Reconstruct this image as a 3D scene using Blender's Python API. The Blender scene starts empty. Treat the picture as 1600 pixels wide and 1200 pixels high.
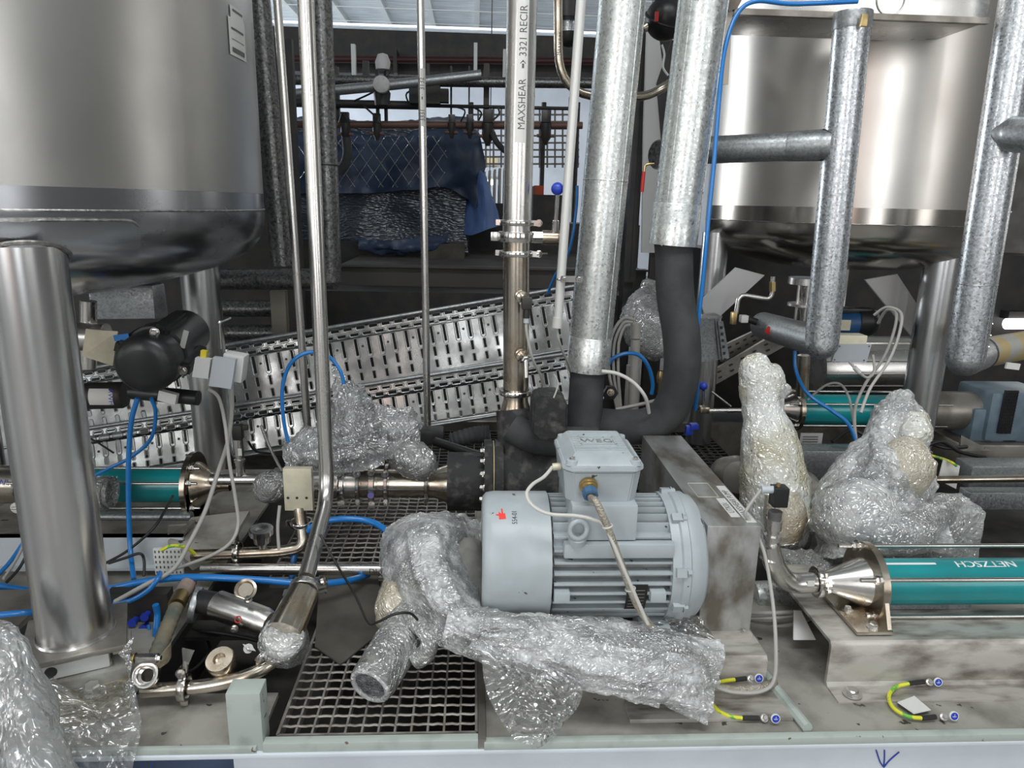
import bpy, bmesh, math, random
from mathutils import Vector, Matrix, noise
R = math.radians
PI = math.pi
sc = bpy.context.scene
col = sc.collection
rnd = random.Random(7)

# ---------------------------------------------------------------- camera
# eye 1.1 m above the skid deck (deck = z 0), looking down about 14 degrees
F = 1130.0
_n = lambda v: v.normalized()
CY = _n(Vector((-58, 282, -F)))                                   # world +Y as seen by the camera
CZ = -_n(Vector((-104, -((F * F + 104 * 58) / 282.0), -F)))       # world +Z as seen by the camera
CX = CY.cross(CZ)
EYE = Vector((0, 0, 1.1))
cam_d = bpy.data.cameras.new('camera')
cam_d.sensor_width = 36.0
cam_d.lens = 36.0 * F / 1600.0
cam_d.clip_start = 0.05
cam_d.clip_end = 100
cam = bpy.data.objects.new('camera', cam_d)
col.objects.link(cam)
rot = Matrix((CX, CY, CZ))          # rows: world axes in camera space
cam.matrix_world = Matrix.Translation(EYE) @ rot.to_4x4()
sc.camera = cam

# ---------------------------------------------------------------- world, lights, exposure
sc.view_settings.view_transform = 'Standard'
sc.view_settings.look = 'None'
sc.view_settings.gamma = 1.0
sc.view_settings.exposure = 0.28
w = bpy.data.worlds.new('hall_daylight')
sc.world = w
w.use_nodes = True
w.node_tree.nodes['Background'].inputs[0].default_value = (0.80, 0.88, 1.0, 1)
w.node_tree.nodes['Background'].inputs[1].default_value = 0.45
sc.cycles.use_denoising = True
sc.cycles.max_bounces = 8
sc.cycles.transparent_max_bounces = 16
sc.cycles.sample_clamp_indirect = 6.0

def area(name, loc, target, sx, sy, power, colr=(1, 1, 1)):
    d = bpy.data.lights.new(name, 'AREA')
    d.shape = 'RECTANGLE'
    d.size = sx
    d.size_y = sy
    d.energy = power
    d.color = colr
    o = bpy.data.objects.new(name, d)
    o.location = loc
    v = Vector(target) - Vector(loc)
    o.rotation_euler = v.to_track_quat('-Z', 'Y').to_euler()
    col.objects.link(o)
    return o

# tall windows in the wall behind the viewer, unseen side openings and added lights, roof lights
def window(x, wd, rad, c, z=2.4, h=3.2):
    area('unseen_light', (x, -4.83, z), (x, 0, z - .3), wd, h, rad * wd * h * PI, c)

def side_light(x, y, wd, rad, c, z=2.3, h=3.2):
    area('unseen_light', (x, y, z), (0, y, z - .2), wd, h, rad * wd * h * PI, c)

window(-6.7, 1.7, 3.0, (.97, 1, .98))
window(-3.35, 2.1, 3.9, (1, .99, .97))
window(-1.85, .7, 2.2, (1, .66, .52))          # unseen peach light added for the pinkish streak on the metal
window(0.9, 1.3, 4.6, (.97, .99, 1))
window(4.05, .4, 6.0, (1, .98, .94))  # narrow light added for the thin streak on the right tank
window(6.4, 2.0, 2.6, (1, .99, .97))
side_light(-8.9, -0.8, 2.4, 4.2, (.97, .99, 1))
side_light(8.9, 3.6, .5, 4.5, (1, .98, .92))  # this and the next two are added to streak the left tank
side_light(8.9, 5.8, .5, 3.5, (1, .98, .92))
side_light(8.9, 9.6, 1.2, 3.5, (1, .98, .92))
side_light(-8.9, 12.6, 2.6, 20.0, (.92, .97, 1))  # unseen light added to brighten the far ceiling
area('skylight', (0.4, 0.2, 4.2), (0.5, 0.9, 0), 3.4, 0.9, 95, (.97, 1, 1))
area('skylight', (0.0, 10.6, 4.2), (0.0, 11.5, 0), 8.0, 1.2, 230)

# ---------------------------------------------------------------- placing helpers
def ray(px, py):
    d = Vector((px - 800, 600 - py, -F))
    return Vector((d.dot(CX), d.dot(CY), d.dot(CZ)))

def at(px, py, Y):
    d = ray(px, py)
    return EYE + d * (Y / d.y)

def onz(px, py, z):
    d = ray(px, py)
    return EYE + d * ((z - EYE.z) / d.z)

def pts3(l):
    return [at(*p) for p in l]

# ---------------------------------------------------------------- materials
def mat(name, c, metal=0.0, rough=0.5, var=None, vscale=6.0, vlo=.4, vhi=.65, spec=None,
        bump=0.0, bscale=60.0, stretch=None, spangle=0.0, sscale=90.0, specks=None, alpha=1.0,
        rvar=0.0, coat=0.0, aniso=0.0, ridge=0.0, rscale=25.0, trans=0.0, emis=None):
    m = bpy.data.materials.new(name)
    m.use_nodes = True
    nt = m.node_tree
    N, L = nt.nodes, nt.links
    b = N['Principled BSDF']
    b.inputs['Base Color'].default_value = (*c, 1)
    b.inputs['Metallic'].default_value = metal
    b.inputs['Roughness'].default_value = rough
    b.inputs['Alpha'].default_value = alpha
    b.inputs['Coat Weight'].default_value = coat
    if spec is not None:
        b.inputs['Specular IOR Level'].default_value = spec
    if trans:
        b.inputs['Transmission Weight'].default_value = trans
    tc = N.new('ShaderNodeTexCoord')
    mp = N.new('ShaderNodeMapping')
    L.new(tc.outputs['Object'], mp.inputs[0])
    if stretch:
        mp.inputs['Scale'].default_value = stretch
    cur = None
    def mix(fac, a, bcol):
        x = N.new('ShaderNodeMix')
        x.data_type = 'RGBA'
        if isinstance(fac, float): x.inputs[0].default_value = fac
        else: L.new(fac, x.inputs[0])
        if isinstance(a, tuple): x.inputs[6].default_value = (*a, 1)
        else: L.new(a, x.inputs[6])
        if isinstance(bcol, tuple): x.inputs[7].default_value = (*bcol, 1)
        else: L.new(bcol, x.inputs[7])
        return x.outputs[2]
    def ramp(src, lo, hi):
        r = N.new('ShaderNodeMapRange')
        L.new(src, r.inputs[0])
        r.inputs[1].default_value = lo
        r.inputs[2].default_value = hi
        return r.outputs[0]
    cur = c
    if var:
        nz = N.new('ShaderNodeTexNoise')
        nz.inputs['Scale'].default_value = vscale
        nz.inputs['Detail'].default_value = 6
        L.new(mp.outputs[0], nz.inputs[0])
        cur = mix(ramp(nz.outputs[0], vlo, vhi), cur, var)
        if rvar:
            r2 = N.new('ShaderNodeMapRange')
            L.new(nz.outputs[0], r2.inputs[0])
            r2.inputs[1].default_value = .3
            r2.inputs[2].default_value = .7
            r2.inputs[3].default_value = max(.03, rough - rvar)
            r2.inputs[4].default_value = min(1, rough + rvar)
            L.new(r2.outputs[0], b.inputs['Roughness'])
    if spangle:
        vo = N.new('ShaderNodeTexVoronoi')
        vo.inputs['Scale'].default_value = sscale
        L.new(tc.outputs['Object'], vo.inputs[0])
        bw = N.new('ShaderNodeSeparateColor')
        L.new(vo.outputs['Color'], bw.inputs[0])
        cc = tuple(x * (1 - spangle) for x in c)
        cur = mix(ramp(bw.outputs[0], 0.2, 1.0), cur, cc)
        r3 = N.new('ShaderNodeMapRange')
        L.new(bw.outputs[1], r3.inputs[0])
        r3.inputs[3].default_value = rough - .1
        r3.inputs[4].default_value = rough + .14
        L.new(r3.outputs[0], b.inputs['Roughness'])
    if specks:
        sp = N.new('ShaderNodeTexNoise')
        sp.inputs['Scale'].default_value = specks[1]
        sp.inputs['Detail'].default_value = 3
        L.new(tc.outputs['Object'], sp.inputs[0])
        cur = mix(ramp(sp.outputs[0], specks[2], specks[2] + .02), cur, specks[0])
    if not isinstance(cur, tuple):
        L.new(cur, b.inputs['Base Color'])
    hsrc = None
    if bump:
        bn = N.new('ShaderNodeTexNoise')
        bn.inputs['Scale'].default_value = bscale
        bn.inputs['Detail'].default_value = 5
        L.new(mp.outputs[0], bn.inputs[0])
        bp = N.new('ShaderNodeBump')
        bp.inputs['Strength'].default_value = bump
        bp.inputs['Distance'].default_value = .004
        L.new(bn.outputs[0], bp.inputs['Height'])
        hsrc = bp
    if ridge:
        # creased film: sharp folds from warped cell edges
        wn = N.new('ShaderNodeTexNoise')
        wn.inputs['Scale'].default_value = rscale * .4
        wn.inputs['Detail'].default_value = 3
        L.new(tc.outputs['Object'], wn.inputs[0])
        vm = N.new('ShaderNodeVectorMath')
        vm.operation = 'MULTIPLY_ADD'
        L.new(wn.outputs['Color'], vm.inputs[0])
        vm.inputs[1].default_value = (.12, .12, .12)
        L.new(mp.outputs[0], vm.inputs[2])
        v2 = N.new('ShaderNodeTexVoronoi')
        v2.feature = 'DISTANCE_TO_EDGE'
        v2.inputs['Scale'].default_value = rscale
        L.new(vm.outputs[0], v2.inputs[0])
        v3 = N.new('ShaderNodeTexVoronoi')
        v3.inputs['Scale'].default_value = rscale * 2.3
        L.new(vm.outputs[0], v3.inputs[0])
        ad = N.new('ShaderNodeMath')
        ad.operation = 'ADD'
        L.new(v2.outputs['Distance'], ad.inputs[0])
        L.new(v3.outputs['Distance'], ad.inputs[1])
        b2 = N.new('ShaderNodeBump')
        b2.inputs['Strength'].default_value = ridge
        b2.inputs['Distance'].default_value = .012
        L.new(ad.outputs[0], b2.inputs['Height'])
        if hsrc: L.new(hsrc.outputs[0], b2.inputs['Normal'])
        hsrc = b2
    if hsrc:
        L.new(hsrc.outputs[0], b.inputs['Normal'])
    if emis:
        b.inputs['Emission Color'].default_value = (*emis[0], 1)
        b.inputs['Emission Strength'].default_value = emis[1]
    return m

M = {}
M['steel'] = mat('brushed_stainless', (.70, .685, .66), 1, .27, var=(.60, .585, .56), vscale=7, rvar=.05)
M['steel_pol'] = mat('polished_stainless', (.72, .70, .67), 1, .18, var=(.52, .50, .47), vscale=5, rvar=.05)
M['steel_brown'] = mat('heat_tinted_stainless', (.62, .57, .49), 1, .24, var=(.40, .33, .25), vscale=14, rvar=.06)
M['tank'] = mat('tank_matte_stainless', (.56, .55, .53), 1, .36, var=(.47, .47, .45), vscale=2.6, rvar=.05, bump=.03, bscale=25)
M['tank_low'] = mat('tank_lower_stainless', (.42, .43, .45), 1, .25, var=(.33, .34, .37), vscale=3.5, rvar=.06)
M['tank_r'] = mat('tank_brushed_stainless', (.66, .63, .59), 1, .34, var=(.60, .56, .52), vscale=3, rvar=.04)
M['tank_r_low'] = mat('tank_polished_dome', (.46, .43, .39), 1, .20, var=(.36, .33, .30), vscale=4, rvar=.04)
M['leg'] = mat('leg_stainless', (.66, .66, .66), 1, .26, var=(.58, .58, .59), vscale=5, rvar=.04, stretch=(1, 1, .1))
M['weld'] = mat('weld_bead', (.40, .39, .38), 1, .4, var=(.22, .21, .2), vscale=60, bump=.5, bscale=150)
M['dirty_steel'] = mat('dirty_stainless', (.36, .335, .30), .75, .42, var=(.20, .18, .155), vscale=9, rvar=.1, bump=.1, bscale=40)
M['galv'] = mat('galvanised_cladding', (.70, .73, .72), .85, .34, spangle=.26, sscale=150, specks=((.25, .24, .22), 70, .71))
M['galv_grey'] = mat('dull_galvanised', (.40, .42, .43), .8, .40, spangle=.30, sscale=170)
M['galv_blue'] = mat('bright_galvanised', (.62, .65, .68), .9, .32, spangle=.40, sscale=170)
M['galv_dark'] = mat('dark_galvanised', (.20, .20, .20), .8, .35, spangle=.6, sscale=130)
M['tray'] = mat('tray_galvanised', (.50, .51, .50), .85, .30, var=(.26, .265, .26), vscale=9, vlo=.38, vhi=.62, rvar=.12, bump=.12, bscale=12)
M['rubber'] = mat('black_foam_insulation', (.028, .030, .032), 0, .75, var=(.05, .05, .052), vscale=12, bump=.35, bscale=350)
M['foam_cut'] = mat('cracked_insulation', (.022, .022, .023), 0, .8, var=(.085, .082, .078), vscale=30, vlo=.5, vhi=.72, bump=1.0, bscale=45)
M['black'] = mat('black_plastic', (.014, .014, .015), 0, .38, var=(.04, .037, .033), vscale=10, vlo=.5, vhi=.8, rvar=.08)
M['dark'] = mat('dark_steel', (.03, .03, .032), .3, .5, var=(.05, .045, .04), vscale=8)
M['motor'] = mat('grey_motor_paint', (.40, .445, .47), 0, .38, var=(.35, .39, .41), vscale=12, specks=((.06, .06, .06), 34, .705))
M['motor_dirt'] = mat('dusty_grey_casting', (.25, .26, .26), 0, .6, var=(.17, .16, .145), vscale=22, vlo=.4, vhi=.65)
M['boxgrey'] = mat('grey_box_plastic', (.36, .39, .42), 0, .42)
M['boxlight'] = mat('light_grey_plastic', (.50, .50, .50), 0, .5)
M['teal'] = mat('teal_enamel', (.008, .285, .305), 0, .28, var=(.012, .22, .235), vscale=6, coat=.3)
M['teal_dk'] = mat('teal_enamel_back', (.004, .13, .14), 0, .35)
M['white'] = mat('white_lettering', (.75, .78, .78), 0, .5)
M['ink'] = mat('black_ink', (.03, .03, .035), 0, .5)
M['greyink'] = mat('grey_ink', (.09, .09, .09), 0, .5)
M['blueink'] = mat('blue_ink', (.03, .06, .35), 0, .5)
M['bluehose'] = mat('blue_air_hose', (.012, .17, .50), 0, .28, coat=.3)
M['bluepl'] = mat('blue_plastic', (.02, .05, .42), 0, .3)
M['bluemotor'] = mat('blue_motor_paint', (.015, .075, .19), 0, .4)
M['bluegrey'] = mat('blue_grey_motor_paint', (.15, .21, .26), 0, .42, var=(.10, .145, .18), vscale=12)
M['cable'] = mat('grey_cable', (.36, .35, .33), 0, .5)
M['cable_w'] = mat('pale_cable', (.55, .54, .51), 0, .5)
M['blackcable'] = mat('black_cable', (.012, .012, .012), 0, .5)
M['yg'] = mat('yellow_green_wire', (.62, .62, .03), 0, .4, var=(.12, .40, .05), vscale=45, vlo=.5, vhi=.56)
M['braid'] = mat('braided_steel_cable', (.50, .46, .39), .7, .35, bump=.9, bscale=300, var=(.36, .32, .26), vscale=60)
M['brass'] = mat('brass', (.50, .38, .18), 1, .35)
M['red'] = mat('red_paint', (.48, .02, .02), 0, .4)
M['redmark'] = mat('red_marker', (.80, .04, .03), 0, .5)
M['label'] = mat('white_label', (.62, .62, .60), 0, .6)
M['cream'] = mat('cream_plate', (.62, .59, .45), .15, .4, var=(.55, .52, .40), vscale=30)
M['pale'] = mat('pale_green_paint', (.40, .45, .42), 0, .5, var=(.29, .32, .30), vscale=14, vlo=.52, vhi=.72, specks=((.14, .10, .07), 30, .70))
M['beam'] = mat('blue_white_beam_paint', (.66, .72, .78), 0, .42, var=(.60, .65, .70), vscale=6)
M['deck'] = mat('dusty_deck_plate', (.37, .355, .32), .2, .52, var=(.15, .14, .12), vscale=8, vlo=.42, vhi=.70, rvar=.12, bump=.2, bscale=45, specks=((.05, .045, .04), 22, .66))
M['deck_b'] = mat('stained_stainless_channel', (.52, .50, .46), .45, .42, var=(.17, .15, .125), vscale=20, vlo=.44, vhi=.70, rvar=.12, stretch=(.45, 1.5, 1), bump=.15, bscale=60)
M['grate'] = mat('galvanised_grating', (.36, .34, .31), .5, .48, var=(.20, .18, .16), vscale=22)
M['pit'] = mat('pit_floor', (.022, .021, .019), 0, .8, var=(.055, .05, .045), vscale=10)

def film(name, tint, body, cream=None, rough=.14, ridge=1.0, rscale=22.0, fine=160.0, gloss=.35, patch=5.0, stretch=None):
    """plastic wrap: see-through body with milky patches and hard glints on its creases"""
    m = bpy.data.materials.new(name)
    m.use_nodes = True
    nt = m.node_tree
    N, L = nt.nodes, nt.links
    N.clear()
    out = N.new('ShaderNodeOutputMaterial')
    tc = N.new('ShaderNodeTexCoord')
    mp = N.new('ShaderNodeMapping')
    L.new(tc.outputs['Object'], mp.inputs[0])
    if stretch: mp.inputs['Scale'].default_value = stretch
    wn = N.new('ShaderNodeTexNoise')
    wn.inputs['Scale'].default_value = rscale * .35
    wn.inputs['Detail'].default_value = 3
    L.new(mp.outputs[0], wn.inputs[0])
    vm = N.new('ShaderNodeVectorMath')
    vm.operation = 'MULTIPLY_ADD'
    L.new(wn.outputs['Color'], vm.inputs[0])
    vm.inputs[1].default_value = (3.0 / rscale,) * 3
    L.new(mp.outputs[0], vm.inputs[2])
    v2 = N.new('ShaderNodeTexVoronoi')
    v2.feature = 'DISTANCE_TO_EDGE'
    v2.inputs['Scale'].default_value = rscale
    L.new(vm.outputs[0], v2.inputs[0])
    v3 = N.new('ShaderNodeTexVoronoi')
    v3.inputs['Scale'].default_value = fine
    L.new(vm.outputs[0], v3.inputs[0])
    b1 = N.new('ShaderNodeBump')
    b1.inputs['Strength'].default_value = ridge
    b1.inputs['Distance'].default_value = .35 / rscale
    L.new(v2.outputs['Distance'], b1.inputs['Height'])
    b2 = N.new('ShaderNodeBump')
    b2.inputs['Strength'].default_value = ridge * .9
    b2.inputs['Distance'].default_value = .9 / fine
    b2.invert = True
    L.new(v3.outputs['Distance'], b2.inputs['Height'])
    L.new(b1.outputs[0], b2.inputs['Normal'])
    n1 = N.new('ShaderNodeTexNoise')
    n1.inputs['Scale'].default_value = patch
    n1.inputs['Detail'].default_value = 7
    n1.inputs['Roughness'].default_value = .65
    L.new(mp.outputs[0], n1.inputs[0])
    mr = N.new('ShaderNodeMapRange')
    L.new(n1.outputs[0], mr.inputs[0])
    mr.inputs[1].default_value = .36
    mr.inputs[2].default_value = .66
    mr.inputs[3].default_value = body[0]
    mr.inputs[4].default_value = body[1]
    d = N.new('ShaderNodeBsdfDiffuse')
    d.inputs['Color'].default_value = (*tint, 1)
    if cream:
        mx = N.new('ShaderNodeMix')
        mx.data_type = 'RGBA'
        mx.inputs[6].default_value = (*tint, 1)
        mx.inputs[7].default_value = (*cream, 1)
        n2 = N.new('ShaderNodeTexNoise')
        n2.inputs['Scale'].default_value = 6
        L.new(tc.outputs['Object'], n2.inputs[0])
        r2 = N.new('ShaderNodeMapRange')
        L.new(n2.outputs[0], r2.inputs[0])
        r2.inputs[1].default_value = .44
        r2.inputs[2].default_value = .66
        L.new(r2.outputs[0], mx.inputs[0])
        L.new(mx.outputs[2], d.inputs['Color'])
    b0 = N.new('ShaderNodeBump')
    b0.inputs['Strength'].default_value = .35 * ridge
    b0.inputs['Distance'].default_value = .15 / rscale
    L.new(v2.outputs['Distance'], b0.inputs['Height'])
    L.new(b0.outputs[0], d.inputs['Normal'])
    tr = N.new('ShaderNodeBsdfTransparent')
    tr.inputs['Color'].default_value = (.93, .94, .94, 1)
    m1 = N.new('ShaderNodeMixShader')
    L.new(mr.outputs[0], m1.inputs[0])
    L.new(tr.outputs[0], m1.inputs[1])
    L.new(d.outputs[0], m1.inputs[2])
    g = N.new('ShaderNodeBsdfGlossy')
    g.inputs['Roughness'].default_value = rough
    g.inputs['Color'].default_value = (1, 1, 1, 1)
    L.new(b2.outputs[0], g.inputs['Normal'])
    lw = N.new('ShaderNodeLayerWeight')
    lw.inputs['Blend'].default_value = gloss
    L.new(b2.outputs[0], lw.inputs['Normal'])
    ml = N.new('ShaderNodeMath')
    ml.operation = 'MULTIPLY_ADD'
    L.new(lw.outputs['Fresnel'], ml.inputs[0])
    ml.inputs[1].default_value = .70
    ml.inputs[2].default_value = .17
    m2 = N.new('ShaderNodeMixShader')
    L.new(ml.outputs[0], m2.inputs[0])
    L.new(m1.outputs[0], m2.inputs[1])
    L.new(g.outputs[0], m2.inputs[2])
    L.new(m2.outputs[0], out.inputs[0])
    return m
M['film'] = film('clear_stretch_film', (.62, .64, .64), (.04, .46), rough=.10, rscale=16, fine=90, patch=9, gloss=.36)
M['film_thin'] = film('thin_clear_film', (.6, .62, .62), (.04, .22), rscale=9, fine=40, gloss=.2)
M['film_over'] = film('tight_clear_film', (.5, .52, .52), (.1, .4), rscale=18, fine=70)
M['film_main'] = film('crumpled_bubble_film', (.68, .70, .70), (.10, .80), rough=.10, rscale=24, fine=130, patch=13, gloss=.34, stretch=(.7, 1, 1.2))
M['film_roll'] = film('grey_clear_film_roll', (.36, .375, .37), (.45, .85), rscale=7, fine=30, ridge=.5, gloss=.16, rough=.2, stretch=(2, 2, .5))
M['bubble'] = film('bubble_wrap', (.56, .575, .57), (.45, .95), rough=.10, rscale=22, fine=95, patch=9, gloss=.38)
M['bubble_w'] = film('foam_in_bubble_wrap', (.68, .70, .69), (.92, 1.0), cream=(.50, .47, .34), rough=.12, rscale=26, fine=95, ridge=1.0, gloss=.36)
M['bubble_t'] = film('tan_in_bubble_wrap', (.46, .42, .33), (1.0, 1.0), cream=(.45, .34, .19), rscale=20, fine=130, gloss=.25)
M['bubble_d'] = film('grey_bubble_wrap', (.27, .275, .27), (.45, .95), rough=.11, rscale=16, fine=120, patch=11, gloss=.36)
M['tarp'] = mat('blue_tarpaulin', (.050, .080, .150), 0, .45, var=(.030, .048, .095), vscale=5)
M['tarp_l'] = mat('light_blue_tarpaulin', (.14, .25, .58), 0, .55, var=(.11, .20, .46), vscale=4)
M['wrapmach'] = mat('film_wrapped_machine', (.035, .048, .070), 0, .25, ridge=.5, rscale=10, spec=.8, var=(.085, .10, .11), vscale=5, vlo=.5, vhi=.75, stretch=(1, 1, 3))
M['foamw'] = mat('pale_foam', (.62, .58, .46), 0, .6)
M['wood'] = mat('old_wood', (.33, .29, .20), 0, .7, var=(.20, .17, .11), vscale=20, stretch=(1, 6, 6))
M['wall'] = mat('white_hall_wall', (.55, .60, .68), 0, .8, var=(.48, .53, .60), vscale=2)
M['wall_d'] = mat('grey_hall_wall', (.25, .25, .245), 0, .8, var=(.18, .18, .18), vscale=.8)
M['floor'] = mat('concrete_floor', (.26, .258, .25), 0, .6, var=(.19, .186, .178), vscale=1.5)
M['ceil'] = mat('foil_roof_insulation', (.70, .74, .75), .3, .4, bump=.8, bscale=3, stretch=(.6, 4, 1), var=(.50, .53, .55), vscale=3)
M['girder'] = mat('grey_girder', (.62, .66, .70), 0, .5)
M['purlin'] = mat('white_purlin', (.62, .65, .65), 0, .5)
M['rust'] = mat('rusty_pipe', (.17, .10, .08), .3, .6)
M['mount'] = mat('grubby_painted_bracket', (.33, .33, .30), 0, .55, var=(.16, .15, .13), vscale=14)
M['insul_end'] = mat('foam_end', (.45, .38, .20), 0, .9, bump=.8, bscale=60, var=(.30, .26, .18), vscale=20)
M['yellow'] = mat('yellow_paint', (.60, .50, .04), 0, .5)
M['cone'] = mat('pale_grey_paint', (.46, .50, .53), 0, .4)
M['cardboard'] = mat('brown_sheet', (.10, .09, .075), 0, .8, var=(.06, .055, .045), vscale=8)

# ---------------------------------------------------------------- mesh helpers
def BM():
    return bmesh.new()

def basis(axis):
    z = Vector(axis).normalized()
    x = Vector((1, 0, 0)) if abs(z.x) < .9 else Vector((0, 1, 0))
    y = z.cross(x).normalized()
    x = y.cross(z)
    return x, y, z

def box(bm, c, s, rz=0.0, rx=0.0, ry=0.0, bev=0.0):
    m = Matrix.Translation(Vector(c)) @ Matrix.Rotation(rz, 4, 'Z') @ Matrix.Rotation(ry, 4, 'Y') @ Matrix.Rotation(rx, 4, 'X') @ Matrix.Diagonal((*s, 1))
    r = bmesh.ops.create_cube(bm, size=1, matrix=m)
    if bev:
        es = list({e for v in r['verts'] for e in v.link_edges})
        bmesh.ops.bevel(bm, geom=es, offset=bev, segments=2, affect='EDGES', profile=.6)
    return bm

def box6(bm, x0, x1, y0, y1, z0, z1, bev=0.0):
    return box(bm, ((x0 + x1) / 2, (y0 + y1) / 2, (z0 + z1) / 2), (x1 - x0, y1 - y0, z1 - z0), bev=bev)

def lathe(bm, o, axis, prof, seg=32, a0=0.0, a1=2 * PI):
    """prof: (distance along the axis, radius) pairs"""
    o = Vector(o)
    x, y, z = basis(axis)
    full = abs(a1 - a0 - 2 * PI) < 1e-6
    n = seg if full else seg + 1
    rings = []
    for h, r in prof:
        if r <= 1e-6:
            rings.append([bm.verts.new(o + z * h)])
        else:
            rings.append([bm.verts.new(o + z * h + (x * math.cos(a0 + (a1 - a0) * i / seg) + y * math.sin(a0 + (a1 - a0) * i / seg)) * r) for i in range(n)])
    for a, b in zip(rings, rings[1:]):
        m = seg
        for i in range(m):
            j = (i + 1) % n
            if len(a) == 1 and len(b) == 1: continue
            try:
                if len(a) == 1: bm.faces.new((a[0], b[j], b[i]))
                elif len(b) == 1: bm.faces.new((a[i], a[j], b[0]))
                else: bm.faces.new((a[i], a[j], b[j], b[i]))
            except ValueError: pass
    return bm

def cyl(bm, p0, p1, r0, r1=None, seg=24, cap=True):
    r1 = r0 if r1 is None else r1
    p0 = Vector(p0); p1 = Vector(p1)
    L = (p1 - p0).length
    pr = [(0, r0), (L, r1)]
    if cap: pr = [(0, 0)] + pr + [(L, 0)]
    return lathe(bm, p0, p1 - p0, pr, seg)

def tube(bm, pts, r, seg=12, cap=True, squash=None):
    pts = [Vector(p) for p in pts]
    n = len(pts)
    rr = r if isinstance(r, (list, tuple)) else [r] * n
    T = []
    for i in range(n):
        a = pts[max(i - 1, 0)]; b = pts[min(i + 1, n - 1)]
        T.append((b - a).normalized())
    x, y, z = basis(T[0])
    rings = []
    for i in range(n):
        if i:
            q = T[i - 1].rotation_difference(T[i])
            x = (q @ x).normalized()
            y = T[i].cross(x).normalized()
        rings.append([bm.verts.new(pts[i] + (x * math.cos(2 * PI * k / seg) + y * math.sin(2 * PI * k / seg)) * rr[i]) for k in range(seg)])
    for a, b in zip(rings, rings[1:]):
        for k in range(seg):
            bm.faces.new((a[k], a[(k + 1) % seg], b[(k + 1) % seg], b[k]))
    if cap:
        bm.faces.new(rings[0][::-1]); bm.faces.new(rings[-1])
    return bm

def smoothpath(pts, n=8):
    pts = [Vector(p) for p in pts]
    out = []
    for i in range(len(pts) - 1):
        p0 = pts[max(i - 1, 0)]; p1 = pts[i]; p2 = pts[i + 1]; p3 = pts[min(i + 2, len(pts) - 1)]
        for k in range(n):
            t = k / n
            out.append(.5 * ((2 * p1) + (p2 - p0) * t + (2 * p0 - 5 * p1 + 4 * p2 - p3) * t * t + (3 * p1 - p0 - 3 * p2 + p3) * t ** 3))
    out.append(pts[-1])
    return out

def fillet(pts, rad, n=8):
    pts = [Vector(p) for p in pts]
    out = [pts[0]]
    for i in range(1, len(pts) - 1):
        a, b, c = pts[i - 1], pts[i], pts[i + 1]
        u = (a - b); v = (c - b)
        d = min(rad, u.length * .49, v.length * .49)
        p = b + u.normalized() * d; q = b + v.normalized() * d
        for k in range(n + 1):
            t = k / n
            out.append((1 - t) ** 2 * p + 2 * t * (1 - t) * b + t * t * q)
    out.append(pts[-1])
    return out

def prism(bm, poly, off):
    """poly: list of 3D points (planar), extruded by vector off"""
    off = Vector(off)
    a = [bm.verts.new(Vector(p)) for p in poly]
    b = [bm.verts.new(Vector(p) + off) for p in poly]
    n = len(poly)
    bm.faces.new(a[::-1]); bm.faces.new(b)
    for i in range(n):
        bm.faces.new((a[i], a[(i + 1) % n], b[(i + 1) % n], b[i]))
    return bm

def bolt(bm, p, axis, r=.008, h=.007, washer=True):
    p = Vector(p)
    z = Vector(axis).normalized()
    if washer: lathe(bm, p, z, [(0, r * 1.45), (.0018, r * 1.45), (.0018, 0)], 16)
    lathe(bm, p + z * .0018, z, [(0, r), (h * .8, r), (h, r * .8), (h, 0)], 6)
    return bm

def ring(bm, p, axis, ro, ri, h, seg=32):
    return lathe(bm, Vector(p) - Vector(axis).normalized() * h / 2, axis,
                 [(0, ri), (0, ro * .97), (h * .12, ro), (h * .88, ro), (h, ro * .97), (h, ri), (0, ri)], seg)

def torus(bm, c, axis, Rr, r, seg=32, s2=10):
    x, y, z = basis(axis)
    c = Vector(c)
    rings = []
    for i in range(seg):
        a = 2 * PI * i / seg
        d = x * math.cos(a) + y * math.sin(a)
        rings.append([bm.verts.new(c + d * (Rr + r * math.cos(2 * PI * k / s2)) + z * r * math.sin(2 * PI * k / s2)) for k in range(s2)])
    for i in range(seg):
        a, b = rings[i], rings[(i + 1) % seg]
        for k in range(s2):
            bm.faces.new((a[k], b[k], b[(k + 1) % s2], a[(k + 1) % s2]))
    return bm

def fnoise(p, s=1.0):
    return noise.noise(Vector(p) * s)

def crumple(bm, amp, scale, seed=0.0, flat=False):
    """push the surface in and out along its normals with folded noise"""
    bm.normal_update()
    off = Vector((seed, seed * 1.7, -seed))
    mv = []
    for v in bm.verts:
        p = v.co * scale + off
        a = noise.noise(p) + .6 * (abs(noise.noise(p * 2.3)) * 2 - .5) + .35 * noise.noise(p * 5.1)
        mv.append(v.normal * a * amp)
    for v, d in zip(bm.verts, mv): v.co += d
    return bm

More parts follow.
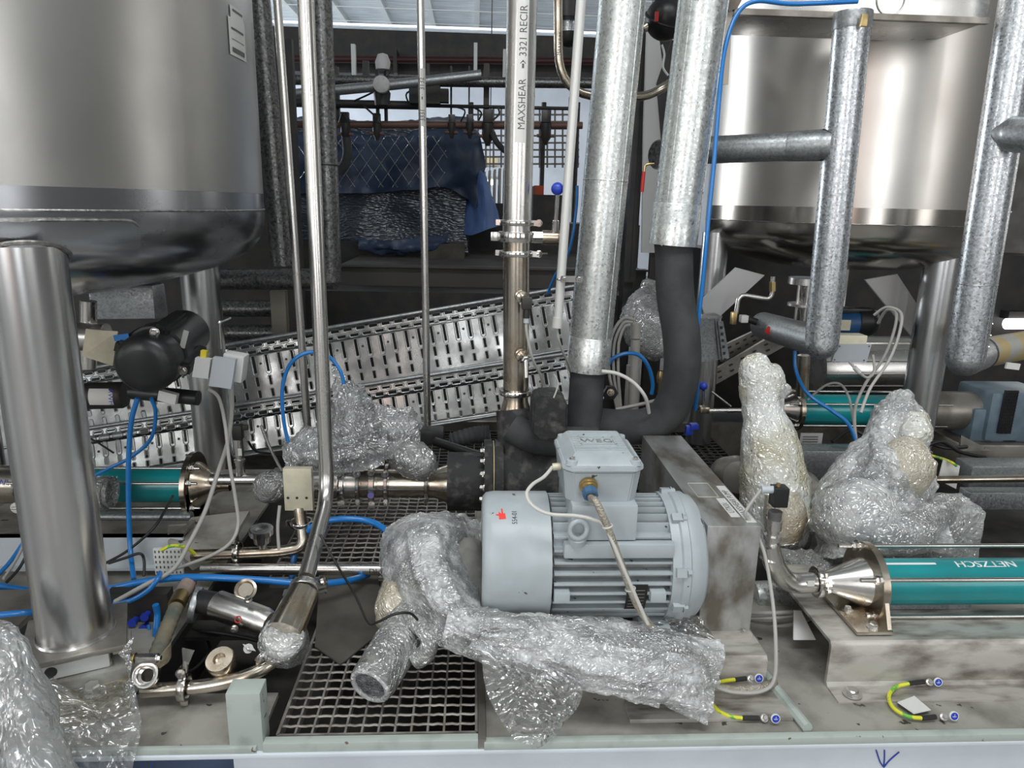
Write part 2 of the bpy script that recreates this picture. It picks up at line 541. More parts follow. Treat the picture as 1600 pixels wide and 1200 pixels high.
def loft(bm, rows, nu=40, nv=16, fold=None):
    """sheet through rows of points (each row a list of Vectors, same count)"""
    R_ = [smoothpath(r, max(2, nv // (len(r) - 1))) for r in rows]
    n = len(R_[0])
    cols_ = [smoothpath([r[i] for r in R_], max(2, nu // (len(rows) - 1))) for i in range(n)]
    m = len(cols_[0])
    if fold:
        # long soft folds running along the sheet
        amp, cnt, seed = fold
        C2 = [list(r) for r in cols_]
        for i in range(n):
            for j in range(m):
                du = cols_[i][min(j + 1, m - 1)] - cols_[i][max(j - 1, 0)]
                dv = cols_[min(i + 1, n - 1)][j] - cols_[max(i - 1, 0)][j]
                nn = du.cross(dv)
                if nn.length > 1e-9: nn.normalize()
                v_ = i / (n - 1) * cnt
                k = noise.noise(Vector((v_, j / m * 3.2 + seed, seed))) + .5 * noise.noise(Vector((v_ * 2.3, j / m * 7 + seed, seed + 4)))
                C2[i][j] = cols_[i][j] + nn * amp * k
        cols_ = C2
    g = [[bm.verts.new(cols_[i][j]) for j in range(m)] for i in range(n)]
    for i in range(n - 1):
        for j in range(m - 1):
            bm.faces.new((g[i][j], g[i + 1][j], g[i + 1][j + 1], g[i][j + 1]))
    return bm

def fatten(bm, t):
    bmesh.ops.recalc_face_normals(bm, faces=bm.faces[:])
    bmesh.ops.solidify(bm, geom=bm.faces[:], thickness=t)
    return bm

# ---------------------------------------------------------------- objects
THINGS = []

def _mesh(name, bm, m, sharp=40, recalc=True):
    if recalc: bmesh.ops.recalc_face_normals(bm, faces=bm.faces[:])
    ca = math.cos(R(sharp))
    bm.normal_update()
    for f in bm.faces: f.smooth = True
    for e in bm.edges:
        lf = e.link_faces
        if len(lf) == 2 and lf[0].normal.dot(lf[1].normal) < ca: e.smooth = False
    me = bpy.data.meshes.new(name)
    bm.to_mesh(me)
    bm.free()
    me.materials.append(M[m] if isinstance(m, str) else m)
    return me

def part(name, bm, m, parent, label=None, sharp=40, kind=None):
    o = bpy.data.objects.new(name, _mesh(name, bm, m, sharp))
    col.objects.link(o)
    o.parent = parent
    if label: o['label'] = label
    if kind: o['kind'] = kind
    return o

def thing(name, label, cat, group=None):
    o = bpy.data.objects.new(name, None)
    o.empty_display_size = .1
    col.objects.link(o)
    o['label'] = label
    o['category'] = cat
    if group: o['group'] = group
    THINGS.append(o)
    return o

def single(name, bm, m, label, cat, group=None, sharp=40, kind=None):
    me = _mesh(name, bm, m, sharp)
    xs = [v.co for v in me.vertices]
    c = Vector(((min(v.x for v in xs) + max(v.x for v in xs)) / 2, (min(v.y for v in xs) + max(v.y for v in xs)) / 2, min(v.z for v in xs)))
    me.transform(Matrix.Translation(-c))
    o = bpy.data.objects.new(name, me)
    o.location = c
    col.objects.link(o)
    o['label'] = label
    o['category'] = cat
    if group: o['group'] = group
    if kind: o['kind'] = kind
    return o

def struct(name, bm, m, label=None, parent=None, sharp=40):
    o = bpy.data.objects.new(name, _mesh(name, bm, m, sharp))
    col.objects.link(o)
    if parent: o.parent = parent
    else:
        o['kind'] = 'structure'
        if label: o['label'] = label
    return o

def copy_thing(src, delta, label, group=None):
    c = src.copy(); col.objects.link(c)
    c.location = Vector(src.location) + Vector(delta)
    c['label'] = label
    if group: c['group'] = group
    if src.type == 'EMPTY': THINGS.append(c)
    for ch in [o for o in bpy.data.objects if o.parent == src]:
        d = ch.copy(); col.objects.link(d); d.parent = c
        for g in [o for o in bpy.data.objects if o.parent == ch]:
            e = g.copy(); col.objects.link(e); e.parent = d
    return c

def text(name, s, size, fmap, m, parent, align='CENTER', squeeze=1.0):
    """flat lettering laid on a surface: fmap(u, v) -> point"""
    cu = bpy.data.curves.new('t', 'FONT')
    cu.body = s
    cu.size = size
    cu.align_x = align
    cu.align_y = 'CENTER'
    cu.resolution_u = 3
    o = bpy.data.objects.new('t', cu)
    col.objects.link(o)
    dg = bpy.context.evaluated_depsgraph_get()
    me = bpy.data.meshes.new_from_object(o.evaluated_get(dg))
    bpy.data.objects.remove(o)
    tb_ = bmesh.new()
    tb_.from_mesh(me)
    bmesh.ops.triangulate(tb_, faces=tb_.faces[:])
    for _ in range(4):
        le = [e for e in tb_.edges if e.calc_length() > size * .22]
        if not le: break
        bmesh.ops.subdivide_edges(tb_, edges=le, cuts=1)
        bmesh.ops.triangulate(tb_, faces=[f for f in tb_.faces if len(f.verts) > 3])
    tb_.to_mesh(me)
    tb_.free()
    for v in me.vertices:
        v.co = fmap(v.co.x * squeeze, v.co.y)
    me.materials.clear()
    me.materials.append(M[m])
    me.name = name
    q = bpy.data.objects.new(name, me)
    col.objects.link(q)
    q.parent = parent
    return q

def planemap(o, ux, uy):
    o = Vector(o); ux = Vector(ux).normalized(); uy = Vector(uy).normalized()
    return lambda u, v: o + ux * u + uy * v

def polemap(c, z0, r, th0=0.0, tilt=None):
    """reading upwards on an upright pipe; letter tops to the left"""
    c = Vector(c)
    d = Vector(tilt) if tilt else Vector((0, 0, 1))
    def f(u, v):
        th = th0 - v / r
        return c + d * ((z0 + u) / d.z) + Vector((math.sin(th) * r, -math.cos(th) * r, 0))
    return f

def hose(bm, l, r, seg=10, n=8):
    return tube(bm, smoothpath(pts3(l), n), r, seg)

def clamp(T, c, axis, ro, lug=(1, 0, 0), wing=False, w=.016, m='steel_pol'):
    """hygienic clamp: split ring, two hinged lugs and a closing bolt"""
    bm = BM(); a = Vector(axis).normalized(); c = Vector(c)
    ring(bm, c, a, ro, ro * .8, w)
    lg = Vector(lug).normalized()
    sd = a.cross(lg).normalized()
    for s in (-1, 1):
        p = c + lg * (ro + .008) + sd * s * .006
        x, y, z = lg, sd, a
        mm = Matrix((x, y, z)).transposed().to_4x4()
        mt = Matrix.Translation(p) @ mm @ Matrix.Diagonal((.022, .007, w, 1))
        bmesh.ops.create_cube(bm, size=1, matrix=mt)
    p = c - lg * (ro + .004)
    mt = Matrix.Translation(p) @ Matrix((lg, sd, a)).transposed().to_4x4() @ Matrix.Diagonal((.014, .012, w, 1))
    bmesh.ops.create_cube(bm, size=1, matrix=mt)
    r = part('clamp_ring', bm, m, T)
    bm = BM()
    q = c + lg * (ro + .012)
    cyl(bm, q - sd * .022, q + sd * .026, .0035, seg=8)
    bolt(bm, q + sd * .016, sd, .0075, .007)
    if wing:
        e = q + sd * .026
        for s in (-1, 1):
            x = (sd + lg * s * .9).normalized()
            mt = Matrix.Translation(e + x * .012) @ Matrix((x, a, x.cross(a))).transposed().to_4x4() @ Matrix.Diagonal((.03, .004, .010, 1))
            bmesh.ops.create_cube(bm, size=1, matrix=mt)
    b = bpy.data.objects.new('clamp_bolt', _mesh('clamp_bolt', bm, 'steel_pol'))
    col.objects.link(b)
    b.parent = r
    return r

# ================================================================ the hall
bm = BM(); box6(bm, -9, 9, -5, 16, -.36, -.3); struct('floor', bm, 'floor')
bm = BM(); box6(bm, -9, 9, 15.2, 15.4, -.3, 4.6); struct('wall_back', bm, 'wall')
bm = BM(); box6(bm, -9.2, -9, -5, 16, -.3, 4.6); struct('wall_left', bm, 'wall_d')
bm = BM(); box6(bm, 9, 9.2, -5, 16, -.3, 4.6); struct('wall_right', bm, 'wall_d')
# front wall with the openings of the tall windows
bm = BM()
xs = [-9, -7.6, -5.8, -4.45, -1.45, .2, 1.6, 3.8, 4.3, 5.35, 7.45, 9]
for i in range(0, len(xs), 2): box6(bm, xs[i], xs[i + 1], -5.0, -4.85, -.3, 4.6)
for i in range(1, len(xs) - 2, 2):
    box6(bm, xs[i], xs[i + 1], -5.0, -4.85, -.3, .75)
    box6(bm, xs[i], xs[i + 1], -5.0, -4.85, 4.05, 4.6)
struct('wall_front', bm, 'wall_d')
bm = BM(); box6(bm, -9, 9, -5, 16, 4.42, 4.5)
ce = struct('ceiling', bm, 'ceil')
for i in range(17):
    bm = BM(); x = -6.6 + i * .82
    box6(bm, x, x + .09, 4, 15.2, 4.33, 4.42); struct('purlin', bm, 'purlin', parent=ce)
for y in (12.6, 13.6, 14.6):
    bm = BM(); cyl(bm, (-7, y, 4.30), (7, y, 4.30), .008, seg=6); struct('stay_wire', bm, 'purlin', parent=ce)
# light steel girder carrying the roof, with its dark service duct below
bm = BM(); a = at(455, 62, 11); b = at(455, 39, 11)
box6(bm, -7, 7, 11, 11.03, a.z, b.z); box6(bm, -7, 7, 10.9, 11.1, b.z, b.z + .03); box6(bm, -7, 7, 10.9, 11.1, a.z - .03, a.z)
struct('trim_1', bm, 'girder', 'light grey steel girder under the roof')

def pxbox(name, m, label, cat, x0, y0, x1, y1, Y, depth, bev=0.0, group=None):
    a = at(x0, y1, Y); b = at(x1, y0, Y)
    bm = BM(); box6(bm, a.x, b.x, Y, Y + depth, a.z, b.z, bev=bev)
    return single(name, bm, m, label, cat, group)

T = thing('service_duct', 'dark service duct with a dull red pipe across the top of the hall', 'duct')
a = at(400, 109, 8.5); b = at(1060, 63, 8.5)
bm = BM(); box6(bm, a.x, b.x, 8.5, 9.0, a.z, b.z); part('duct_body', bm, 'dark', T)
bm = BM(); p = at(460, 92, 8.3); q = at(1040, 97, 8.3); cyl(bm, p, q, .035); part('red_pipe', bm, mat('dull_red_pipe', (.05, .010, .012), 0, .5), T, 'dull red pipe')
bm = BM()
for x in (440, 620, 830, 1020):
    p = at(x, 100, 8.45); box6(bm, p.x - .02, p.x + .02, 8.26, 8.5, p.z - .12, p.z + .12)
part('pipe_bracket', bm, 'dark', T)

# far pipe gallery
T = thing('valve_gallery', 'dark gallery of pipes hanging behind the thin pipes, above the blue tarpaulin', 'pipes')
GY = 5.6
for nm, l, r, m in (('upper_pipe', [(430, 124, GY), (800, 129, GY), (1000, 131, GY)], .036, 'galv_dark'),
                    ('slanted_pipe', [(430, 150, GY - .25), (620, 132, GY - .25), (752, 117, GY - .25)], .034, 'galv_grey'),
                    ('middle_pipe', [(430, 160, GY + .1), (665, 165, GY + .1)], .030, 'dark'),
                    ('thin_pipe', [(665, 165, GY + .1), (905, 170, GY + .1)], .013, 'dark'),
                    ('rusty_rail', [(430, 194, GY + .1), (910, 196, GY + .1)], .026, 'rust')):
    bm = BM(); tube(bm, pts3(l), r, 14); part(nm, bm, m, T)
for x, y0, y1, wd, m in ((553, 70, 118, 5, 'purlin'), (743, 68, 120, 6, 'purlin'), (788, 78, 125, 5, 'purlin'), (590, 110, 190, 3, 'dark'),
                      (603, 110, 195, 3, 'dark'), (572, 96, 120, 9, 'dark'), (705, 104, 190, 3, 'dark'), (733, 104, 190, 3, 'dark'),
                      (760, 100, 190, 10, 'dark'), (527, 105, 190, 4, 'dark'), (669, 100, 160, 4, 'dark')):
    a = at(x - wd / 2, y1, GY + .15); b = at(x + wd / 2, y0, GY + .15)
    bm = BM(); box6(bm, a.x, b.x, GY + .12, GY + .17, a.z, b.z); part('hanger', bm, m, T)
bm = BM(); p = at(597, 133, GY - .3)
lathe(bm, p, (0, -1, 0), [(0, 0), (0, .055), (.05, .055), (.06, .04), (.06, 0)], 20)
for k in range(6): bolt(bm, p + Vector((math.cos(k * PI / 3) * .036, -.055, math.sin(k * PI / 3) * .036)), (0, -1, 0), .006, .006)
part('flange', bm, 'boxlight', T)
bm = BM(); p = at(597, 153, GY - .2); lathe(bm, p, (0, 0, 1), [(-.06, 0), (-.05, .05), (.03, .06), (.09, .03), (.09, 0)], 16); part('valve_body', bm, 'dark', T)
bm = BM(); box(bm, at(664, 148, GY), (.22, .12, .13)); box(bm, at(688, 150, GY), (.12, .1, .09)); part('actuator', bm, 'dark', T)
bm = BM(); p = at(598, 97, GY); lathe(bm, p, (0, 0, 1), [(-.06, 0), (-.05, .05), (0, .055), (.05, .035), (.06, 0)], 14); part('warning_lamp', bm, 'boxlight', T)
for l in ([(553, 158, GY), (575, 148, GY), (590, 140, GY)], [(600, 112, GY), (610, 105, GY), (606, 118, GY)], [(568, 165, GY), (590, 185, GY)],
          [(664, 135, GY), (636, 145, GY), (638, 160, GY)], [(700, 165, GY), (726, 172, GY), (720, 190, GY)], [(740, 168, GY), (752, 176, GY), (748, 188, GY)],
          [(778, 168, GY), (780, 178, GY), (770, 188, GY)], [(530, 192, GY), (536, 176, GY), (545, 188, GY)]):
    bm = BM(); hose(bm, l, .007, 6, 4); part('wire', bm, 'blackcable', T)
labs = ['small dark valve on the rusty rail beside the dark mottled pipe', 'small dark valve hanging from the rusty rail below the pale round flange',
        'first small dark valve in the row right of the thin middle pipe', 'second small dark valve in the row right of the thin middle pipe',
        'largest small dark valve of the row, left of the lettered pipe', 'dark valve on the rail seen just right of the lettered pipe']
for i, (x, s) in enumerate(((541, 1.1), (590, 1.0), (706, .9), (734, .9), (762, 1.35), (852, 1.3))):
    T = thing('solenoid_valve', labs[i], 'valve', 'small valves along the rusty rail')
    c = at(x, 196, GY + .1)
    bm = BM(); box(bm, c + Vector((0, -.04, .045 * s)), (.055 * s, .05, .07 * s), bev=.006); part('coil', bm, 'black', T)
    bm = BM(); lathe(bm, c + Vector((0, -.04, 0)), (0, 0, -1), [(-.01, 0), (-.01, .032 * s), (.07 * s, .032 * s), (.09 * s, .018 * s), (.11 * s, .015), (.11 * s, 0)], 12); part('valve_body', bm, 'dark', T)
    bm = BM(); cyl(bm, c + Vector((-.05 * s, -.05, -.06 * s)), c + Vector((.05 * s, -.05, -.06 * s)), .012, seg=8); part('port', bm, 'rust', T)
T = None
bm = BM(); tube(bm, smoothpath(pts3([(541, 215, 5.6), (543, 240, 5.6), (538, 258, 5.6), (528, 270, 5.6)])), .035, 12)
single('drain_hose', bm, 'rubber', 'short black hose bending beside the dark mottled pipe', 'hose')
bm = BM(); tube(bm, smoothpath(pts3([(769, 207, 5.6), (776, 222, 5.6), (790, 236, 5.6), (806, 240, 5.6)])), .022, 12)
single('drain_hose', bm, 'rubber', 'short black hose running behind the lettered pipe from the rail', 'hose')

# film wrapped machine under a blue tarpaulin
T = thing('covered_machine', 'large machine wrapped in clear film with a blue tarpaulin over its top', 'machine')
WY = 6.6
a = at(450, 385, WY); b = at(728, 195, WY)
bm = BM()
bmesh.ops.create_cube(bm, size=1, matrix=Matrix.Translation(((a.x + b.x) / 2, WY + .9, (a.z + b.z) / 2)) @ Matrix.Diagonal((b.x - a.x, 1.8, b.z - a.z, 1)))
bmesh.ops.subdivide_edges(bm, edges=bm.edges[:], cuts=14, use_grid_fill=True)
crumple(bm, .05, 2.4, 3)
part('wrapped_body', bm, 'wrapmach', T)
bm = BM()
rows = []
for i, t in enumerate([0, .1, .25, .4, .55, .7, .82, .93, 1.0]):
    x = 446 + t * 296
    top = 188 - 4 * math.sin(t * 9)
    bot = [300, 303, 300, 302, 298, 296, 292, 306, 325][i]
    wv = .06 * math.sin(i * 2.1)
    rows.append([at(x - 14 * (t > .9), top, WY + 1.3), at(x, top + 3, WY + .5), at(x + 4, top + 18, WY - .02 + wv), at(x + 4 + 12 * t, (top + bot) / 2, WY - .12 - wv), at(x + 2, bot, WY - .12 + wv)])
loft(bm, rows, 100, 40); crumple(bm, .03, 2.8, 9); fatten(bm, .01)
part('tarpaulin', bm, 'tarp', T, 'blue tarpaulin')
bm = BM()
for k in range(17):
    for s in (-1, 1):
        x0 = 455 + k * 22
        p = [at(x0 + s * 8 * j + (0 if s > 0 else 60), 212 + j * 11.5, WY - .30) for j in range(8)]
        p = [q for q in p if at(450, 250, WY - .3).x < q.x < at(700, 250, WY - .3).x]
        if len(p) > 1: tube(bm, p, .0022, 4)
part('film_creases', bm, 'film', T, 'crossed film straps')
bm = BM(); box6(bm, at(668, 400, 6.3).x, at(726, 400, 6.3).x, 6.3, 6.9, at(690, 414, 6.3).z, at(690, 380, 6.3).z, bev=.03); part('packing_block', bm, 'cardboard', T, 'brown packed block')
bm = BM()
loft(bm, [[at(550, 370, 6.4), at(560, 378, 6.35), at(560, 388, 6.35)], [at(600, 376, 6.3), at(600, 388, 6.3), at(600, 396, 6.35)], [at(650, 372, 6.35), at(650, 388, 6.3), at(655, 394, 6.35)], [at(700, 365, 6.35), at(700, 378, 6.3), at(705, 384, 6.35)]], 40, 12)
crumple(bm, .03, 6, 2); fatten(bm, .008); part('tarpaulin_hem', bm, 'tarp', T)
bm = BM()
loft(bm, [[at(722, 232, 7.0), at(720, 300, 6.8), at(718, 362, 6.7)], [at(735, 236, 6.7), at(738, 300, 6.6), at(738, 368, 6.5)], [at(745, 245, 6.6), at(758, 300, 6.4), at(762, 358, 6.4)], [at(750, 262, 6.9), at(770, 310, 6.8), at(783, 352, 6.7)]], 36, 24)
crumple(bm, .018, 3, 5); fatten(bm, .01)
single('hanging_tarpaulin', bm, 'tarp_l', 'light blue tarpaulin hanging in a triangle beside the lettered pipe', 'tarpaulin')

# raised platform edge behind
T = thing('platform', 'low dark platform with a channel edge behind the thin upright pipes', 'platform')
a = at(528, 446, 5.4); b = at(1010, 424, 5.4)
bm = BM(); box6(bm, a.x, b.x, 5.4, 5.43, a.z, b.z); box6(bm, a.x, b.x, 5.34, 5.44, b.z, b.z + .015); box6(bm, a.x, b.x, 5.34, 5.44, a.z - .015, a.z); part('edge_channel', bm, mat('dark_grey_steel', (.09, .085, .08), .4, .5), T)
bm = BM(); box6(bm, a.x, b.x, 5.44, 7.4, b.z - .02, b.z); part('top_plate', bm, mat('platform_top', (.10, .095, .085), 0, .7, var=(.06, .055, .05), vscale=3), T)
for x in (556, 778, 960):
    p = at(x, 448, 5.5)
    bm = BM(); lathe(bm, (p.x, p.y, -.3), (0, 0, 1), [(0, .05), (.02, .05), (.03, .015), (p.z + .27, .015), (p.z + .27, .04), (p.z + .285, .04)], 14); part('levelling_foot', bm, 'dark', T)

# wire rack, window light and shelving seen between the centre pipes
T = thing('wire_rack', 'white wire mesh rack far behind the lettered pipe', 'rack')
RY = 9
bm = BM()
for x in range(735, 905, 12): cyl(bm, at(x, 168, RY), at(x, 262, RY), .012, seg=5)
for y in range(168, 262, 11): cyl(bm, at(733, y, RY), at(905, y, RY), .012, seg=5)
part('mesh', bm, 'wall_d', T, kind='stuff')
for x in (736, 850, 903):
    bm = BM(); cyl(bm, at(x, 160, RY), (at(x, 160, RY).x, RY, -.3), .03, seg=8); part('post', bm, 'dark', T)
pxbox('dark_bench', 'dark', 'long dark bench far behind the lettered pipe, carrying black crates', 'bench', 700, 352, 1000, 432, 7.3, .7)
pxbox('dark_plinth', 'dark', 'low dark plinth under the film wrapped machine', 'plinth', 440, 380, 700, 432, 6.5, .8)
bm = BM()
for k in range(6): 
    p = at(757 + k * 8, 300, 8); box6(bm, p.x - .012, p.x + .012, 8, 8.4, at(757, 345, 8).z, at(757, 268 - k * 2, 8).z)
single('slatted_frame', bm, 'boxlight', 'pale slatted frame standing behind the lettered pipe', 'frame')
pxbox('dark_crate', 'dark', 'black crate standing behind the lettered pipe at left', 'crate', 770, 318, 800, 352, 7.4, .5)
pxbox('dark_crate', 'dark', 'black crate standing behind the lettered pipe beside the blue knob', 'crate', 832, 305, 882, 352, 7.4, .5)
pxbox('orange_box', mat('orange_board', (.55, .09, .03), 0, .6), 'small orange box on the far shelf right of the lettered pipe', 'box', 836, 290, 850, 304, 7.4, .4)
pxbox('notice_board', mat('pale_yellow_board', (.60, .50, .30), 0, .6), 'pale yellow board on the far wall beyond the hanging tarpaulin', 'board', 752, 246, 778, 258, 15.14, .06)
T = thing('tube_lamp', 'bright fluorescent tube lamp far behind left of the lettered pipe', 'lamp')
bm = BM(); q = at(765, 281, 8.64); cyl(bm, q, (q.x, q.y, 4.33), .006, seg=6); part('drop_rod', bm, 'dark', T)
bm = BM(); cyl(bm, at(758, 285, 8.6), at(772, 285, 8.6), .03, seg=10); part('tube', bm, mat('lit_tube', (.9, .9, .9), 0, .4, emis=((1, 1, 1), 4)), T)
bm = BM(); a = at(765, 280, 8.66); box6(bm, a.x - .12, a.x + .12, 8.6, 8.68, a.z, a.z + .03); part('housing', bm, 'purlin', T)

# machine frame between the two big ducts
T = thing('machine_column', 'tall black machine column standing between the two big galvanised ducts', 'column')
a = at(975, 440, 4.6); b = at(1014, 40, 4.6)
bm = BM(); box6(bm, a.x, b.x, 4.6, 4.75, -.3, b.z); part('post', bm, 'black', T)
bm = BM(); box6(bm, a.x - .005, a.x + .03, 4.56, 4.6, a.z, b.z); box6(bm, b.x - .03, b.x + .005, 4.56, 4.6, a.z, b.z); part('edge_rail', bm, 'dark', T)
T = thing('machine_guard', 'pale grey sheet guard beside the black column left of the second big duct', 'guard')
q = at(1030, 395, 4.45); bm = BM(); box6(bm, q.x - .05, q.x + .05, 4.43, 4.5, -.3, q.z + .2); part('leg', bm, 'dark', T)
bm = BM(); prism(bm, [at(1012, 25, 4.4), at(1026, 25, 4.4), at(1052, 240, 4.4), at(1050, 395, 4.4), at(1003, 395, 4.4), at(1006, 200, 4.4)], (0, .03, 0)); part('panel', bm, 'boxlight', T)
bm = BM(); prism(bm, [at(1026, 130, 4.38), at(1050, 60, 4.38), at(1060, 230, 4.38), at(1035, 235, 4.38)], (0, .01, 0)); part('dark_window', bm, 'dark', T)

# grey wrapped stack at the far right and its lamp
bm = BM()
a = at(1515, 430, 4.8); b = at(1640, 215, 4.8)
bmesh.ops.create_cube(bm, size=1, matrix=Matrix.Translation(((a.x + b.x) / 2, 5.2, (a.z + b.z) / 2)) @ Matrix.Diagonal((b.x - a.x, .8, b.z - a.z, 1)))
bmesh.ops.subdivide_edges(bm, edges=bm.edges[:], cuts=10, use_grid_fill=True)
crumple(bm, .04, 4, 13)
single('covered_stack', bm, mat('grey_cloth', (.17, .165, .16), 0, .8, var=(.11, .105, .10), vscale=6), 'grey covered stack behind the rightmost upright duct', 'stack')
T = thing('tube_lamp', 'bright white lamp glowing low behind the rightmost upright duct', 'lamp')
bm = BM(); lathe(bm, at(1572, 506, 4.4), (1, 0, .02), [(0, 0), (0, .035), (.3, .035), (.3, 0)], 16); part('tube', bm, mat('lit_lamp', (.9, .9, .9), 0, .4, emis=((1, 1, 1), 3)), T)
bm = BM(); a = at(1570, 498, 4.45); box6(bm, a.x, a.x + .35, 4.42, 4.5, a.z, a.z + .05); part('housing', bm, 'dark', T)
# black bodies added to fill the darkness far behind and under the vessels
pxbox('dark_backing', 'dark', 'long black body added for the darkness beyond the cable trays', 'backing', 330, 462, 985, 640, 4.9, .35)
pxbox('dark_backing', 'dark', 'black body low behind the right vessel and its braces', 'backing', 1080, 400, 1640, 640, 4.5, .5)
pxbox('dark_panel', 'dark', 'black backing panel between the left vessel and the dark pipes', 'panel', -200, 60, 455, 640, 4.3, .05)

# ================================================================ the skid
T = thing('skid', 'long painted steel skid with deck plates and a blue white front beam', 'skid')
x0, x1 = -1.7, 2.7
xl = at(365, 1190, 1.3).x
bm = BM(); box6(bm, xl, x1, 1.300, 1.325, -.28, -.022); box6(bm, x0, x1, 1.285, 1.318, -.022, -.012, bev=.002); part('front_beam', bm, 'beam', T)
bm = BM(); box6(bm, x0, -.44, 1.288, 1.30, -.012, .002, bev=.002); part('beam_lip', bm, 'pale', T)
bm = BM(); box6(bm, .03, x1, 1.286, 1.305, -.014, .006, bev=.003); part('beam_lip', bm, 'pale', T)
bm = BM(); box6(bm, x0, -.44, 1.30, 1.465, -.012, 0); part('deck_plate', bm, 'deck', T)
bm = BM(); box6(bm, x0, -.76, 1.465, 2.9, -.012, .0); part('deck_plate', bm, 'deck', T)
bm = BM(); box6(bm, .035, x1, 1.305, 1.95, -.012, 0); part('deck_plate', bm, 'deck', T)
bm = BM(); box6(bm, .035, .75, 1.95, 2.45, -.012, 0); part('deck_plate', bm, 'deck', T)
bm = BM(); box6(bm, x0, x1, 1.33, 3.6, -.20, -.19); part('drip_tray', bm, 'pit', T)
a = onz(362, 1168, -.012); b = onz(414, 1168, -.012)
bm = BM(); box6(bm, a.x, b.x, 1.296, 1.345, -.012, .125, bev=.002)
part('post_stub', bm, 'pale', T, 'pale green square post stub')
bm = BM(); box6(bm, b.x, .018, 1.29, 1.312, -.012, .010, bev=.002); part('grating_curb', bm, 'pale', T)
bm = BM(); box6(bm, .018, .034, 1.29, 2.45, -.012, .012); part('divider_strip', bm, 'dirty_steel', T)
a = onz(1183, 1040, .01); b = onz(1262, 1138, .01)
bm = BM(); tube(bm, [a, (a + b) / 2, b], .012, 8); part('weld_ridge', bm, 'pale', T, 'pale green ridge across the deck')
bm = BM(); box6(bm, -.76, -.75, 1.465, 2.4, -.19, 0); part('pit_wall', bm, 'dark', T)
bm = BM(); box6(bm, x0, x1, 3.6, 3.63, -.28, 0); part('rear_beam', bm, 'dirty_steel', T)
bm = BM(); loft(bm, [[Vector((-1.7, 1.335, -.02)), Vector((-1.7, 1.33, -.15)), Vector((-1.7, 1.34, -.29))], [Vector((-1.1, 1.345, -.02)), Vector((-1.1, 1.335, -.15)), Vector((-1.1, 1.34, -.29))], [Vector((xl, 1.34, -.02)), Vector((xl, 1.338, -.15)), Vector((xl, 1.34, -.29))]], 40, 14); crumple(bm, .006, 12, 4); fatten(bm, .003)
single('blue_infill', bm, 'tarp', 'dark blue crumpled surface below the skid edge at the lower left', 'sheet')  # dark blue surface filling the space left of the beam face
# blue pen arrow on the beam face
bm = BM()
for l in ([(1369, 1172), (1375, 1190), (1381, 1199)], [(1405, 1175), (1390, 1188), (1381, 1199)], [(1382, 1172), (1382, 1185), (1381, 1199)]):
    tube(bm, smoothpath([Vector((at(x, y, 1.2985).x, 1.2985, at(x, y, 1.2985).z)) for x, y in l], 4), .0016, 5)
part('pen_arrow', bm, 'blueink', T, 'hand drawn blue arrow')
bm = BM()
for l in ([(217, 1182), (222, 1196)], [(241, 1180), (236, 1199)], [(226, 1178), (238, 1186)]):
    tube(bm, [at(x, y, 1.2985) for x, y in l], .0012, 5)
part('pen_mark', bm, 'blueink', T)

def grating(label, X0, X1, Y0, Y1, z, px, py, t=.0045, h=.022, m='grate'):
    T = thing('floor_grating', label, 'grating')
    bm = BM(); n = max(1, round((X1 - X0) / px))
    for i in range(n + 1):
        x = X0 + (X1 - X0) * i / n
        box6(bm, x - t / 2, x + t / 2, Y0, Y1, z - h, z)
    part('bearing_bars', bm, m, T)
    bm = BM(); n = max(1, round((Y1 - Y0) / py))
    for i in range(n + 1):
        y = Y0 + (Y1 - Y0) * i / n
        k = 0
        pts = [Vector((X0 + (X1 - X0) * j / 40, y, z - .002 + .0012 * math.sin(j * 2.4))) for j in range(41)]
        tube(bm, pts, .0030, 6)
    part('cross_rods', bm, m, T)
    bm = BM()
    for y in (Y0, Y1): box6(bm, X0, X1, y - .003, y + .003, z - .03, z + .003)
    for x in (X0, X1): box6(bm, x - .003, x + .003, Y0, Y1, z - .03, z + .003)
    part('edge_frame', bm, m, T)
    return T
grating('galvanised floor grating in front, carrying the wrapped pipe end', -.405, .014, 1.322, 1.965, .002, .036, .031)
grating('galvanised floor grating behind the lower pipe, under the blue hose', -.60, .014, 1.985, 2.62, .002, .036, .034)
grating('dark floor grating beyond the insulated pump and the guard box', -.35, 1.2, 2.70, 3.50, -.02, .04, .04, m='dark')
bm = BM(); a = onz(505, 905, .008)
prism(bm, [onz(500, 900, .006), onz(590, 895, .006), onz(600, 985, .006), onz(532, 1040, .006), onz(492, 1012, .006)], (0, 0, .004))
single('brown_sheet', bm, 'cardboard', 'dirty brown sheet lying on the front grating behind the wrapped pipe end', 'sheet')

# ================================================================ left vessel
T = thing('left_vessel', 'large round stainless steel vessel on the left with a domed bottom on tubular legs', 'tank')
LC = Vector((-1.50, 2.22, 0)); LR = .85
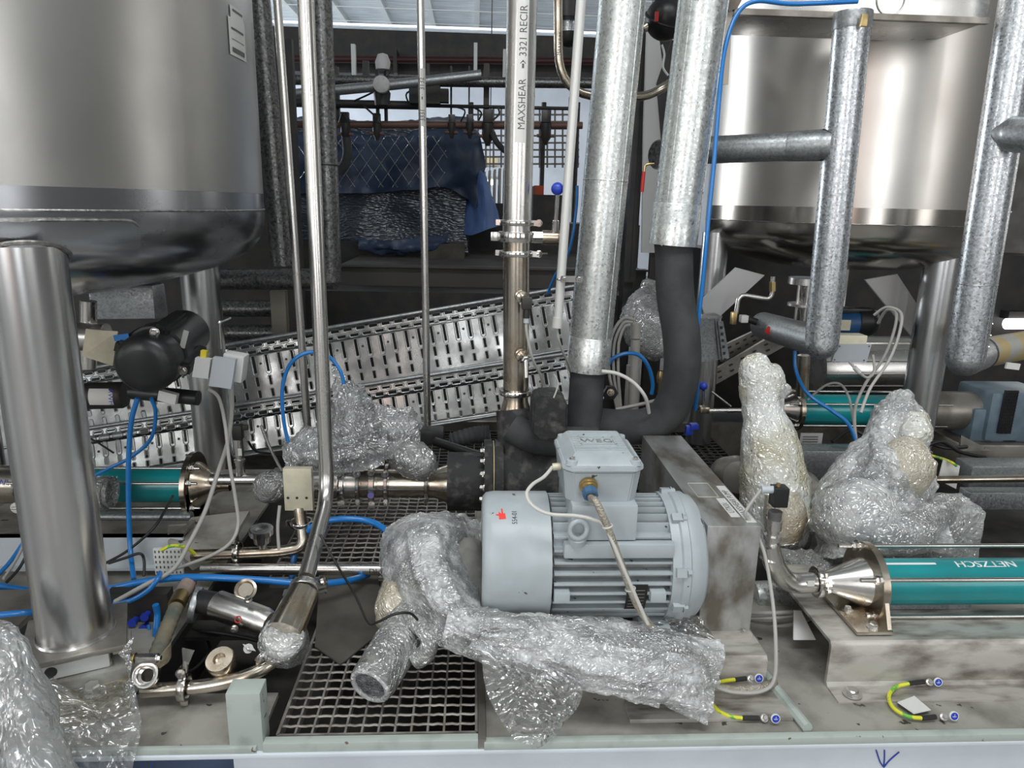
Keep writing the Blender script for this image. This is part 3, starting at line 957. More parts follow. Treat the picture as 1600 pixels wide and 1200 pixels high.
# keep the silhouette where it stands in the photo
zs = at(200, 294, 1.6).z
bm = BM(); lathe(bm, LC, (0, 0, 1), [(zs, LR), (1.9, LR), (3.2, LR)], 128); part('shell', bm, 'tank', T)
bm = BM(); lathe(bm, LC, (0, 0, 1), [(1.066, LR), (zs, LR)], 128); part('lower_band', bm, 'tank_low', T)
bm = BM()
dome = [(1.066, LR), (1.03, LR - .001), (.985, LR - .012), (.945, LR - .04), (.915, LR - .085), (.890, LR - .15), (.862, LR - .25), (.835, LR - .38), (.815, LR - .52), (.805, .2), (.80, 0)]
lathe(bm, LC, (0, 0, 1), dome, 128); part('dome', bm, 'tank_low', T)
bm = BM(); torus(bm, LC + Vector((0, 0, 1.066)), (0, 0, 1), LR, .003, 160, 6); part('weld_seam', bm, 'weld', T)
def onshell(px, py, rr=LR):
    d = ray(px, py); o = EYE - LC; a = d.x ** 2 + d.y ** 2; b = 2 * (o.x * d.x + o.y * d.y); c = o.x ** 2 + o.y ** 2 - rr * rr
    D_ = max(0, b * b - 4 * a * c)
    return EYE + d * ((-b - math.sqrt(D_)) / (2 * a))
# stickers near the right silhouette
for (px, py, wd, ht) in ((370, 25, .05, .035), (371, 62, .06, .095)):
    p = onshell(px, py); th = math.atan2(p.y - LC.y, p.x - LC.x)
    bm = BM()
    g = [[bm.verts.new((LC.x + (LR + .002) * math.cos(th + (i / 6 - .5) * wd * 2 / LR), LC.y + (LR + .002) * math.sin(th + (i / 6 - .5) * wd * 2 / LR), p.z + (j - .5) * ht)) for j in range(2)] for i in range(7)]
    for i in range(6): bm.faces.new((g[i][0], g[i + 1][0], g[i + 1][1], g[i][1]))
    q = part('sticker', bm, 'label', T, 'white paper sticker')
    bm = BM()
    for k in range(3 if ht > .05 else 1):
        z = p.z + ht * (.22 - .28 * k); hh = [.005, .0015, .012][k]
        g = [[bm.verts.new((LC.x + (LR + .003) * math.cos(th + (i / 6 - .5) * wd * 1.5 / LR), LC.y + (LR + .003) * math.sin(th + (i / 6 - .5) * wd * 1.5 / LR), z + (j - .5) * hh)) for j in range(2)] for i in range(7)]
        for i in range(6): bm.faces.new((g[i][0], g[i + 1][0], g[i + 1][1], g[i][1]))
    o = part('print', bm, 'greyink', q)
# pad plate welded round the head of the front leg
def dome_r(z):
    for (za, ra), (zb, rb) in zip(dome, dome[1:]):
        if zb <= z <= za: return ra + (rb - ra) * (za - z) / (za - zb)
    return LR
FL = Vector((at(115, 960, 1.50).x, 1.50, 0))
thf = math.atan2(FL.y - LC.y, FL.x - LC.x)
bm = BM()
prof = [(1.045, .0), (1.045, .5)]
zz = [1.045 - .02 * k for k in range(11)]
W = .31
grid = []
for z in zz:
    rr = dome_r(z) + .005
    grid.append([bm.verts.new((LC.x + rr * math.cos(thf + s * W), LC.y + rr * math.sin(thf + s * W), z)) for s in [-1, -.8, -.6, -.4, -.2, 0, .2, .4, .6, .8, 1]])
for a, b in zip(grid, grid[1:]):
    for i in range(10): bm.faces.new((a[i], a[i + 1], b[i + 1], b[i]))
part('leg_pad', bm, 'tank_low', T, 'welded pad plate over the front leg')
bm = BM()
def padp(s, z): rr = dome_r(z) + .006; return Vector((LC.x + rr * math.cos(thf + s * W), LC.y + rr * math.sin(thf + s * W), z))
tube(bm, fillet([padp(-1, .86), padp(-1, .95), padp(-1, 1.045)] + [padp(s, 1.046) for s in (-.6, -.2, .2, .6, 1)][:4] + [padp(1, 1.045), padp(1, .95), padp(1, .86)], .04, 5), .004, 8)
part('pad_weld', bm, 'weld', T)
def leg(T, x, y, ztop, r=.075, zb=.14, m='leg'):
    bm = BM(); L = ztop - zb
    lathe(bm, (x, y, zb), (0, 0, 1), [(0, r), (L, r), (L, 0)], 48)
    return part('leg', bm, m, T)
lg = leg(T, FL.x, FL.y, 1.0)
bm = BM(); torus(bm, (FL.x, FL.y, .975), (-.25, .35, .9), .079, .005, 40, 6); c_ = part('leg_weld', bm, 'weld', T)
RLx = at(326, 600, 2.95).x
leg(T, RLx, 2.95, .92, zb=0)
leg(T, -2.0, 2.9, .92, zb=0); leg(T, -2.1, 1.6, .95, zb=0)
bm = BM()
pc = Vector((FL.x, FL.y, .132))
box(bm, pc, (.205, .20, .014), rz=R(24), bev=.004); part('base_plate', bm, 'dirty_steel', T)
bm = BM(); torus(bm, (FL.x, FL.y, .14), (0, 0, 1), .076, .005, 40, 6); part('foot_weld', bm, 'steel', T)

# load cell mount under the front leg
T = thing('load_cell', 'pale load cell block bolted under the foot of the left vessel', 'load cell')
rz = R(24)
def rot2(dx, dy, dz=0):
    return Vector((FL.x + dx * math.cos(rz) - dy * math.sin(rz), FL.y + dx * math.sin(rz) + dy * math.cos(rz), dz))
bm = BM(); box(bm, rot2(-.01, -.07, .105), (.15, .035, .038), rz=rz, bev=.003); part('cell_body', bm, 'label', T)
bm = BM(); box(bm, rot2(.085, -.04, .108), (.03, .03, .03), rz=rz, bev=.002); part('end_block', bm, 'cream', T)
bm = BM(); lathe(bm, rot2(-.045, -.0875, .105), (math.sin(rz), -math.cos(rz), 0), [(0, .012), (.001, .012), (.001, 0)], 20); part('port_hole', bm, 'ink', T)
bm = BM(); box(bm, rot2(0, -.02, .078), (.21, .16, .012), rz=rz, bev=.002); box(bm, rot2(0, -.095, .055), (.21, .012, .055), rz=rz, bev=.002); box(bm, rot2(0, .0, .03), (.2, .16, .05), rz=rz); part('mount_bracket', bm, 'mount', T)
for q_ in ((-.05, -.09), (.06, -.075)):
    bm = BM(); bolt(bm, rot2(q_[0], q_[1], .084), (0, 0, 1), .010, .009); part('bracket_bolt', bm, 'steel', T)
bm = BM(); box(bm, rot2(.035, -.125, .030), (.14, .055, .055), rz=rz, bev=.003); part('shim_block', bm, 'wood', T)
bm = BM(); bolt(bm, rot2(.03, -.125, .058), (0, 0, 1), .018, .018); part('anchor_bolt', bm, 'steel', T)
bm = BM(); cyl(bm, rot2(-.085, -.105, .115), rot2(-.09, -.10, .04), .004, seg=8); part('stay_rod', bm, 'rust', T)

# ================================================================ right vessel
T = thing('right_vessel', 'round stainless steel vessel on the right with a mirror bright domed bottom', 'tank')
RC = Vector((1.69, 3.32, 0)); RR = .615
zs = at(1310, 324, 2.75).z
bm = BM(); lathe(bm, RC, (0, 0, 1), [(zs, RR), (3.2, RR)], 128); part('shell', bm, 'tank_r', T)
sm = at(1310, 350, 2.75).z
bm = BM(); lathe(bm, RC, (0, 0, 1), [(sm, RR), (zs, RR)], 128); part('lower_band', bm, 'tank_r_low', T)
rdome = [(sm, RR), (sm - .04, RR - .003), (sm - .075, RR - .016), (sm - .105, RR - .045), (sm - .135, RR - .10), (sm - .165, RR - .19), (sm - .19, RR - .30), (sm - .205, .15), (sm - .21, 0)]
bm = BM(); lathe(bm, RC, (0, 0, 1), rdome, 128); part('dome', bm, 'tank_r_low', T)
bm = BM(); torus(bm, RC + Vector((0, 0, sm)), (0, 0, 1), RR, .002, 160, 6); part('weld_seam', bm, 'weld', T)
p = at(1442, 600, 2.92)
ztop = at(1470, 375, 2.92).z
lgp = leg(T, p.x, 2.92, ztop, r=.072, zb=0)
p2 = at(1104, 420, 3.3); leg(T, p2.x + .03, 3.3, ztop, r=.06, zb=0)
leg(T, 1.95, 3.85, ztop, r=.07, zb=0)
# flat brace plates from dome to legs
for nm, poly, Y in (('brace', [(1095, 470), (1150, 418), (1195, 430), (1122, 497), (1103, 500)], 3.05), ('brace', [(1352, 437), (1402, 428), (1436, 480), (1428, 530)], 3.02)):
    bm = BM(); prism(bm, [at(x, y, Y) for x, y in poly], (0, .012, 0)); part(nm, bm, 'boxlight', T, 'flat grey brace plate')
bm = BM(); tube(bm, smoothpath([at(1488, 352, 2.80), at(1480, 372, 2.78), at(1462, 394, 2.80), at(1440, 410, 2.84)], 6), .0035, 8); part('pad_weld', bm, 'weld', T)
bm = BM()
cyl(bm, at(1262, 438, 3.32), at(1262, 505, 3.32), .035)
for k in range(6):
    a = k * PI / 3; q = at(1262, 470, 3.32) + Vector((math.cos(a) * .048, math.sin(a) * .048, 0)); cyl(bm, q - Vector((0, 0, .09)), q + Vector((0, 0, .09)), .008, seg=8)
q = at(1262, 434, 3.32); lathe(bm, q, (0, 0, -1), [(0, 0), (0, .085), (.03, .085), (.03, 0)], 32)
q = at(1255, 474, 3.30); lathe(bm, q, (0, 0, -1), [(0, 0), (0, .07), (.012, .07), (.012, 0)], 32)
part('outlet_stub', bm, 'steel', T)

# overhead stainless cabinet in front of the right vessel
T = thing('overhead_trough', 'stainless steel box trough overhead at the top right', 'trough')
a = at(1146, 20, 2.45); b = at(1545, 20, 2.45)
bm = BM(); box6(bm, a.x, b.x, 2.45, 2.75, a.z, a.z + .16, bev=.004); part('box', bm, 'steel', T)
bm = BM(); box6(bm, a.x, b.x, 2.44, 2.46, a.z - .006, a.z + .012); part('rim', bm, 'dirty_steel', T)
bm = BM(); q = at(1392, 0, 2.45); torus(bm, q - Vector((0, .002, 0)), (0, 1, 0), .045, .003, 32, 6); part('embossed_ring', bm, 'steel', T)
for x in (1386, 1503):
    bm = BM(); q = at(x, 20, 2.52); cyl(bm, q, q - Vector((0, 0, .03)), .006, seg=8); part('stud', bm, 'steel', T)
T = thing('cable_bracket', 'tan angled bracket strip left of the overhead trough, carrying the blue hose', 'bracket')
bm = BM(); prism(bm, [at(1130, 12, 2.40), at(1145, 16, 2.40), at(1138, 132, 2.40), at(1121, 132, 2.40)], (0, .006, 0)); part('strip', bm, mat('tan_strip', (.50, .44, .37), .3, .5), T)
bm = BM(); cyl(bm, at(1143, 0, 2.38), at(1143, 0, 2.50), .03, seg=8); part('hex_nut', bm, 'steel_brown', T)

# ================================================================ upright pipes
def pipe(label, px0, px1, Y, r, m='steel', name='steel_pipe', cat='pipe', top=None, seg=32):
    T = thing(name, label, cat)
    p0 = at(*px0, Y); p1 = at(*px1, Y)
    p0 = p1 + (p0 - p1) * 1.35 if top is None else p0
    bm = BM(); cyl(bm, p1, p0, r, seg=seg); part('pipe', bm, m, T)
    return T, p0, p1
# lettered riser
T, p0, p1 = pipe('big upright stainless pipe lettered MAXSHEAR 3321 RECIR', (816, 0), (808, 345), 2.2, .0425, 'steel', 'lettered_pipe')
d = p0 - p1
bm = BM(); e = at(806, 612, 2.2); cyl(bm, e, at(807, 378, 2.2), .040); part('lower_pipe', bm, 'steel_brown', T, 'heat tinted lower length')
bm = BM(); cyl(bm, at(807, 362, 2.2), at(807, 338, 2.2), .041); cyl(bm, at(807, 400, 2.2), at(807, 384, 2.2), .039); part('ferrule', bm, 'steel', T)
clamp(T, at(808, 348, 2.2), (0, 0, 1), .052, (1, -.15, 0))
clamp(T, at(807, 396, 2.2), (0, 0, 1), .053, (1, -.3, 0), wing=True)
q = clamp(T, at(806, 612, 2.2), (0, 0, 1), .053, (1, -.3, 0), wing=True)
bm = BM(); e = at(806, 616, 2.2); lathe(bm, e, (0, 0, -1), [(0, .038), (.02, .039), (.05, .048), (.062, .05)], 32); part('flared_end', bm, 'steel_brown', T)
f_ = lambda u, v: None
c0 = at(812, 205, 2.2); dd = (p0 - p1).normalized()
def slantmap(c, r, th0=0.0, d=dd):
    def f(u, v):
        th = th0 - v / r
        return c + d * u + Vector((math.sin(th) * r, -math.cos(th) * r, 0))
    return f
bm = BM()
g = [[bm.verts.new(slantmap(c0, .0429, .0)(u, v)) for v in [-.016 + .004 * k for k in range(9)]] for u in (-.035, .36)]
for i in range(8): bm.faces.new((g[0][i], g[0][i + 1], g[1][i + 1], g[1][i]))
lb = part('pipe_label', bm, mat('clear_pale_label', (.60, .60, .58), .35, .42), T, 'pale lettered strip')
text('lettering', 'MAXSHEAR', .030, slantmap(c0, .0434, .06), 'greyink', lb, 'LEFT', .88)
text('lettering', '3321 RECIR', .030, slantmap(c0 + dd * .192, .0434, .06), 'greyink', lb, 'LEFT', .88)
bm = BM(); fm = slantmap(c0 + dd * .172, .0434, .06)
for poly in ([(-.010, -.003), (.002, -.003), (.002, .003), (-.010, .003)], [(.002, -.009), (.012, 0), (.002, .009)]):
    vs = [bm.verts.new(fm(u, v)) for u, v in poly]; bm.faces.new(vs)
part('arrow', bm, 'greyink', T)
# sampling valve clamp body and sensor fittings
T2 = thing('sampling_valve', 'stainless sampling valve with blue ball lever on the lettered pipe', 'valve')
c = at(807, 370, 2.2)
bm = BM(); ring(bm, c, (0, 0, 1), .056, .041, .030); part('valve_ring', bm, 'steel_pol', T2)
bm = BM(); q = c + Vector((.056, -.01, 0)); cyl(bm, q - Vector((.01, 0, 0)), q + Vector((.022, 0, 0)), .019, seg=6); part('union_nut', bm, 'steel', T2)
bm = BM(); box(bm, c + Vector((-.066, 0, 0)), (.022, .02, .026), bev=.003); part('hinge_block', bm, 'steel', T2)
bm = BM(); cyl(bm, q + Vector((.02, 0, 0)), q + Vector((.075, 0, 0)), .021); part('outlet', bm, 'steel_brown', T2)
bm = BM(); k0 = q + Vector((.058, -.005, .018)); k1 = at(871, 304, 2.17); cyl(bm, k0, k1, .0055, seg=10); cyl(bm, k0, k0 + (k1 - k0) * .3, .010, seg=10); lv = part('lever', bm, 'steel_pol', T2)
bm = BM(); bmesh.ops.create_uvsphere(bm, u_segments=20, v_segments=14, radius=.0185, matrix=Matrix.Translation(at(871, 295, 2.17))); part('ball_knob', bm, 'bluepl', T2, 'blue ball knob')
for (x, y, lab, ang) in ((813, 462, 'black plugged sensor on the lettered pipe, the upper of two', 1), (813, 553, 'bare stainless sensor stub on the lettered pipe, the lower of two', 0)):
    T2 = thing('temperature_sensor', lab, 'sensor')
    c = at(x, y, 2.16)
    ax = Vector((.25, -1, -.15)).normalized()
    bm = BM(); lathe(bm, c, ax, [(0, .019), (.008, .019), (.01, .016), (.016, .016), (.018, .020), (.026, .020), (.03, .013), (.045, .013), (.045, 0)], 20); part('boss', bm, 'steel_brown', T2)
    if ang:
        q = c + ax * .05
        bm = BM(); box(bm, q + Vector((.004, -.004, -.008)), (.030, .028, .034), bev=.004); part('plug', bm, 'black', T2)
        bm = BM(); cyl(bm, q + Vector((.004, -.004, -.022)), q + Vector((.004, -.004, -.052)), .010, seg=10); part('cable_nut', bm, 'black', T2)
        bm = BM(); cyl(bm, q + Vector((.004, -.004, -.05)), q + Vector((.004, -.004, -.066)), .0085, seg=10); part('gland', bm, 'cone', T2)
        bm = BM(); s = q + Vector((.004, -.004, -.066)); tube(bm, smoothpath([s, at(823, 520, 2.1), at(832, 560, 2.1), at(846, 590, 2.15), at(846, 610, 2.2)]), .004, 8); part('lead', bm, 'cable', T2)
    else:
        q = c + ax * .045
        bm = BM(); bolt(bm, q, ax, .013, .012, False); cyl(bm, q + ax * .01, q + ax * .02 + Vector((0, 0, -.05)), .006, seg=8); part('tip', bm, 'steel', T2)

# thin and middle risers
T, p0, p1 = pipe('thinnest upright steel pipe just right of the left vessel, ending in wrapped valves', (433, 0), (481, 672), 2.55, .0135)
T, p0, p1 = pipe('thin upright stainless pipe lettered 3331 3132 in the middle', (657, 0), (668, 664), 2.5, .0125, 'steel', 'lettered_pipe')
dd2 = (p0 - p1).normalized()
def smap(c, r, th0, d): return lambda u, v: c + d * u + Vector((math.sin(th0 - v / r) * r, -math.cos(th0 - v / r) * r, 0))
c_ = at(660, 152, 2.5)
bm = BM(); g = [[bm.verts.new(smap(c_, .0128, 0, dd2)(u, v)) for v in [-.012 + .003 * k for k in range(9)]] for u in (-.09, .085)]
for i in range(8): bm.faces.new((g[0][i], g[0][i + 1], g[1][i + 1], g[1][i]))
lb = part('pipe_label', bm, mat('pale_label', (.42, .42, .40), .3, .5), T)
text('lettering', '3331', .024, smap(c_ - dd2 * .075, .0131, 0, dd2), 'ink', lb, 'LEFT', .8)
text('lettering', '3132', .024, smap(c_ + dd2 * .020, .0131, 0, dd2), 'ink', lb, 'LEFT', .8)
bm = BM(); fm = smap(c_, .0131, 0, dd2)
for poly in ([(-.008, -.002), (.0, -.002), (.0, .002), (-.008, .002)], [(.0, -.006), (.008, 0), (.0, .006)]):
    vs = [bm.verts.new(fm(u, v)) for u, v in poly]; bm.faces.new(vs)
part('arrow', bm, 'ink', lb)
# pipe 3312 that bends forward into the union
T = thing('bent_pipe', 'long stainless pipe lettered 3312 that bends forward low over the grating', 'pipe')
pa = at(471, -150, 1.98); pb = at(512, 775, 1.95); pc_ = at(478, 905, 1.60)
bm = BM(); tube(bm, fillet([pa, pb, pc_], .09, 10), .0205, 28); part('pipe', bm, 'steel', T)
dd3 = (pa - pb).normalized()
c_ = at(474, 88, 1.98)
text('lettering', '3312', .026, smap(c_ - dd3 * .0, .0209, .3, dd3), 'ink', T, 'LEFT', .85)
text('lettering', '5115', .026, smap(c_ + dd3 * .105, .0209, .3, dd3), 'ink', T, 'LEFT', .85)
bm = BM(); fm = smap(c_ + dd3 * .085, .0209, .3, dd3)
for poly in ([(-.009, -.003), (.0, -.003), (.0, .003), (-.009, .003)], [(.0, -.007), (.008, 0), (.0, .007)]):
    vs = [bm.verts.new(fm(u, v)) for u, v in poly]; bm.faces.new(vs)
part('arrow', bm, 'ink', T)
dax = (pc_ - pb).normalized()
clamp(T, at(475, 922, 1.57), dax, .036, (.9, .1, .15), w=.02, m='steel')
# dark mottled uprights
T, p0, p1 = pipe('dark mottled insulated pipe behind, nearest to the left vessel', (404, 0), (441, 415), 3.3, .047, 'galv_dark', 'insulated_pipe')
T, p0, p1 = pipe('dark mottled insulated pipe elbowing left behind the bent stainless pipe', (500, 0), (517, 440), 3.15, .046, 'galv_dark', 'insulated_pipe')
bm = BM(); e = at(520, 436, 3.15); cyl(bm, e + Vector((.01, 0, 0)), at(330, 437, 3.25), .046); part('elbow_pipe', bm, 'galv_dark', T)
for y in (258,):
    bm = BM(); q = at(511, y, 3.15); torus(bm, q, (0, 0, 1), .046, .003, 32, 6); part('seam', bm, 'dark', T)
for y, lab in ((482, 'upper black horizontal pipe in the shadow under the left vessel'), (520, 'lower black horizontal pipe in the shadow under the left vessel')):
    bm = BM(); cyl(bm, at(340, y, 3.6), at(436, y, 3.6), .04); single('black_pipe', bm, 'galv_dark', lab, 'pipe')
bm = BM(); a = at(426, 532, 3.45); b = at(445, 455, 3.45); box6(bm, a.x, b.x, 3.45, 3.5, a.z, b.z); single('pale_post', bm, mat('tan_steel', (.22, .21, .17), .3, .5), 'short pale post behind the bent stainless pipe above the cable tray', 'post')
# pale thin conduit with clip on the big duct
T, p0, p1 = pipe('slim white conduit leaning along the left side of the big duct', (908, 0), (872, 498), 2.15, .0135, 'cable_w', 'conduit')
M['conduit'] = mat('white_conduit', (.62, .62, .60), .2, .35)
for o in [o for o in bpy.data.objects if o.parent == T]: o.data.materials[0] = M['conduit']
bm = BM(); cyl(bm, at(872, 496, 2.15), at(870, 512, 2.15), .0155); part('end_cap', bm, 'cable_w', T)
bm = BM(); tube(bm, smoothpath([at(870, 512, 2.15), at(874, 535, 2.15), at(884, 560, 2.2), at(892, 580, 2.3)]), .004, 8); part('lead', bm, 'cable', T)
bm = BM(); box(bm, at(893, 436, 2.13), (.065, .004, .018)); torus(bm, at(878, 436, 2.15), (0, 0, 1), .015, .003, 20, 6); bolt(bm, at(905, 436, 2.12), (0, -1, 0), .006, .005); bolt(bm, at(882, 436, 2.12), (0, -1, 0), .006, .005); part('pipe_clip', bm, 'steel_pol', T)

# big cladded ducts
T = thing('cladded_duct', 'big leaning galvanised duct in the middle ending in black foam', 'duct')
p1 = at(918, 578, 2.38); p0 = p1 + (at(973, 0, 2.38) - p1) * 1.3
dv = (p0 - p1).normalized()
bm = BM(); cyl(bm, p1, p0, .071, seg=64); part('cladding', bm, 'galv', T)
for t in (.115, .62):
    bm = BM(); torus(bm, p1 + dv * (t), dv, .0712, .0018, 64, 6); part('swage', bm, 'galv', T)
bm = BM(); lathe(bm, p1, dv, [(0, .0735), (.115, .0728), (.117, .0715)], 64); part('end_sleeve', bm, 'galv', T)
bm = BM(); cyl(bm, p1 + dv * .002, at(910, 705, 2.30), .0585, seg=48); fo = part('foam_sleeve', bm, 'rubber', T, 'black foam insulation')
def fmap2(u, v):
    c = at(929, 590, 2.30); return at(926 , 582 + u * 590, 2.30 ) + Vector((v, 0, 0)) + Vector((0, -.05 + abs(v) * .4, 0))
bm = BM()
q0 = at(905, 400, 2.3); 
tube(bm, [p1 + dv * t + Vector((.0712 * math.sin(R(38)), -.0712 * math.cos(R(38)), 0)) for t in (0, 1.7)], .0015, 6); part('long_seam', bm, 'galv', T)
T = thing('cladded_duct', 'big galvanised duct right of the middle with a black foam hose bending left below it', 'duct')
p1 = at(1051, 383, 2.30); p0 = p1 + (at(1099, 0, 2.30) - p1) * 1.5
dv = (p0 - p1).normalized()
bm = BM(); cyl(bm, p1, p0, .0725, seg=64); part('cladding', bm, 'galv', T)
bm = BM(); lathe(bm, p1, dv, [(0, .0755), (.125, .0745), (.127, .073)], 64); part('end_sleeve', bm, 'galv', T)
for th in (-42, 62):
    bm = BM(); tube(bm, [p1 + dv * t + Vector((.073 * math.sin(R(th)), -.073 * math.cos(R(th)), 0)) for t in (0, 1.4)], .0016, 6); part('long_seam', bm, 'galv', T)
bm = BM()
pl = smoothpath([p1 + dv * .01, at(1053, 400, 2.30), at(1055, 460, 2.28), at(1064, 520, 2.26), at(1066, 570, 2.26), at(1058, 615, 2.27), at(1038, 650, 2.29), at(1005, 666, 2.31), at(965, 667, 2.32), at(935, 664, 2.38)], 8)
tube(bm, pl, .0595, 40); part('foam_hose', bm, 'rubber', T, 'black foam insulated hose')
# ring of U pipe at the top middle
T = thing('u_bend_pipe', 'thin lettered steel pipe bending in a U behind the white conduit', 'pipe')
bm = BM(); tube(bm, fillet(pts3([(871, -120, 2.9), (873, 150, 2.9), (1010, 151, 2.9), (1040, 135, 2.9), (1110, 92, 3.1)]), .16, 8), .0165, 20); part('pipe', bm, 'steel_brown', T)
cc = at(872, 108, 2.9)
text('lettering', 'MAXSHEAR', .02, smap(cc + Vector((0, 0, .045)), .0169, 0, Vector((0, 0, 1))), 'ink', T, 'LEFT', .8)
text('lettering', '33', .02, smap(cc - Vector((0, 0, .02)), .0169, 0, Vector((0, 0, 1))), 'ink', T, 'LEFT', .8)
bm = BM(); box(bm, at(895, 162, 2.88), (.03, .03, .05), bev=.004); part('pipe_hook', bm, 'dark', T)
T = thing('hanging_flask', 'dark round valve head with a pale collar hanging near the top middle', 'valve')
bm = BM(); q = at(889, 10, 3.2); lathe(bm, q, (0, 0, 1), [(-.05, 0), (-.045, .055), (.02, .062), (.25, .062)], 24); part('black_head', bm, 'black', T)
bm = BM(); q = at(890, 30, 3.25); cyl(bm, q, q - Vector((0, 0, .07)), .047); part('collar', bm, 'galv_blue', T)
bm = BM(); q = at(890, 52, 3.25); lathe(bm, q, (0, 0, -1), [(0, .055), (.03, .05), (.05, .03), (.055, 0)], 24); part('lower_cup', bm, 'black', T)
T = thing('hanging_flask', 'black valve housing with a red tag at the top between the two big ducts', 'valve')
bm = BM(); q = at(1040, 30, 2.7); bmesh.ops.create_uvsphere(bm, u_segments=28, v_segments=16, radius=.07, matrix=Matrix.Translation(q)); cyl(bm, q, q + Vector((0, 0, .2)), .05); part('housing', bm, 'black', T)
bm = BM(); torus(bm, q, (.2, -.6, 1), .071, .004, 32, 6); part('band', bm, 'dark', T)
bm = BM(); box(bm, at(1026, 26, 2.62), (.012, .006, .03)); part('tag', bm, 'red', T)
bm = BM(); cyl(bm, at(1005, 45, 2.7), at(1040, 22, 2.7), .016); part('stem', bm, 'steel_brown', T)
bm = BM(); tube(bm, smoothpath(pts3([(1034, 70, 2.65), (1038, 85, 2.65), (1036, 105, 2.65), (1044, 118, 2.65)])), .004, 8); part('hook', bm, 'purlin', T)
T = thing('ball_valve', 'ball valve with a red lever sticking out left of the second big duct', 'valve')
bm = BM(); q = at(1030, 243, 2.5); cyl(bm, q + Vector((-.02, -.05, 0)), q + Vector((.1, .02, 0)), .042); part('body', bm, 'galv_dark', T)
bm = BM(); ring(bm, q + Vector((-.01, -.045, 0)), (1, .5, 0), .047, .03, .02); part('flange', bm, 'dirty_steel', T)
bm = BM(); tube(bm, smoothpath(pts3([(1022, 256, 2.4), (1009, 258, 2.4), (1007, 270, 2.4)])), .004, 8); lv = part('lever', bm, 'brass', T)
bm = BM(); cyl(bm, at(1006, 268, 2.4), at(1003, 300, 2.4), .006, seg=10); g_ = bpy.data.objects.new('lever_grip', _mesh('lever_grip', bm, 'red')); col.objects.link(g_); g_.parent = lv

# right-hand ducts in front of the right vessel
T = thing('cladded_duct', 'slimmer galvanised duct with a side branch in front of the right vessel', 'duct')
p0 = at(1333, 22, 2.4); p1 = at(1284, 535, 2.4)
dv = (p0 - p1).normalized(); rr = .0555
bm = BM(); cyl(bm, p1 - dv * .0, p0, rr, seg=48); part('cladding', bm, 'galv_blue', T)
bm = BM(); q = p0; ring(bm, q - dv * .02, dv, rr + .003, rr - .01, .05); part('top_band', bm, 'galv_grey', T)
bm = BM(); bmesh.ops.create_uvsphere(bm, u_segments=32, v_segments=20, radius=rr, matrix=Matrix.Translation(p1 - dv * .003)); part('elbow', bm, 'galv_blue', T)
bm = BM(); e = at(1192, 508, 2.9); cyl(bm, p1 - dv * .0, e, rr * .97, rr * .97, seg=40); part('rear_arm', bm, 'galv_grey', T, 'dull grey arm running back left')
el = (e - p1).normalized()
bm = BM(); x_, y_, z_ = basis(el); q = at(1208, 520, 2.705); box(bm, q, (.058, .012, .026), ry=R(24), rz=R(-35), bev=.002); part('red_sticker', bm, 'red', T, 'red sticker')
bm = BM(); br0 = at(1300, 226, 2.4); br1 = at(1095, 235, 2.62)
cyl(bm, br0 , br1, .046, seg=40); part('side_branch', bm, 'galv_grey', T)
bm = BM(); lathe(bm, br0 + (br1 - br0).normalized() * .03, br1 - br0, [(0, .05), (.05, .049), (.10, .0475), (.105, .0465)], 40); part('branch_collar', bm, 'galv_grey', T)
bm = BM()
for t in (.06, .1, .25, .4): bolt(bm, p1 + dv * t + Vector((math.sin(R(-48)) * rr, -math.cos(R(-48)) * rr, 0)), (math.sin(R(-48)), -math.cos(R(-48)), 0), .0035, .003, False)
part('rivets', bm, 'steel', T)
bm = BM(); tube(bm, [p1 + dv * t + Vector((math.sin(R(-52)) * rr, -math.cos(R(-52)) * rr, 0)) for t in (0, .3)], .0016, 6); part('long_seam', bm, 'galv_grey', T)
bm = BM(); box(bm, at(1350, 32, 2.32), (.022, .01, .035), bev=.003); part('brass_clip', bm, 'brass', T)

T = thing('cladded_duct', 'rightmost upright galvanised duct with a short elbow at its foot', 'duct')
p0 = at(1602, -40, 2.4); p1 = at(1508, 560, 2.4); rr = .062
dv = (p0 - p1).normalized()
bm = BM(); cyl(bm, p1, p0, rr, seg=48); part('cladding', bm, 'galv_blue', T)
bm = BM(); bmesh.ops.create_uvsphere(bm, u_segments=36, v_segments=20, radius=rr, matrix=Matrix.Translation(p1)); cyl(bm, p1, p1 + Vector((.10, .07, .005)), rr * .97, seg=36); part('elbow', bm, 'galv_grey', T)
bm = BM(); q = p1 + Vector((.10, .07, .005)); ring(bm, q, (1, .7, 0), rr, rr * .8, .012); part('end_band', bm, 'dark', T)
bm = BM(); cyl(bm, q, q + Vector((.35, .2, .0)), rr * .88, seg=36); part('pipe_end', bm, mat('grey_pipe_with_foam', (.36, .36, .33), .2, .55, var=(.42, .33, .16), vscale=9, vlo=.5, vhi=.56, bump=.3, bscale=60), T, 'grey pipe end with yellowed foam patches')
bm = BM(); box(bm, at(1582, 572, 2.40), (.05, .008, .022), ry=R(6)); part('metal_tag', bm, 'label', T)
bm = BM(); c_ = at(1556, 208, 2.37); e = at(1600, 210, 2.28); lathe(bm, c_, e - c_, [(-.03, .0), (0, .02), (.05, .052), (.07, .055), (.15, .055)], 40); part('cone_branch', bm, 'galv_grey', T)
bm = BM(); lathe(bm, c_ + (e - c_).normalized() * .1505, e - c_, [(0, 0), (0.0005, .04)], 32); part('open_end', bm, 'insul_end', T)
bm = BM()
for t in (.05, .09, .13, .5, .9): bolt(bm, p1 + dv * t + Vector((math.sin(R(45)) * rr, -math.cos(R(45)) * rr, 0)), (math.sin(R(45)), -math.cos(R(45)), 0), .0035, .003, False)
part('rivets', bm, 'steel', T)
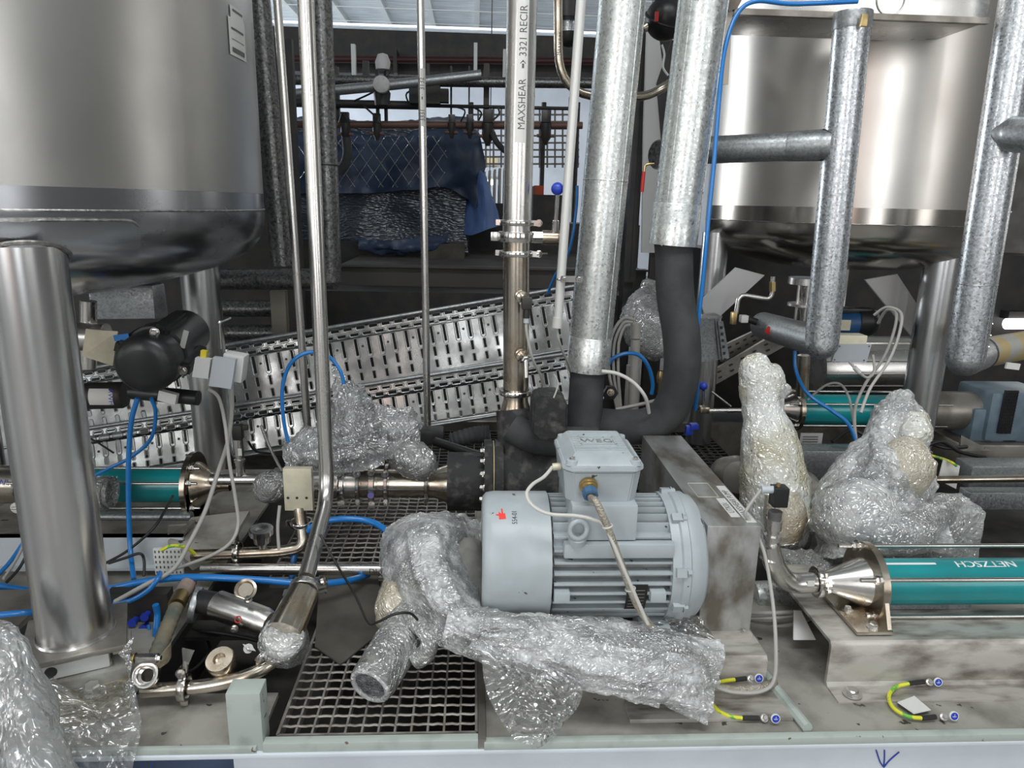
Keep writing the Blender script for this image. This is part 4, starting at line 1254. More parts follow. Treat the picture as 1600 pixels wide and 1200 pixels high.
bm = BM(); torus(bm, p1 + dv * .26, dv, rr, .0015, 48, 6); tube(bm, [p1 + dv * t + Vector((math.sin(R(20)) * rr, -math.cos(R(20)) * rr, 0)) for t in (0, .26)], .0014, 6); part('seam', bm, 'galv_grey', T)

# ================================================================ cable trays leaning behind the pumps
def tray(label, tl, tr, h, tilt, pitch=.0575, rows_top=2, colphase=0):
    """perforated tray: tl, tr top corners, h width of the web, tilt how far the foot comes forward"""
    T = thing('cable_tray', label, 'cable tray', 'perforated cable trays leaning behind the pumps')
    tl = Vector(tl); tr = Vector(tr)
    U = (tr - tl).normalized(); L = (tr - tl).length
    W_ = Vector((0, -tilt, -1)).normalized(); W_ = (W_ - U * W_.dot(U)).normalized()
    Nn = U.cross(W_).normalized()
    if Nn.y > 0: Nn = -Nn
    P_ = lambda u, v, o=0.0: tl + U * u + W_ * v + Nn * o
    n = int(L / pitch)
    bm = BM()
    def slab(u0, u1, v0, v1):
        vs = [bm.verts.new(P_(u, v)) for u, v in ((u0, v0), (u1, v0), (u1, v1), (u0, v1))]
        bm.faces.new(vs)
    # webs around the slot pattern
    vt = [.012, .020, .040, .048]
    slab(0, L, 0, .012)
    def rowslots(v0, v1, off):
        slab(0, off, v0, v1)
        u = off
        while u < L - pitch:
            slab(u + pitch * .62, u + pitch, v0, v1); u += pitch
        slab(u, L, v0, v1)
    rowslots(.012, .022, .01)
    slab(0, L, .022, .038)
    rowslots(.038, .048, .035)
    slab(0, L, .048, .064)
    vbot = h - .018
    # upright slots, three in a column
    segs = [(.064, .064 + (vbot - .064) * .40), (.064 + (vbot - .064) * .50, .064 + (vbot - .064) * .72), (.064 + (vbot - .064) * .82, vbot)]
    sw = .012
    u = 0
    cols_ = []
    while u < L - pitch:
        slab(u, u + pitch - sw, .064, vbot)
        cols_.append(u + pitch - sw / 2)
        prev = segs[0][1]
        for a, b in segs[1:]:
            slab(u + pitch - sw, u + pitch, prev, a); prev = b
        u += pitch
    slab(u, L, .064, vbot); slab(0, L, vbot, h)
    bmesh.ops.remove_doubles(bm, verts=bm.verts[:], dist=.0002)
    part('web', bm, 'tray', T)
    bm = BM()
    def stadium(cu, cv, lu, lv, r=.0022):
        pts = []
        rad = min(lu, lv) / 2
        for k in range(12):
            a = 2 * PI * k / 12 + .26
            du = (lu / 2 - rad) * (1 if math.cos(a) > 0 else -1); dv_ = (lv / 2 - rad) * (1 if math.sin(a) > 0 else -1)
            pts.append(P_(cu + du + rad * math.cos(a), cv + dv_ + rad * math.sin(a), .001))
        pts.append(pts[0]); tube(bm, pts, r, 5, cap=False)
    u = .01
    while u < L - pitch: stadium(u + pitch * .31, .017, pitch * .78, .020); u += pitch
    u = .035
    while u < L - pitch: stadium(u + pitch * .31, .043, pitch * .78, .020); u += pitch
    for c in cols_: stadium(c, (segs[0][0] + segs[0][1]) / 2 + .004, .022, segs[0][1] - segs[0][0] + .014)
    for c in cols_: 
        for a, b in segs[1:]: stadium(c, (a + b) / 2, .018, b - a + .006, .0014)
    part('slot_rims', bm, 'galv_grey', T)
    bm = BM()
    for i, c in enumerate(cols_):
        if i % 2 == 0: lathe(bm, P_(c - pitch / 2, .10, .0012), Nn, [(0, 0), (.0004, .0058)], 10)
    part('hole_pattern', bm, 'ink', T)
    bm = BM()
    tube(bm, [P_(0, -.006, .012), P_(L, -.006, .012)], .009, 10); tube(bm, [P_(0, h + .004, .012), P_(L, h + .004, .012)], .007, 10)
    part('rolled_edge', bm, 'galv_grey', T)
    return T
tray('upper perforated cable tray, the one nearer the top, rising to the right', at(-60, 612, 3.18), at(905, 448, 3.3), .27, .18)
tray('lower perforated cable tray leaning under the upper one', at(100, 678, 3.10), at(930, 548, 3.2), .215, .35)
# odd tray pieces on the right behind the black hose
T = thing('tray_bracket', 'bent galvanised tray end standing behind the black foam hose', 'cable tray')
bm = BM(); prism(bm, [at(1088, 497, 3.0), at(1118, 492, 3.0), at(1124, 562, 3.0), at(1092, 566, 3.0)], (0, .004, 0)); prism(bm, [at(1118, 500, 2.98), at(1122, 500, 2.98), at(1130, 560, 2.98), at(1124, 562, 2.98)], (0, .004, 0)); prism(bm, [at(1122, 502, 2.96), at(1130, 502, 2.96), at(1140, 560, 2.96), at(1129, 562, 2.96)], (0, .004, 0)); part('web', bm, 'galv_grey', T)
bm = BM(); box(bm, at(1104, 494, 2.95), (.10, .10, .006), ry=R(-5)); part('flange', bm, 'tray', T)
bm = BM()
for k in range(6): 
    q = at(1127 + k * 1.2, 512 + k * 10, 2.955); box(bm, q, (.010, .002, .012))
part('holes', bm, 'ink', T)
for i, (l, lab) in enumerate((([(1096, 590), (1240, 505), (1250, 528), (1098, 612)], 'dark slotted tray strip running right under the thermometer'), ([(1120, 545), (1215, 500), (1222, 516), (1128, 566)], 'short dark slotted tray strip above the longer one'))):
    T = thing('slotted_strip', lab, 'strip')
    bm = BM(); prism(bm, [at(x, y, 3.35 + .1 * i) for x, y in l], (0, .02, 0)); part('strip', bm, 'dirty_steel', T)
    bm = BM()
    for k in range(8):
        t = (k + .5) / 8
        for s in (.3, .7):
            x = (l[0][0] * (1 - t) + l[1][0] * t) * (1 - s) + (l[3][0] * (1 - t) + l[2][0] * t) * s
            y = (l[0][1] * (1 - t) + l[1][1] * t) * (1 - s) + (l[3][1] * (1 - t) + l[2][1] * t) * s
            box(bm, at(x, y, 3.345 + .1 * i), (.018, .002, .008), ry=R(-28))
    part('slots', bm, 'ink', T)

# ================================================================ screw pumps
def pump(label, X0, X1, Y, z, r, txt=None, mtube='teal', flip=False, flange_w=.018, feet=True, rods=True, cone=True, name='screw_pump', fk=1.42):
    T = thing(name, label, 'pump')
    bm = BM(); cyl(bm, (X0, Y, z), (X1, Y, z), r, seg=64); st = part('stator_tube', bm, mtube, T, 'teal tube')
    fr = r * fk
    bm = BM(); lathe(bm, (X0 - flange_w, Y, z), (1, 0, 0), [(0, 0), (0, fr), (flange_w, fr), (flange_w, 0)], 56)
    fl = part('end_flange', bm, 'steel_brown', T)
    bm = BM()
    if cone: lathe(bm, (X0 - flange_w, Y, z), (-1, 0, 0), [(0, r * 1.05), (.01, r * 1.0), (.085, r * .50), (.10, r * .42), (.13, r * .40)], 48); part('end_cone', bm, 'steel', T)
    for k, (dy, dz) in enumerate(((-1.02, .62), (-1.0, -.98), (.62, 1.1))):
        a = Vector((0, dy * r, dz * r)); a = a.normalized() * fr * .88
        bm = BM(); cyl(bm, (X0 - flange_w - .05, Y + a.y, z + a.z), (X1, Y + a.y, z + a.z), .0055, seg=12); rd = part('tie_rod', bm, 'steel_pol', T)
        bm = BM(); bolt(bm, (X0 - flange_w, Y + a.y, z + a.z), (-1, 0, 0), .011, .013); o = part('nut', bm, 'steel_pol', rd)
    return T, fr
# front right pump
pz = at(1480, 908, 1.62).z
X0 = at(1365, 908, 1.60).x
T, fr = pump('front right screw pump with a bright teal tube and steel end flange', X0, 2.2, 1.62, pz, .058, fk=1.74)
bm = BM()
w0 = X0 - .018
prism(bm, [(w0 + .004, 1.62 - fr * .99, pz), (w0 + .004, 1.62 + fr * .99, pz), (w0 + .004, 1.62 + fr * .9, .125), (w0 + .004, 1.490, .125)], (.010, 0, 0))
box6(bm, w0 - .075, w0 + .014, 1.485, 1.72, .122, .130)
part('support_foot', bm, 'steel_brown', T)
bm = BM(); bolt(bm, (w0 - .050, 1.58, .13), (0, 0, 1), .009, .009); bolt(bm, (w0 - .025, 1.505, .13), (0, 0, 1), .011, .010); part('foot_bolts', bm, 'steel', T)
def tmap(Yc, zc, rr, th): return lambda u, v, s=1: None
# lettering upside down on the upper front of the tube
def tubemap(X, Y, z, rr, th0, flip):
    # th measured from the side facing the viewer upwards
    def f(u, v):
        s = -1 if flip else 1
        th = th0 + s * v / rr
        return Vector((X + s * u, Y - rr * math.cos(th), z + rr * math.sin(th)))
    return f
for k_ in (-.0007, 0, .0007): text('lettering', 'NETZSCH', .030, tubemap(at(1542, 882, 1.6).x + k_, 1.62, pz, .0586, R(76), True), 'white', T, 'CENTER', 1.2)
bm = BM(); fm = tubemap(at(1420, 880, 1.6).x, 1.62, pz, .0586, R(77), True)
vs = [bm.verts.new(fm(u, v)) for u, v in ((-.075, -.003), (.075, -.003), (.075, .004), (-.075, .004))]; bm.faces.new(vs); part('white_stripe', bm, 'white', T)
bm = BM(); box6(bm, w0 + .02, at(1535, 955, 1.56).x, 1.60, 1.75, .119, .135); part('back_plate', bm, 'galv_grey', T)
clamp(T, (w0 - .115, 1.62, pz), (1, 0, 0), .040, (0, -.9, .45), w=.016)
bm = BM(); pp = [Vector((w0 - .10, 1.62, pz)), Vector((w0 - .20, 1.61, pz)), at(1208, 880, 1.60), at(1201, 850, 1.60)]
tube(bm, fillet(pp, .08, 8), .0255, 28); part('inlet_elbow', bm, 'steel', T)
bm = BM(); q = Vector((w0 - .128, 1.62, pz)); box(bm, q + Vector((-.02, -.03, .012)), (.018, .002, .014)); part('elbow_tag', bm, 'label', T)
# pressure sensor on the elbow
T = thing('pressure_sensor', 'pressure sensor with a black plug standing on the right pump elbow', 'sensor')
q = at(1203, 872, 1.60); zt = at(1203, 765, 1.60).z
bm = BM(); lathe(bm, q, (0, 0, 1), [(0, .026), (.02, .020), (.022, .016), (.05, .016), (.05, .0205), (.062, .0205), (.062, .014), (.075, .014), (.078, .019), (.105, .019), (.107, 0)], 20); part('body', bm, 'steel', T)
bm = BM(); cyl(bm, q + Vector((0, 0, .105)), q + Vector((0, 0, .125)), .0165); part('nameplate_band', bm, 'greyink', T)
bm = BM(); box(bm, Vector((q.x, q.y, zt)) + Vector((.004, 0, -.016)), (.036, .034, .05), bev=.003); part('plug', bm, 'black', T)
bm = BM(); cyl(bm, Vector((q.x - .012, q.y, zt + .0)), Vector((q.x - .042, q.y, zt + .0)), .0095, seg=10); part('gland', bm, 'cone', T)
bm = BM(); lathe(bm, Vector((q.x, q.y, zt + .008)), (0, 0, 1), [(0, .006), (.008, .006), (.009, 0)], 10); part('plug_screw', bm, 'brass', T)
bm = BM(); s = Vector((q.x - .042, q.y, zt)); tube(bm, smoothpath([s, at(1165, 800, 1.58), at(1172, 815, 1.58), at(1193, 860, 1.55), at(1206, 930, 1.48), at(1212, 1000, 1.40), at(1210, 1060, 1.36), at(1190, 1080, 1.35), at(1150, 1082, 1.36), at(1118, 1074, 1.38)]), .0042, 8); part('lead', bm, 'cable', T)
# channel frame under it
T = thing('pump_channel', 'wide stainless channel base carrying the front right pump', 'base frame')
a = onz(1310, 1105, .006)
fx0 = at(1307, 1040, 1.43).x
bm = BM()
prof = [(1.40, .004), (1.455, .004), (1.462, .012), (1.462, .108), (1.470, .118), (1.84, .118), (1.84, .110), (1.476, .110), (1.472, .104), (1.472, .0), (1.40, 0)]
prism(bm, [(fx0, y, z) for y, z in prof], (1.6, 0, 0)); part('channel', bm, 'deck_b', T)
bm = BM(); bolt(bm, (onz(1342, 1098, .006).x, 1.425, .006), (0, 0, 1), .015, .012); part('anchor_bolt', bm, 'steel', T)
bm = BM(); prism(bm, [at(1241, 955, 1.66), at(1252, 955, 1.66), at(1275, 1000, 1.60), at(1240, 1000, 1.60)], (0, .004, 0)); part('label_plate', bm, 'label', T)
# galvanised square beam left of the channel
bm = BM(); cyl(bm, at(1178, 932, 1.86), at(1296, 928, 1.86), .044, seg=36)
single('galvanised_pipe', bm, 'galv', 'short fat galvanised pipe behind the elbow of the right pump', 'pipe')
# earth bonds
def at2(px, py, Y, z=.011):
    p = at(px, py, Y)
    return onz(px, py, z) if p.z < z else p
def bond(label, l, ends):
    T = thing('earth_wire', label, 'wire')
    bm = BM(); tube(bm, smoothpath([at2(*p) for p in l], 8), .0045, 10); part('wire', bm, 'yg', T)
    for e in ends:
        bm = BM(); tube(bm, smoothpath([at2(*e[0]), at2(*e[1])], 4), .0055, 8); part('sleeve', bm, 'blackcable', T)
        bm = BM(); q = at2(*e[2]); bolt(bm, q, (0, -.7, .7), .006, .007); part('lug', bm, 'steel', T)
    return T
T = bond('yellow green earth wire looping over a bent white label on the right channel', [(1420, 1068, 1.445), (1399, 1074, 1.44), (1389, 1088, 1.43), (1396, 1106, 1.42), (1418, 1119, 1.42), (1440, 1122, 1.42)],
         [((1420, 1068, 1.445), (1444, 1065, 1.45), (1452, 1066, 1.452)), ((1440, 1122, 1.42), (1462, 1120, 1.42), (1474, 1120, 1.42))])
bm = BM()
q4 = [at(1398, 1088, 1.455), at(1429, 1069, 1.455), at(1428, 1086, 1.452), at(1404, 1096, 1.45), onz(1429, 1088, .012), onz(1455, 1110, .010), onz(1428, 1116, .010), onz(1402, 1098, .012)]
v = [bm.verts.new(p) for p in q4]
bm.faces.new((v[0], v[1], v[2], v[3])); bm.faces.new((v[7], v[4], v[5], v[6])); bm.faces.new((v[3], v[2], v[4], v[7]))
fatten(bm, .001); single('paper_label', bm, 'label', 'bent white label tucked under the earth wire on the right channel', 'label')
T = bond('yellow green earth wire at the foot of the guard box', [(1112, 1098, 1.40), (1122, 1110, 1.38), (1140, 1119, 1.38), (1160, 1122, 1.38)],
         [((1160, 1122, 1.38), (1186, 1122, 1.38), (1194, 1122, 1.38))])
T = bond('short yellow green earth wire on the step of the guard base', [(1120, 1068, 1.42), (1132, 1064, 1.43), (1148, 1062, 1.44)], [((1148, 1062, 1.44), (1166, 1060, 1.445), (1173, 1061, 1.445))])
def earthtag(label, px, py, Y):
    T = thing('earth_tag', label, 'sticker', 'round blue earth symbol stickers')
    n_ = Vector((0, -1, .25)).normalized(); c = at2(px, py, Y, .018)
    bm = BM(); lathe(bm, c, n_, [(-.003, 0), (-.003, .010), (.0008, .010), (.0008, 0)], 24); part('disc', bm, 'white', T)
    bm = BM(); lathe(bm, c + n_ * .0009, n_, [(0, 0), (.0003, .0085)], 24); part('blue_disc', bm, 'bluepl', T)
    bm = BM()
    for dx, dz, w_, h_ in ((0, .0025, .001, .006), (0, -.0005, .009, .001), (0, -.0025, .006, .001), (0, -.0045, .003, .001)):
        box(bm, c + n_ * .0014 + Vector((dx, 0, dz)), (w_, .0004, h_))
    part('earth_mark', bm, 'white', T)
earthtag('round blue earth sticker on the step of the guard base', 1186, 1060, 1.435)
earthtag('round blue earth sticker on the right channel face', 1466, 1066, 1.45)
earthtag('round blue earth sticker on the deck lip, lowest of the right channel', 1491, 1119, 1.40)
earthtag('round blue earth sticker on the deck below the guard base', 1212, 1123, 1.40)

# rear right pump
pz2 = at(1340, 640, 3.1).z
X0r = at(1245, 640, 3.1).x
T, fr = pump('rear screw pump with a teal tube under the right vessel', X0r, at(1470, 640, 3.1).x, 3.1, pz2, .068)
bm = BM(); x1_ = at(1470, 640, 3.05).x; x2_ = at(1542, 640, 3.05).x
cyl(bm, (x1_ - .05, 3.1, pz2), (x2_, 3.1, pz2), .088, seg=40); torus(bm, (x2_ - .01, 3.1, pz2), (1, 0, 0), .094, .006, 40, 6); part('bearing_housing', bm, 'dirty_steel', T)
T = thing('gear_motor', 'blue grey gear motor with a grille at the far right', 'motor')
a = at(1522, 690, 3.0); b = at(1598, 596, 3.0)
bm = BM(); box6(bm, at(1540, 650, 3.0).x, at(1640, 650, 3.0).x, 2.98, 3.22, at(1560, 688, 3.0).z, at(1560, 612, 3.0).z, bev=.02); box6(bm, at(1522, 650, 3.0).x, at(1560, 650, 3.0).x, 3.0, 3.2, at(1560, 690, 3.0).z, at(1560, 640, 3.0).z, bev=.01); part('gear_case', bm, 'bluegrey', T)
bm = BM(); lathe(bm, at(1524, 640, 3.10), (1, 0, 0), [(-.02, .09), (0, .108), (.02, .108), (.02, 0)], 40); part('flange', bm, 'bluegrey', T)
bm = BM(); a = at(1558, 677, 2.97); b = at(1591, 610, 2.97); box6(bm, a.x, b.x, 2.965, 2.975, a.z, b.z); gr = part('grille', bm, 'ink', T)
bm = BM()
for k in range(14):
    z = a.z + (b.z - a.z) * (k + .5) / 14; box6(bm, a.x, b.x, 2.960, 2.965, z - .001, z + .001)
for k in range(7):
    x = a.x + (b.x - a.x) * (k + .5) / 7; box6(bm, x - .001, x + .001, 2.960, 2.965, a.z, b.z)
part('grille_mesh', bm, 'dark', gr)
bm = BM(); box6(bm, at(1555, 650, 3.0).x, at(1575, 650, 3.0).x, 3.0, 3.06, at(1560, 700, 3.0).z, at(1560, 688, 3.0).z); box6(bm, at(1595, 650, 3.0).x, at(1612, 650, 3.0).x, 3.0, 3.06, at(1560, 700, 3.0).z, at(1560, 688, 3.0).z); part('foot', bm, 'bluegrey', T)
# dark rusty plinth and galvanised beams on the right
T = thing('motor_plinth', 'brown dusty steel plinth under the blue grey gear motor', 'plinth')
bm = BM(); a = at(1500, 720, 2.95); b = at(1700, 696, 2.95); box6(bm, a.x, b.x, 2.95, 3.3, a.z - .05, b.z, bev=.01); part('plinth', bm, 'dirty_steel', T)
bm = BM(); prism(bm, [at(1500, 705, 2.93), at(1502, 680, 2.93), at(1548, 704, 2.93)], (0, .01, 0)); part('gusset', bm, 'deck', T)
bm = BM(); a = at(1500, 756, 2.55); b = at(1700, 722, 2.55); box6(bm, a.x, b.x, 2.5, 2.6, a.z, b.z, bev=.006)
single('square_beam', bm, 'galv_grey', 'galvanised square beam at the right edge behind the wrapped bundle', 'beam')
bm = BM(); a = at(1500, 790, 2.42); b = at(1700, 764, 2.42); box6(bm, a.x, b.x, 2.38, 2.44, a.z, b.z, bev=.004)
single('square_beam', bm, 'galv_grey', 'lower galvanised beam at the right edge under the brown pipe', 'beam')
bm = BM(); cyl(bm, at(1440, 750, 2.35), at(1700, 746, 2.35), .014); single('brown_pipe', bm, 'steel_brown', 'thin brown steel pipe running to the right edge past the wrapped bundle', 'pipe')
bm = BM(); a = at(1236, 738, 2.75); b = at(1452, 702, 2.75); box6(bm, a.x, b.x, 2.72, 2.82, a.z - .02, b.z, bev=.006)
single('square_beam', bm, 'galv_grey', 'galvanised square beam below the rear teal pump', 'beam')
bm = BM(); prism(bm, [at(1474, 718, 2.40), at(1500, 728, 2.40), at(1494, 764, 2.40), at(1466, 750, 2.40)], (0, .003, 0)); single('white_tag', bm, 'label', 'white tag plate hanging behind the wrapped bundle', 'tag')
bm = BM(); hose(bm, [(1456, 712, 2.5), (1470, 716, 2.45), (1486, 722, 2.38), (1494, 728, 2.38)], .005, 8); single('earth_wire', bm, 'yg', 'yellow wire ending at the white tag behind the wrapped bundle', 'wire')
T = thing('warning_label', 'small white printed label below the rear teal pump', 'label')
bm = BM(); a = at(1249, 697, 2.9); b = at(1286, 677, 2.9); box6(bm, a.x, b.x, 2.9, 2.903, a.z, b.z); part('card', bm, 'label', T)
bm = BM()
for k in range(4): box6(bm, a.x + .01, b.x - .02, 2.898, 2.90, a.z + .008 + k * .011, a.z + .011 + k * .011)
part('print', bm, 'greyink', T)
# dark floor clutter under the rear pump: black cables lying about
for i, l in enumerate(([(1440, 700, 2.7), (1470, 690, 2.7), (1500, 706, 2.7), (1540, 715, 2.7)], [(1445, 690, 2.75), (1480, 700, 2.7), (1510, 698, 2.75)], [(1300, 690, 2.8), (1330, 672, 2.85), (1360, 690, 2.8), (1340, 705, 2.8)])):
    bm = BM(); hose(bm, l, .008, 8)
    single('black_cable', bm, 'blackcable', ['black cable sagging behind the wrapped bundle to the right', 'black cable crossing over the other one behind the wrapped bundle', 'black cable loop under the rear teal pump'][i], 'cable')

# horizontal round vessel, drain motor and junction box under the right tank
T = thing('horizontal_drum', 'polished ribbed steel drum lying under the right vessel', 'drum')
bm = BM(); a = at(1268, 575, 3.55); b = at(1440, 575, 3.55); cyl(bm, a, b, .165, seg=64); part('drum_body', bm, 'steel', T)
bm = BM()
for th in (-20, 2, 24, 46, 62):
    tube(bm, [p + Vector((0, -.167 * math.cos(R(th)), .167 * math.sin(R(th)))) for p in (a, b)], .003, 6)
part('drum_ribs', bm, 'steel_pol', T)
T = thing('drain_motor', 'small blue motor with black end caps under the right vessel', 'motor')
bm = BM(); a = at(1300, 507, 3.1); b = at(1352, 503, 3.1); cyl(bm, a, b, .062, seg=32); part('blue_body', bm, 'bluemotor', T)
bm = BM(); lathe(bm, b, (1, 0, 0), [(-.05, .066), (0, .068), (.03, .062), (.045, .045), (.05, 0)], 32); box(bm, (a + b) / 2 + Vector((0, 0, .06)), (.16, .08, .02), bev=.005); part('end_cap', bm, 'black', T)
bm = BM(); box(bm, at(1318, 508, 3.0), (.06, .004, .045)); part('nameplate', bm, 'cream', T)
T = thing('junction_box', 'light grey junction box hanging beside the foot of the branching duct', 'junction box')
bm = BM(); c = at(1330, 542, 2.55); box(bm, c + Vector((0, .03, 0)), (.115, .06, .085), ry=R(0), bev=.004); part('housing', bm, 'cream', T)
bm = BM(); prism(bm, [at(1309, 538, 2.54), at(1362, 538, 2.54), at(1354, 566, 2.54), at(1300, 565, 2.54)], (0, .012, 0)); part('lid', bm, 'boxgrey', T)
bm = BM()
for x, y in ((1312, 541), (1358, 541), (1350, 563), (1304, 562)): lathe(bm, at(x, y, 2.539), (0, -1, 0), [(0, .003), (.001, .003), (.001, 0)], 8)
part('lid_screws', bm, 'greyink', T)
bm = BM(); hose(bm, [(1328, 566, 2.53), (1340, 580, 2.5), (1355, 590, 2.5), (1366, 580, 2.5), (1364, 555, 2.55)], .005, 8); part('lead', bm, 'cable', T)
bm = BM(); cyl(bm, at(1335, 574, 2.5), at(1343, 582, 2.5), .009, seg=10); part('gland', bm, 'label', T)
T = thing('thermometer_line', 'thin bent stainless line with a brass cock under the right vessel', 'pipe')
bm = BM(); tube(bm, fillet(pts3([(1208, 432, 2.9), (1206, 468, 2.9), (1155, 460, 2.9), (1150, 490, 2.9)]), .03, 6), .009, 12); part('line', bm, 'steel', T)
bm = BM(); cyl(bm, at(1207, 440, 2.9), at(1207, 455, 2.9), .014, seg=6); part('union_nut', bm, 'brass', T)
bm = BM(); box(bm, at(1146, 497, 2.85), (.02, .03, .05), bev=.004); part('cock', bm, 'brass', T)
bm = BM(); box(bm, at(1162, 498, 2.85), (.03, .03, .03), bev=.004); part('white_nut', bm, 'label', T)
bm = BM(); cyl(bm, at(1168, 498, 2.85), at(1186, 505, 2.85), .014); part('black_joint', bm, 'blackcable', T)
T = thing('drain_pipe', 'short brown steel drain pipe below the branching duct', 'pipe')
bm = BM(); cyl(bm, at(1256, 555, 2.95), at(1253, 618, 2.95), .026); part('pipe', bm, 'steel_brown', T)
T = thing('small_valve', 'small pipe with blue ball handle left of the wrapped column', 'valve')
bm = BM(); cyl(bm, at(1096, 642, 2.6), at(1180, 641, 2.6), .009); part('pipe', bm, 'steel', T)
bm = BM(); box(bm, at(1100, 640, 2.58), (.035, .03, .025), bev=.005); part('body', bm, 'steel_brown', T)
bm = BM(); cyl(bm, at(1100, 636, 2.58), at(1099, 610, 2.56), .005, seg=8); part('lever', bm, 'steel', T)
bm = BM(); bmesh.ops.create_uvsphere(bm, u_segments=16, v_segments=12, radius=.016, matrix=Matrix.Translation(at(1099, 603, 2.56))); part('ball_knob', bm, 'bluepl', T)
bm = BM(); cyl(bm, at(1112, 612, 2.6), at(1142, 635, 2.6), .004, seg=8); part('side_rod', bm, 'steel', T)
bm = BM(); box(bm, at(1084, 666, 2.5), (.03, .03, .02), bev=.003); box(bm, at(1076, 672, 2.5), (.025, .02, .035), bev=.004); single('blue_fitting', bm, 'bluepl', 'blue push fitting behind the top corner of the guard box', 'fitting')

# ================================================================ the WEG motor
T = thing('electric_motor', 'big grey electric motor with a terminal box on top in the centre', 'motor')
MY, MZ = 1.62, .266
xa, xb = .024, .551
bm = BM(); lathe(bm, (xa, MY, MZ), (1, 0, 0), [(.004, 0), (.004, .10), (0, .125), (.002, .142), (.010, .151), (.025, .1545), (.158, .1545), (.158, .148)], 96); fc = part('fan_cover', bm, 'motor', T)
def mcyl(X, rr, th0): return lambda u, v: Vector((X + u, MY - rr * math.cos(th0 + v / rr), MZ + rr * math.sin(th0 + v / rr)))
bm = BM(); fm = mcyl(at(783, 775, 1.55).x, .1550, R(62))
for poly in ([(-.004, -.012), (.012, -.010), (.010, .006), (.002, .004), (-.005, .010)], [(.002, .004), (.006, .004), (.004, .020), (.001, .020)], [(-.003, .004), (-.012, .002), (-.012, 0), (-.003, -.002)]):
    bm.faces.new([bm.verts.new(fm(u, v)) for u, v in poly])
part('red_arrow_mark', bm, 'redmark', fc, 'red marker arrow')
text('lettering', '554-07', .016, (lambda u, v: fm2(-v, u)), 'ink', fc) if False else None
fm2 = mcyl(at(805, 768, 1.55).x, .1551, R(60))
text('lettering', '554-01', .017, lambda u, v: fm2(-v, u), 'ink', fc, 'CENTER', .8)
bm = BM()
x1_, x2_ = xa + .155, .470
lathe(bm, (x1_, MY, MZ), (1, 0, 0), [(0, .120), (x2_ - x1_, .120)], 96)
part('stator_body', bm, 'motor_dirt', T)
bm = BM()
# cooling fins: flat plates, level at the sides and upright above and below
def fin(c0, c1, thick, x0, x1, horiz, sgn):
    rr = .149
    lim = math.sqrt(max(0, rr * rr - c0 * c0))
    inn = math.sqrt(max(0, .119 ** 2 - c0 * c0)) - .004
    if horiz: box6(bm, x0, x1, MY + min(sgn * inn, sgn * lim), MY + max(sgn * inn, sgn * lim), MZ + c0 - thick / 2, MZ + c0 + thick / 2, bev=.0012)
    else: box6(bm, x0, x1, MY + c0 - thick / 2, MY + c0 + thick / 2, MZ + min(sgn * inn, sgn * lim), MZ + max(sgn * inn, sgn * lim), bev=.0012)
fx0_, fx1_ = x1_ + .008, x2_ - .006
for k in range(-4, 5):
    for s in (-1, 1): fin(k * .0245, 0, .0062, fx0_, fx1_, True, s)
for k in range(-5, 6):
    for s in (-1, 1): fin(k * .021, 0, .0055, fx0_, fx1_, False, s)
part('cooling_fins', bm, 'motor', T)
bm = BM()
# top saddle below the terminal box and corner pads
box6(bm, at(893, 790, 1.5).x, at(996, 790, 1.5).x, 1.49, 1.74, MZ + .10, MZ + .185, bev=.004)
box6(bm, fx0_ + .02, fx1_ - .005, 1.475, 1.50, MZ + .062, MZ + .098, bev=.006)
for x in (fx0_ + .018, .425): box6(bm, x - .018, x + .018, MY - .163, MY - .12, MZ - .038, MZ - .012, bev=.003)
part('saddle', bm, 'motor', T)
bm = BM(); lathe(bm, (x2_ - .012, MY, MZ), (1, 0, 0), [(0, .13), (.0, .153), (.02, .155), (.024, .160), (.040, .160), (.044, .155), (.060, .155), (.066, .150), (.078, .147), (.088, .135), (.092, .11), (.093, 0)], 96); part('end_shield', bm, 'motor', T)
for th in (58, 12, -22, 100):
    bm = BM()
    q = Vector((x2_ + .006, MY - .158 * math.cos(R(th)), MZ + .158 * math.sin(R(th)))); ax = Vector((0, -math.cos(R(th)), math.sin(R(th))))
    mt = Matrix.Translation(q) @ Matrix.Rotation(R(-th), 4, 'X'); 
    bb = bmesh.ops.create_cube(bm, size=1, matrix=mt @ Matrix.Diagonal((.024, .014, .020, 1)))
    bolt(bm, q + Vector((.012, 0, 0)), (1, 0, 0), .008, .010)
    part('shield_lug', bm, 'motor', T)
for x, yy in ((.07, -1), (.29, -1), (.07, 1), (.29, 1)):
    bm = BM(); box6(bm, x + xa + .08, x + xa + .15, MY - .15 if yy < 0 else MY + .06, MY - .06 if yy < 0 else MY + .15, .083, .155, bev=.004); part('foot', bm, 'motor', T)
# lifting eye
bm = BM(); q = at(904, 828, 1.475); torus(bm, q, (.15, -1, .2), .0195, .0062, 28, 10); lathe(bm, q + Vector((0, .012, -.030)), (0, -.3, 1), [(-.006, .0), (-.006, .021), (.010, .021), (.013, .012), (.013, 0)], 20); part('lifting_eye', bm, 'motor', T)
# nameplate
bm = BM()
fm = mcyl(at(997, 905, 1.47).x, .1505, R(-14))
g = [[bm.verts.new(fm(u, v)) for u in (-.024, .024)] for v in (-.038, -.02, 0, .02, .038)]
for a, b in zip(g, g[1:]): bm.faces.new((a[0], a[1], b[1], b[0]))
npk = part('nameplate', bm, 'black', T, 'black nameplate')
bm = BM()
for k in range(6):
    v = -.028 + k * .010
    bm.faces.new([bm.verts.new(mcyl(at(997, 905, 1.47).x, .1509, R(-14))(u, w_)) for u, w_ in ((-.018, v), (.018, v), (.018, v + .0014), (-.018, v + .0014))])
part('print', bm, 'cable', npk)
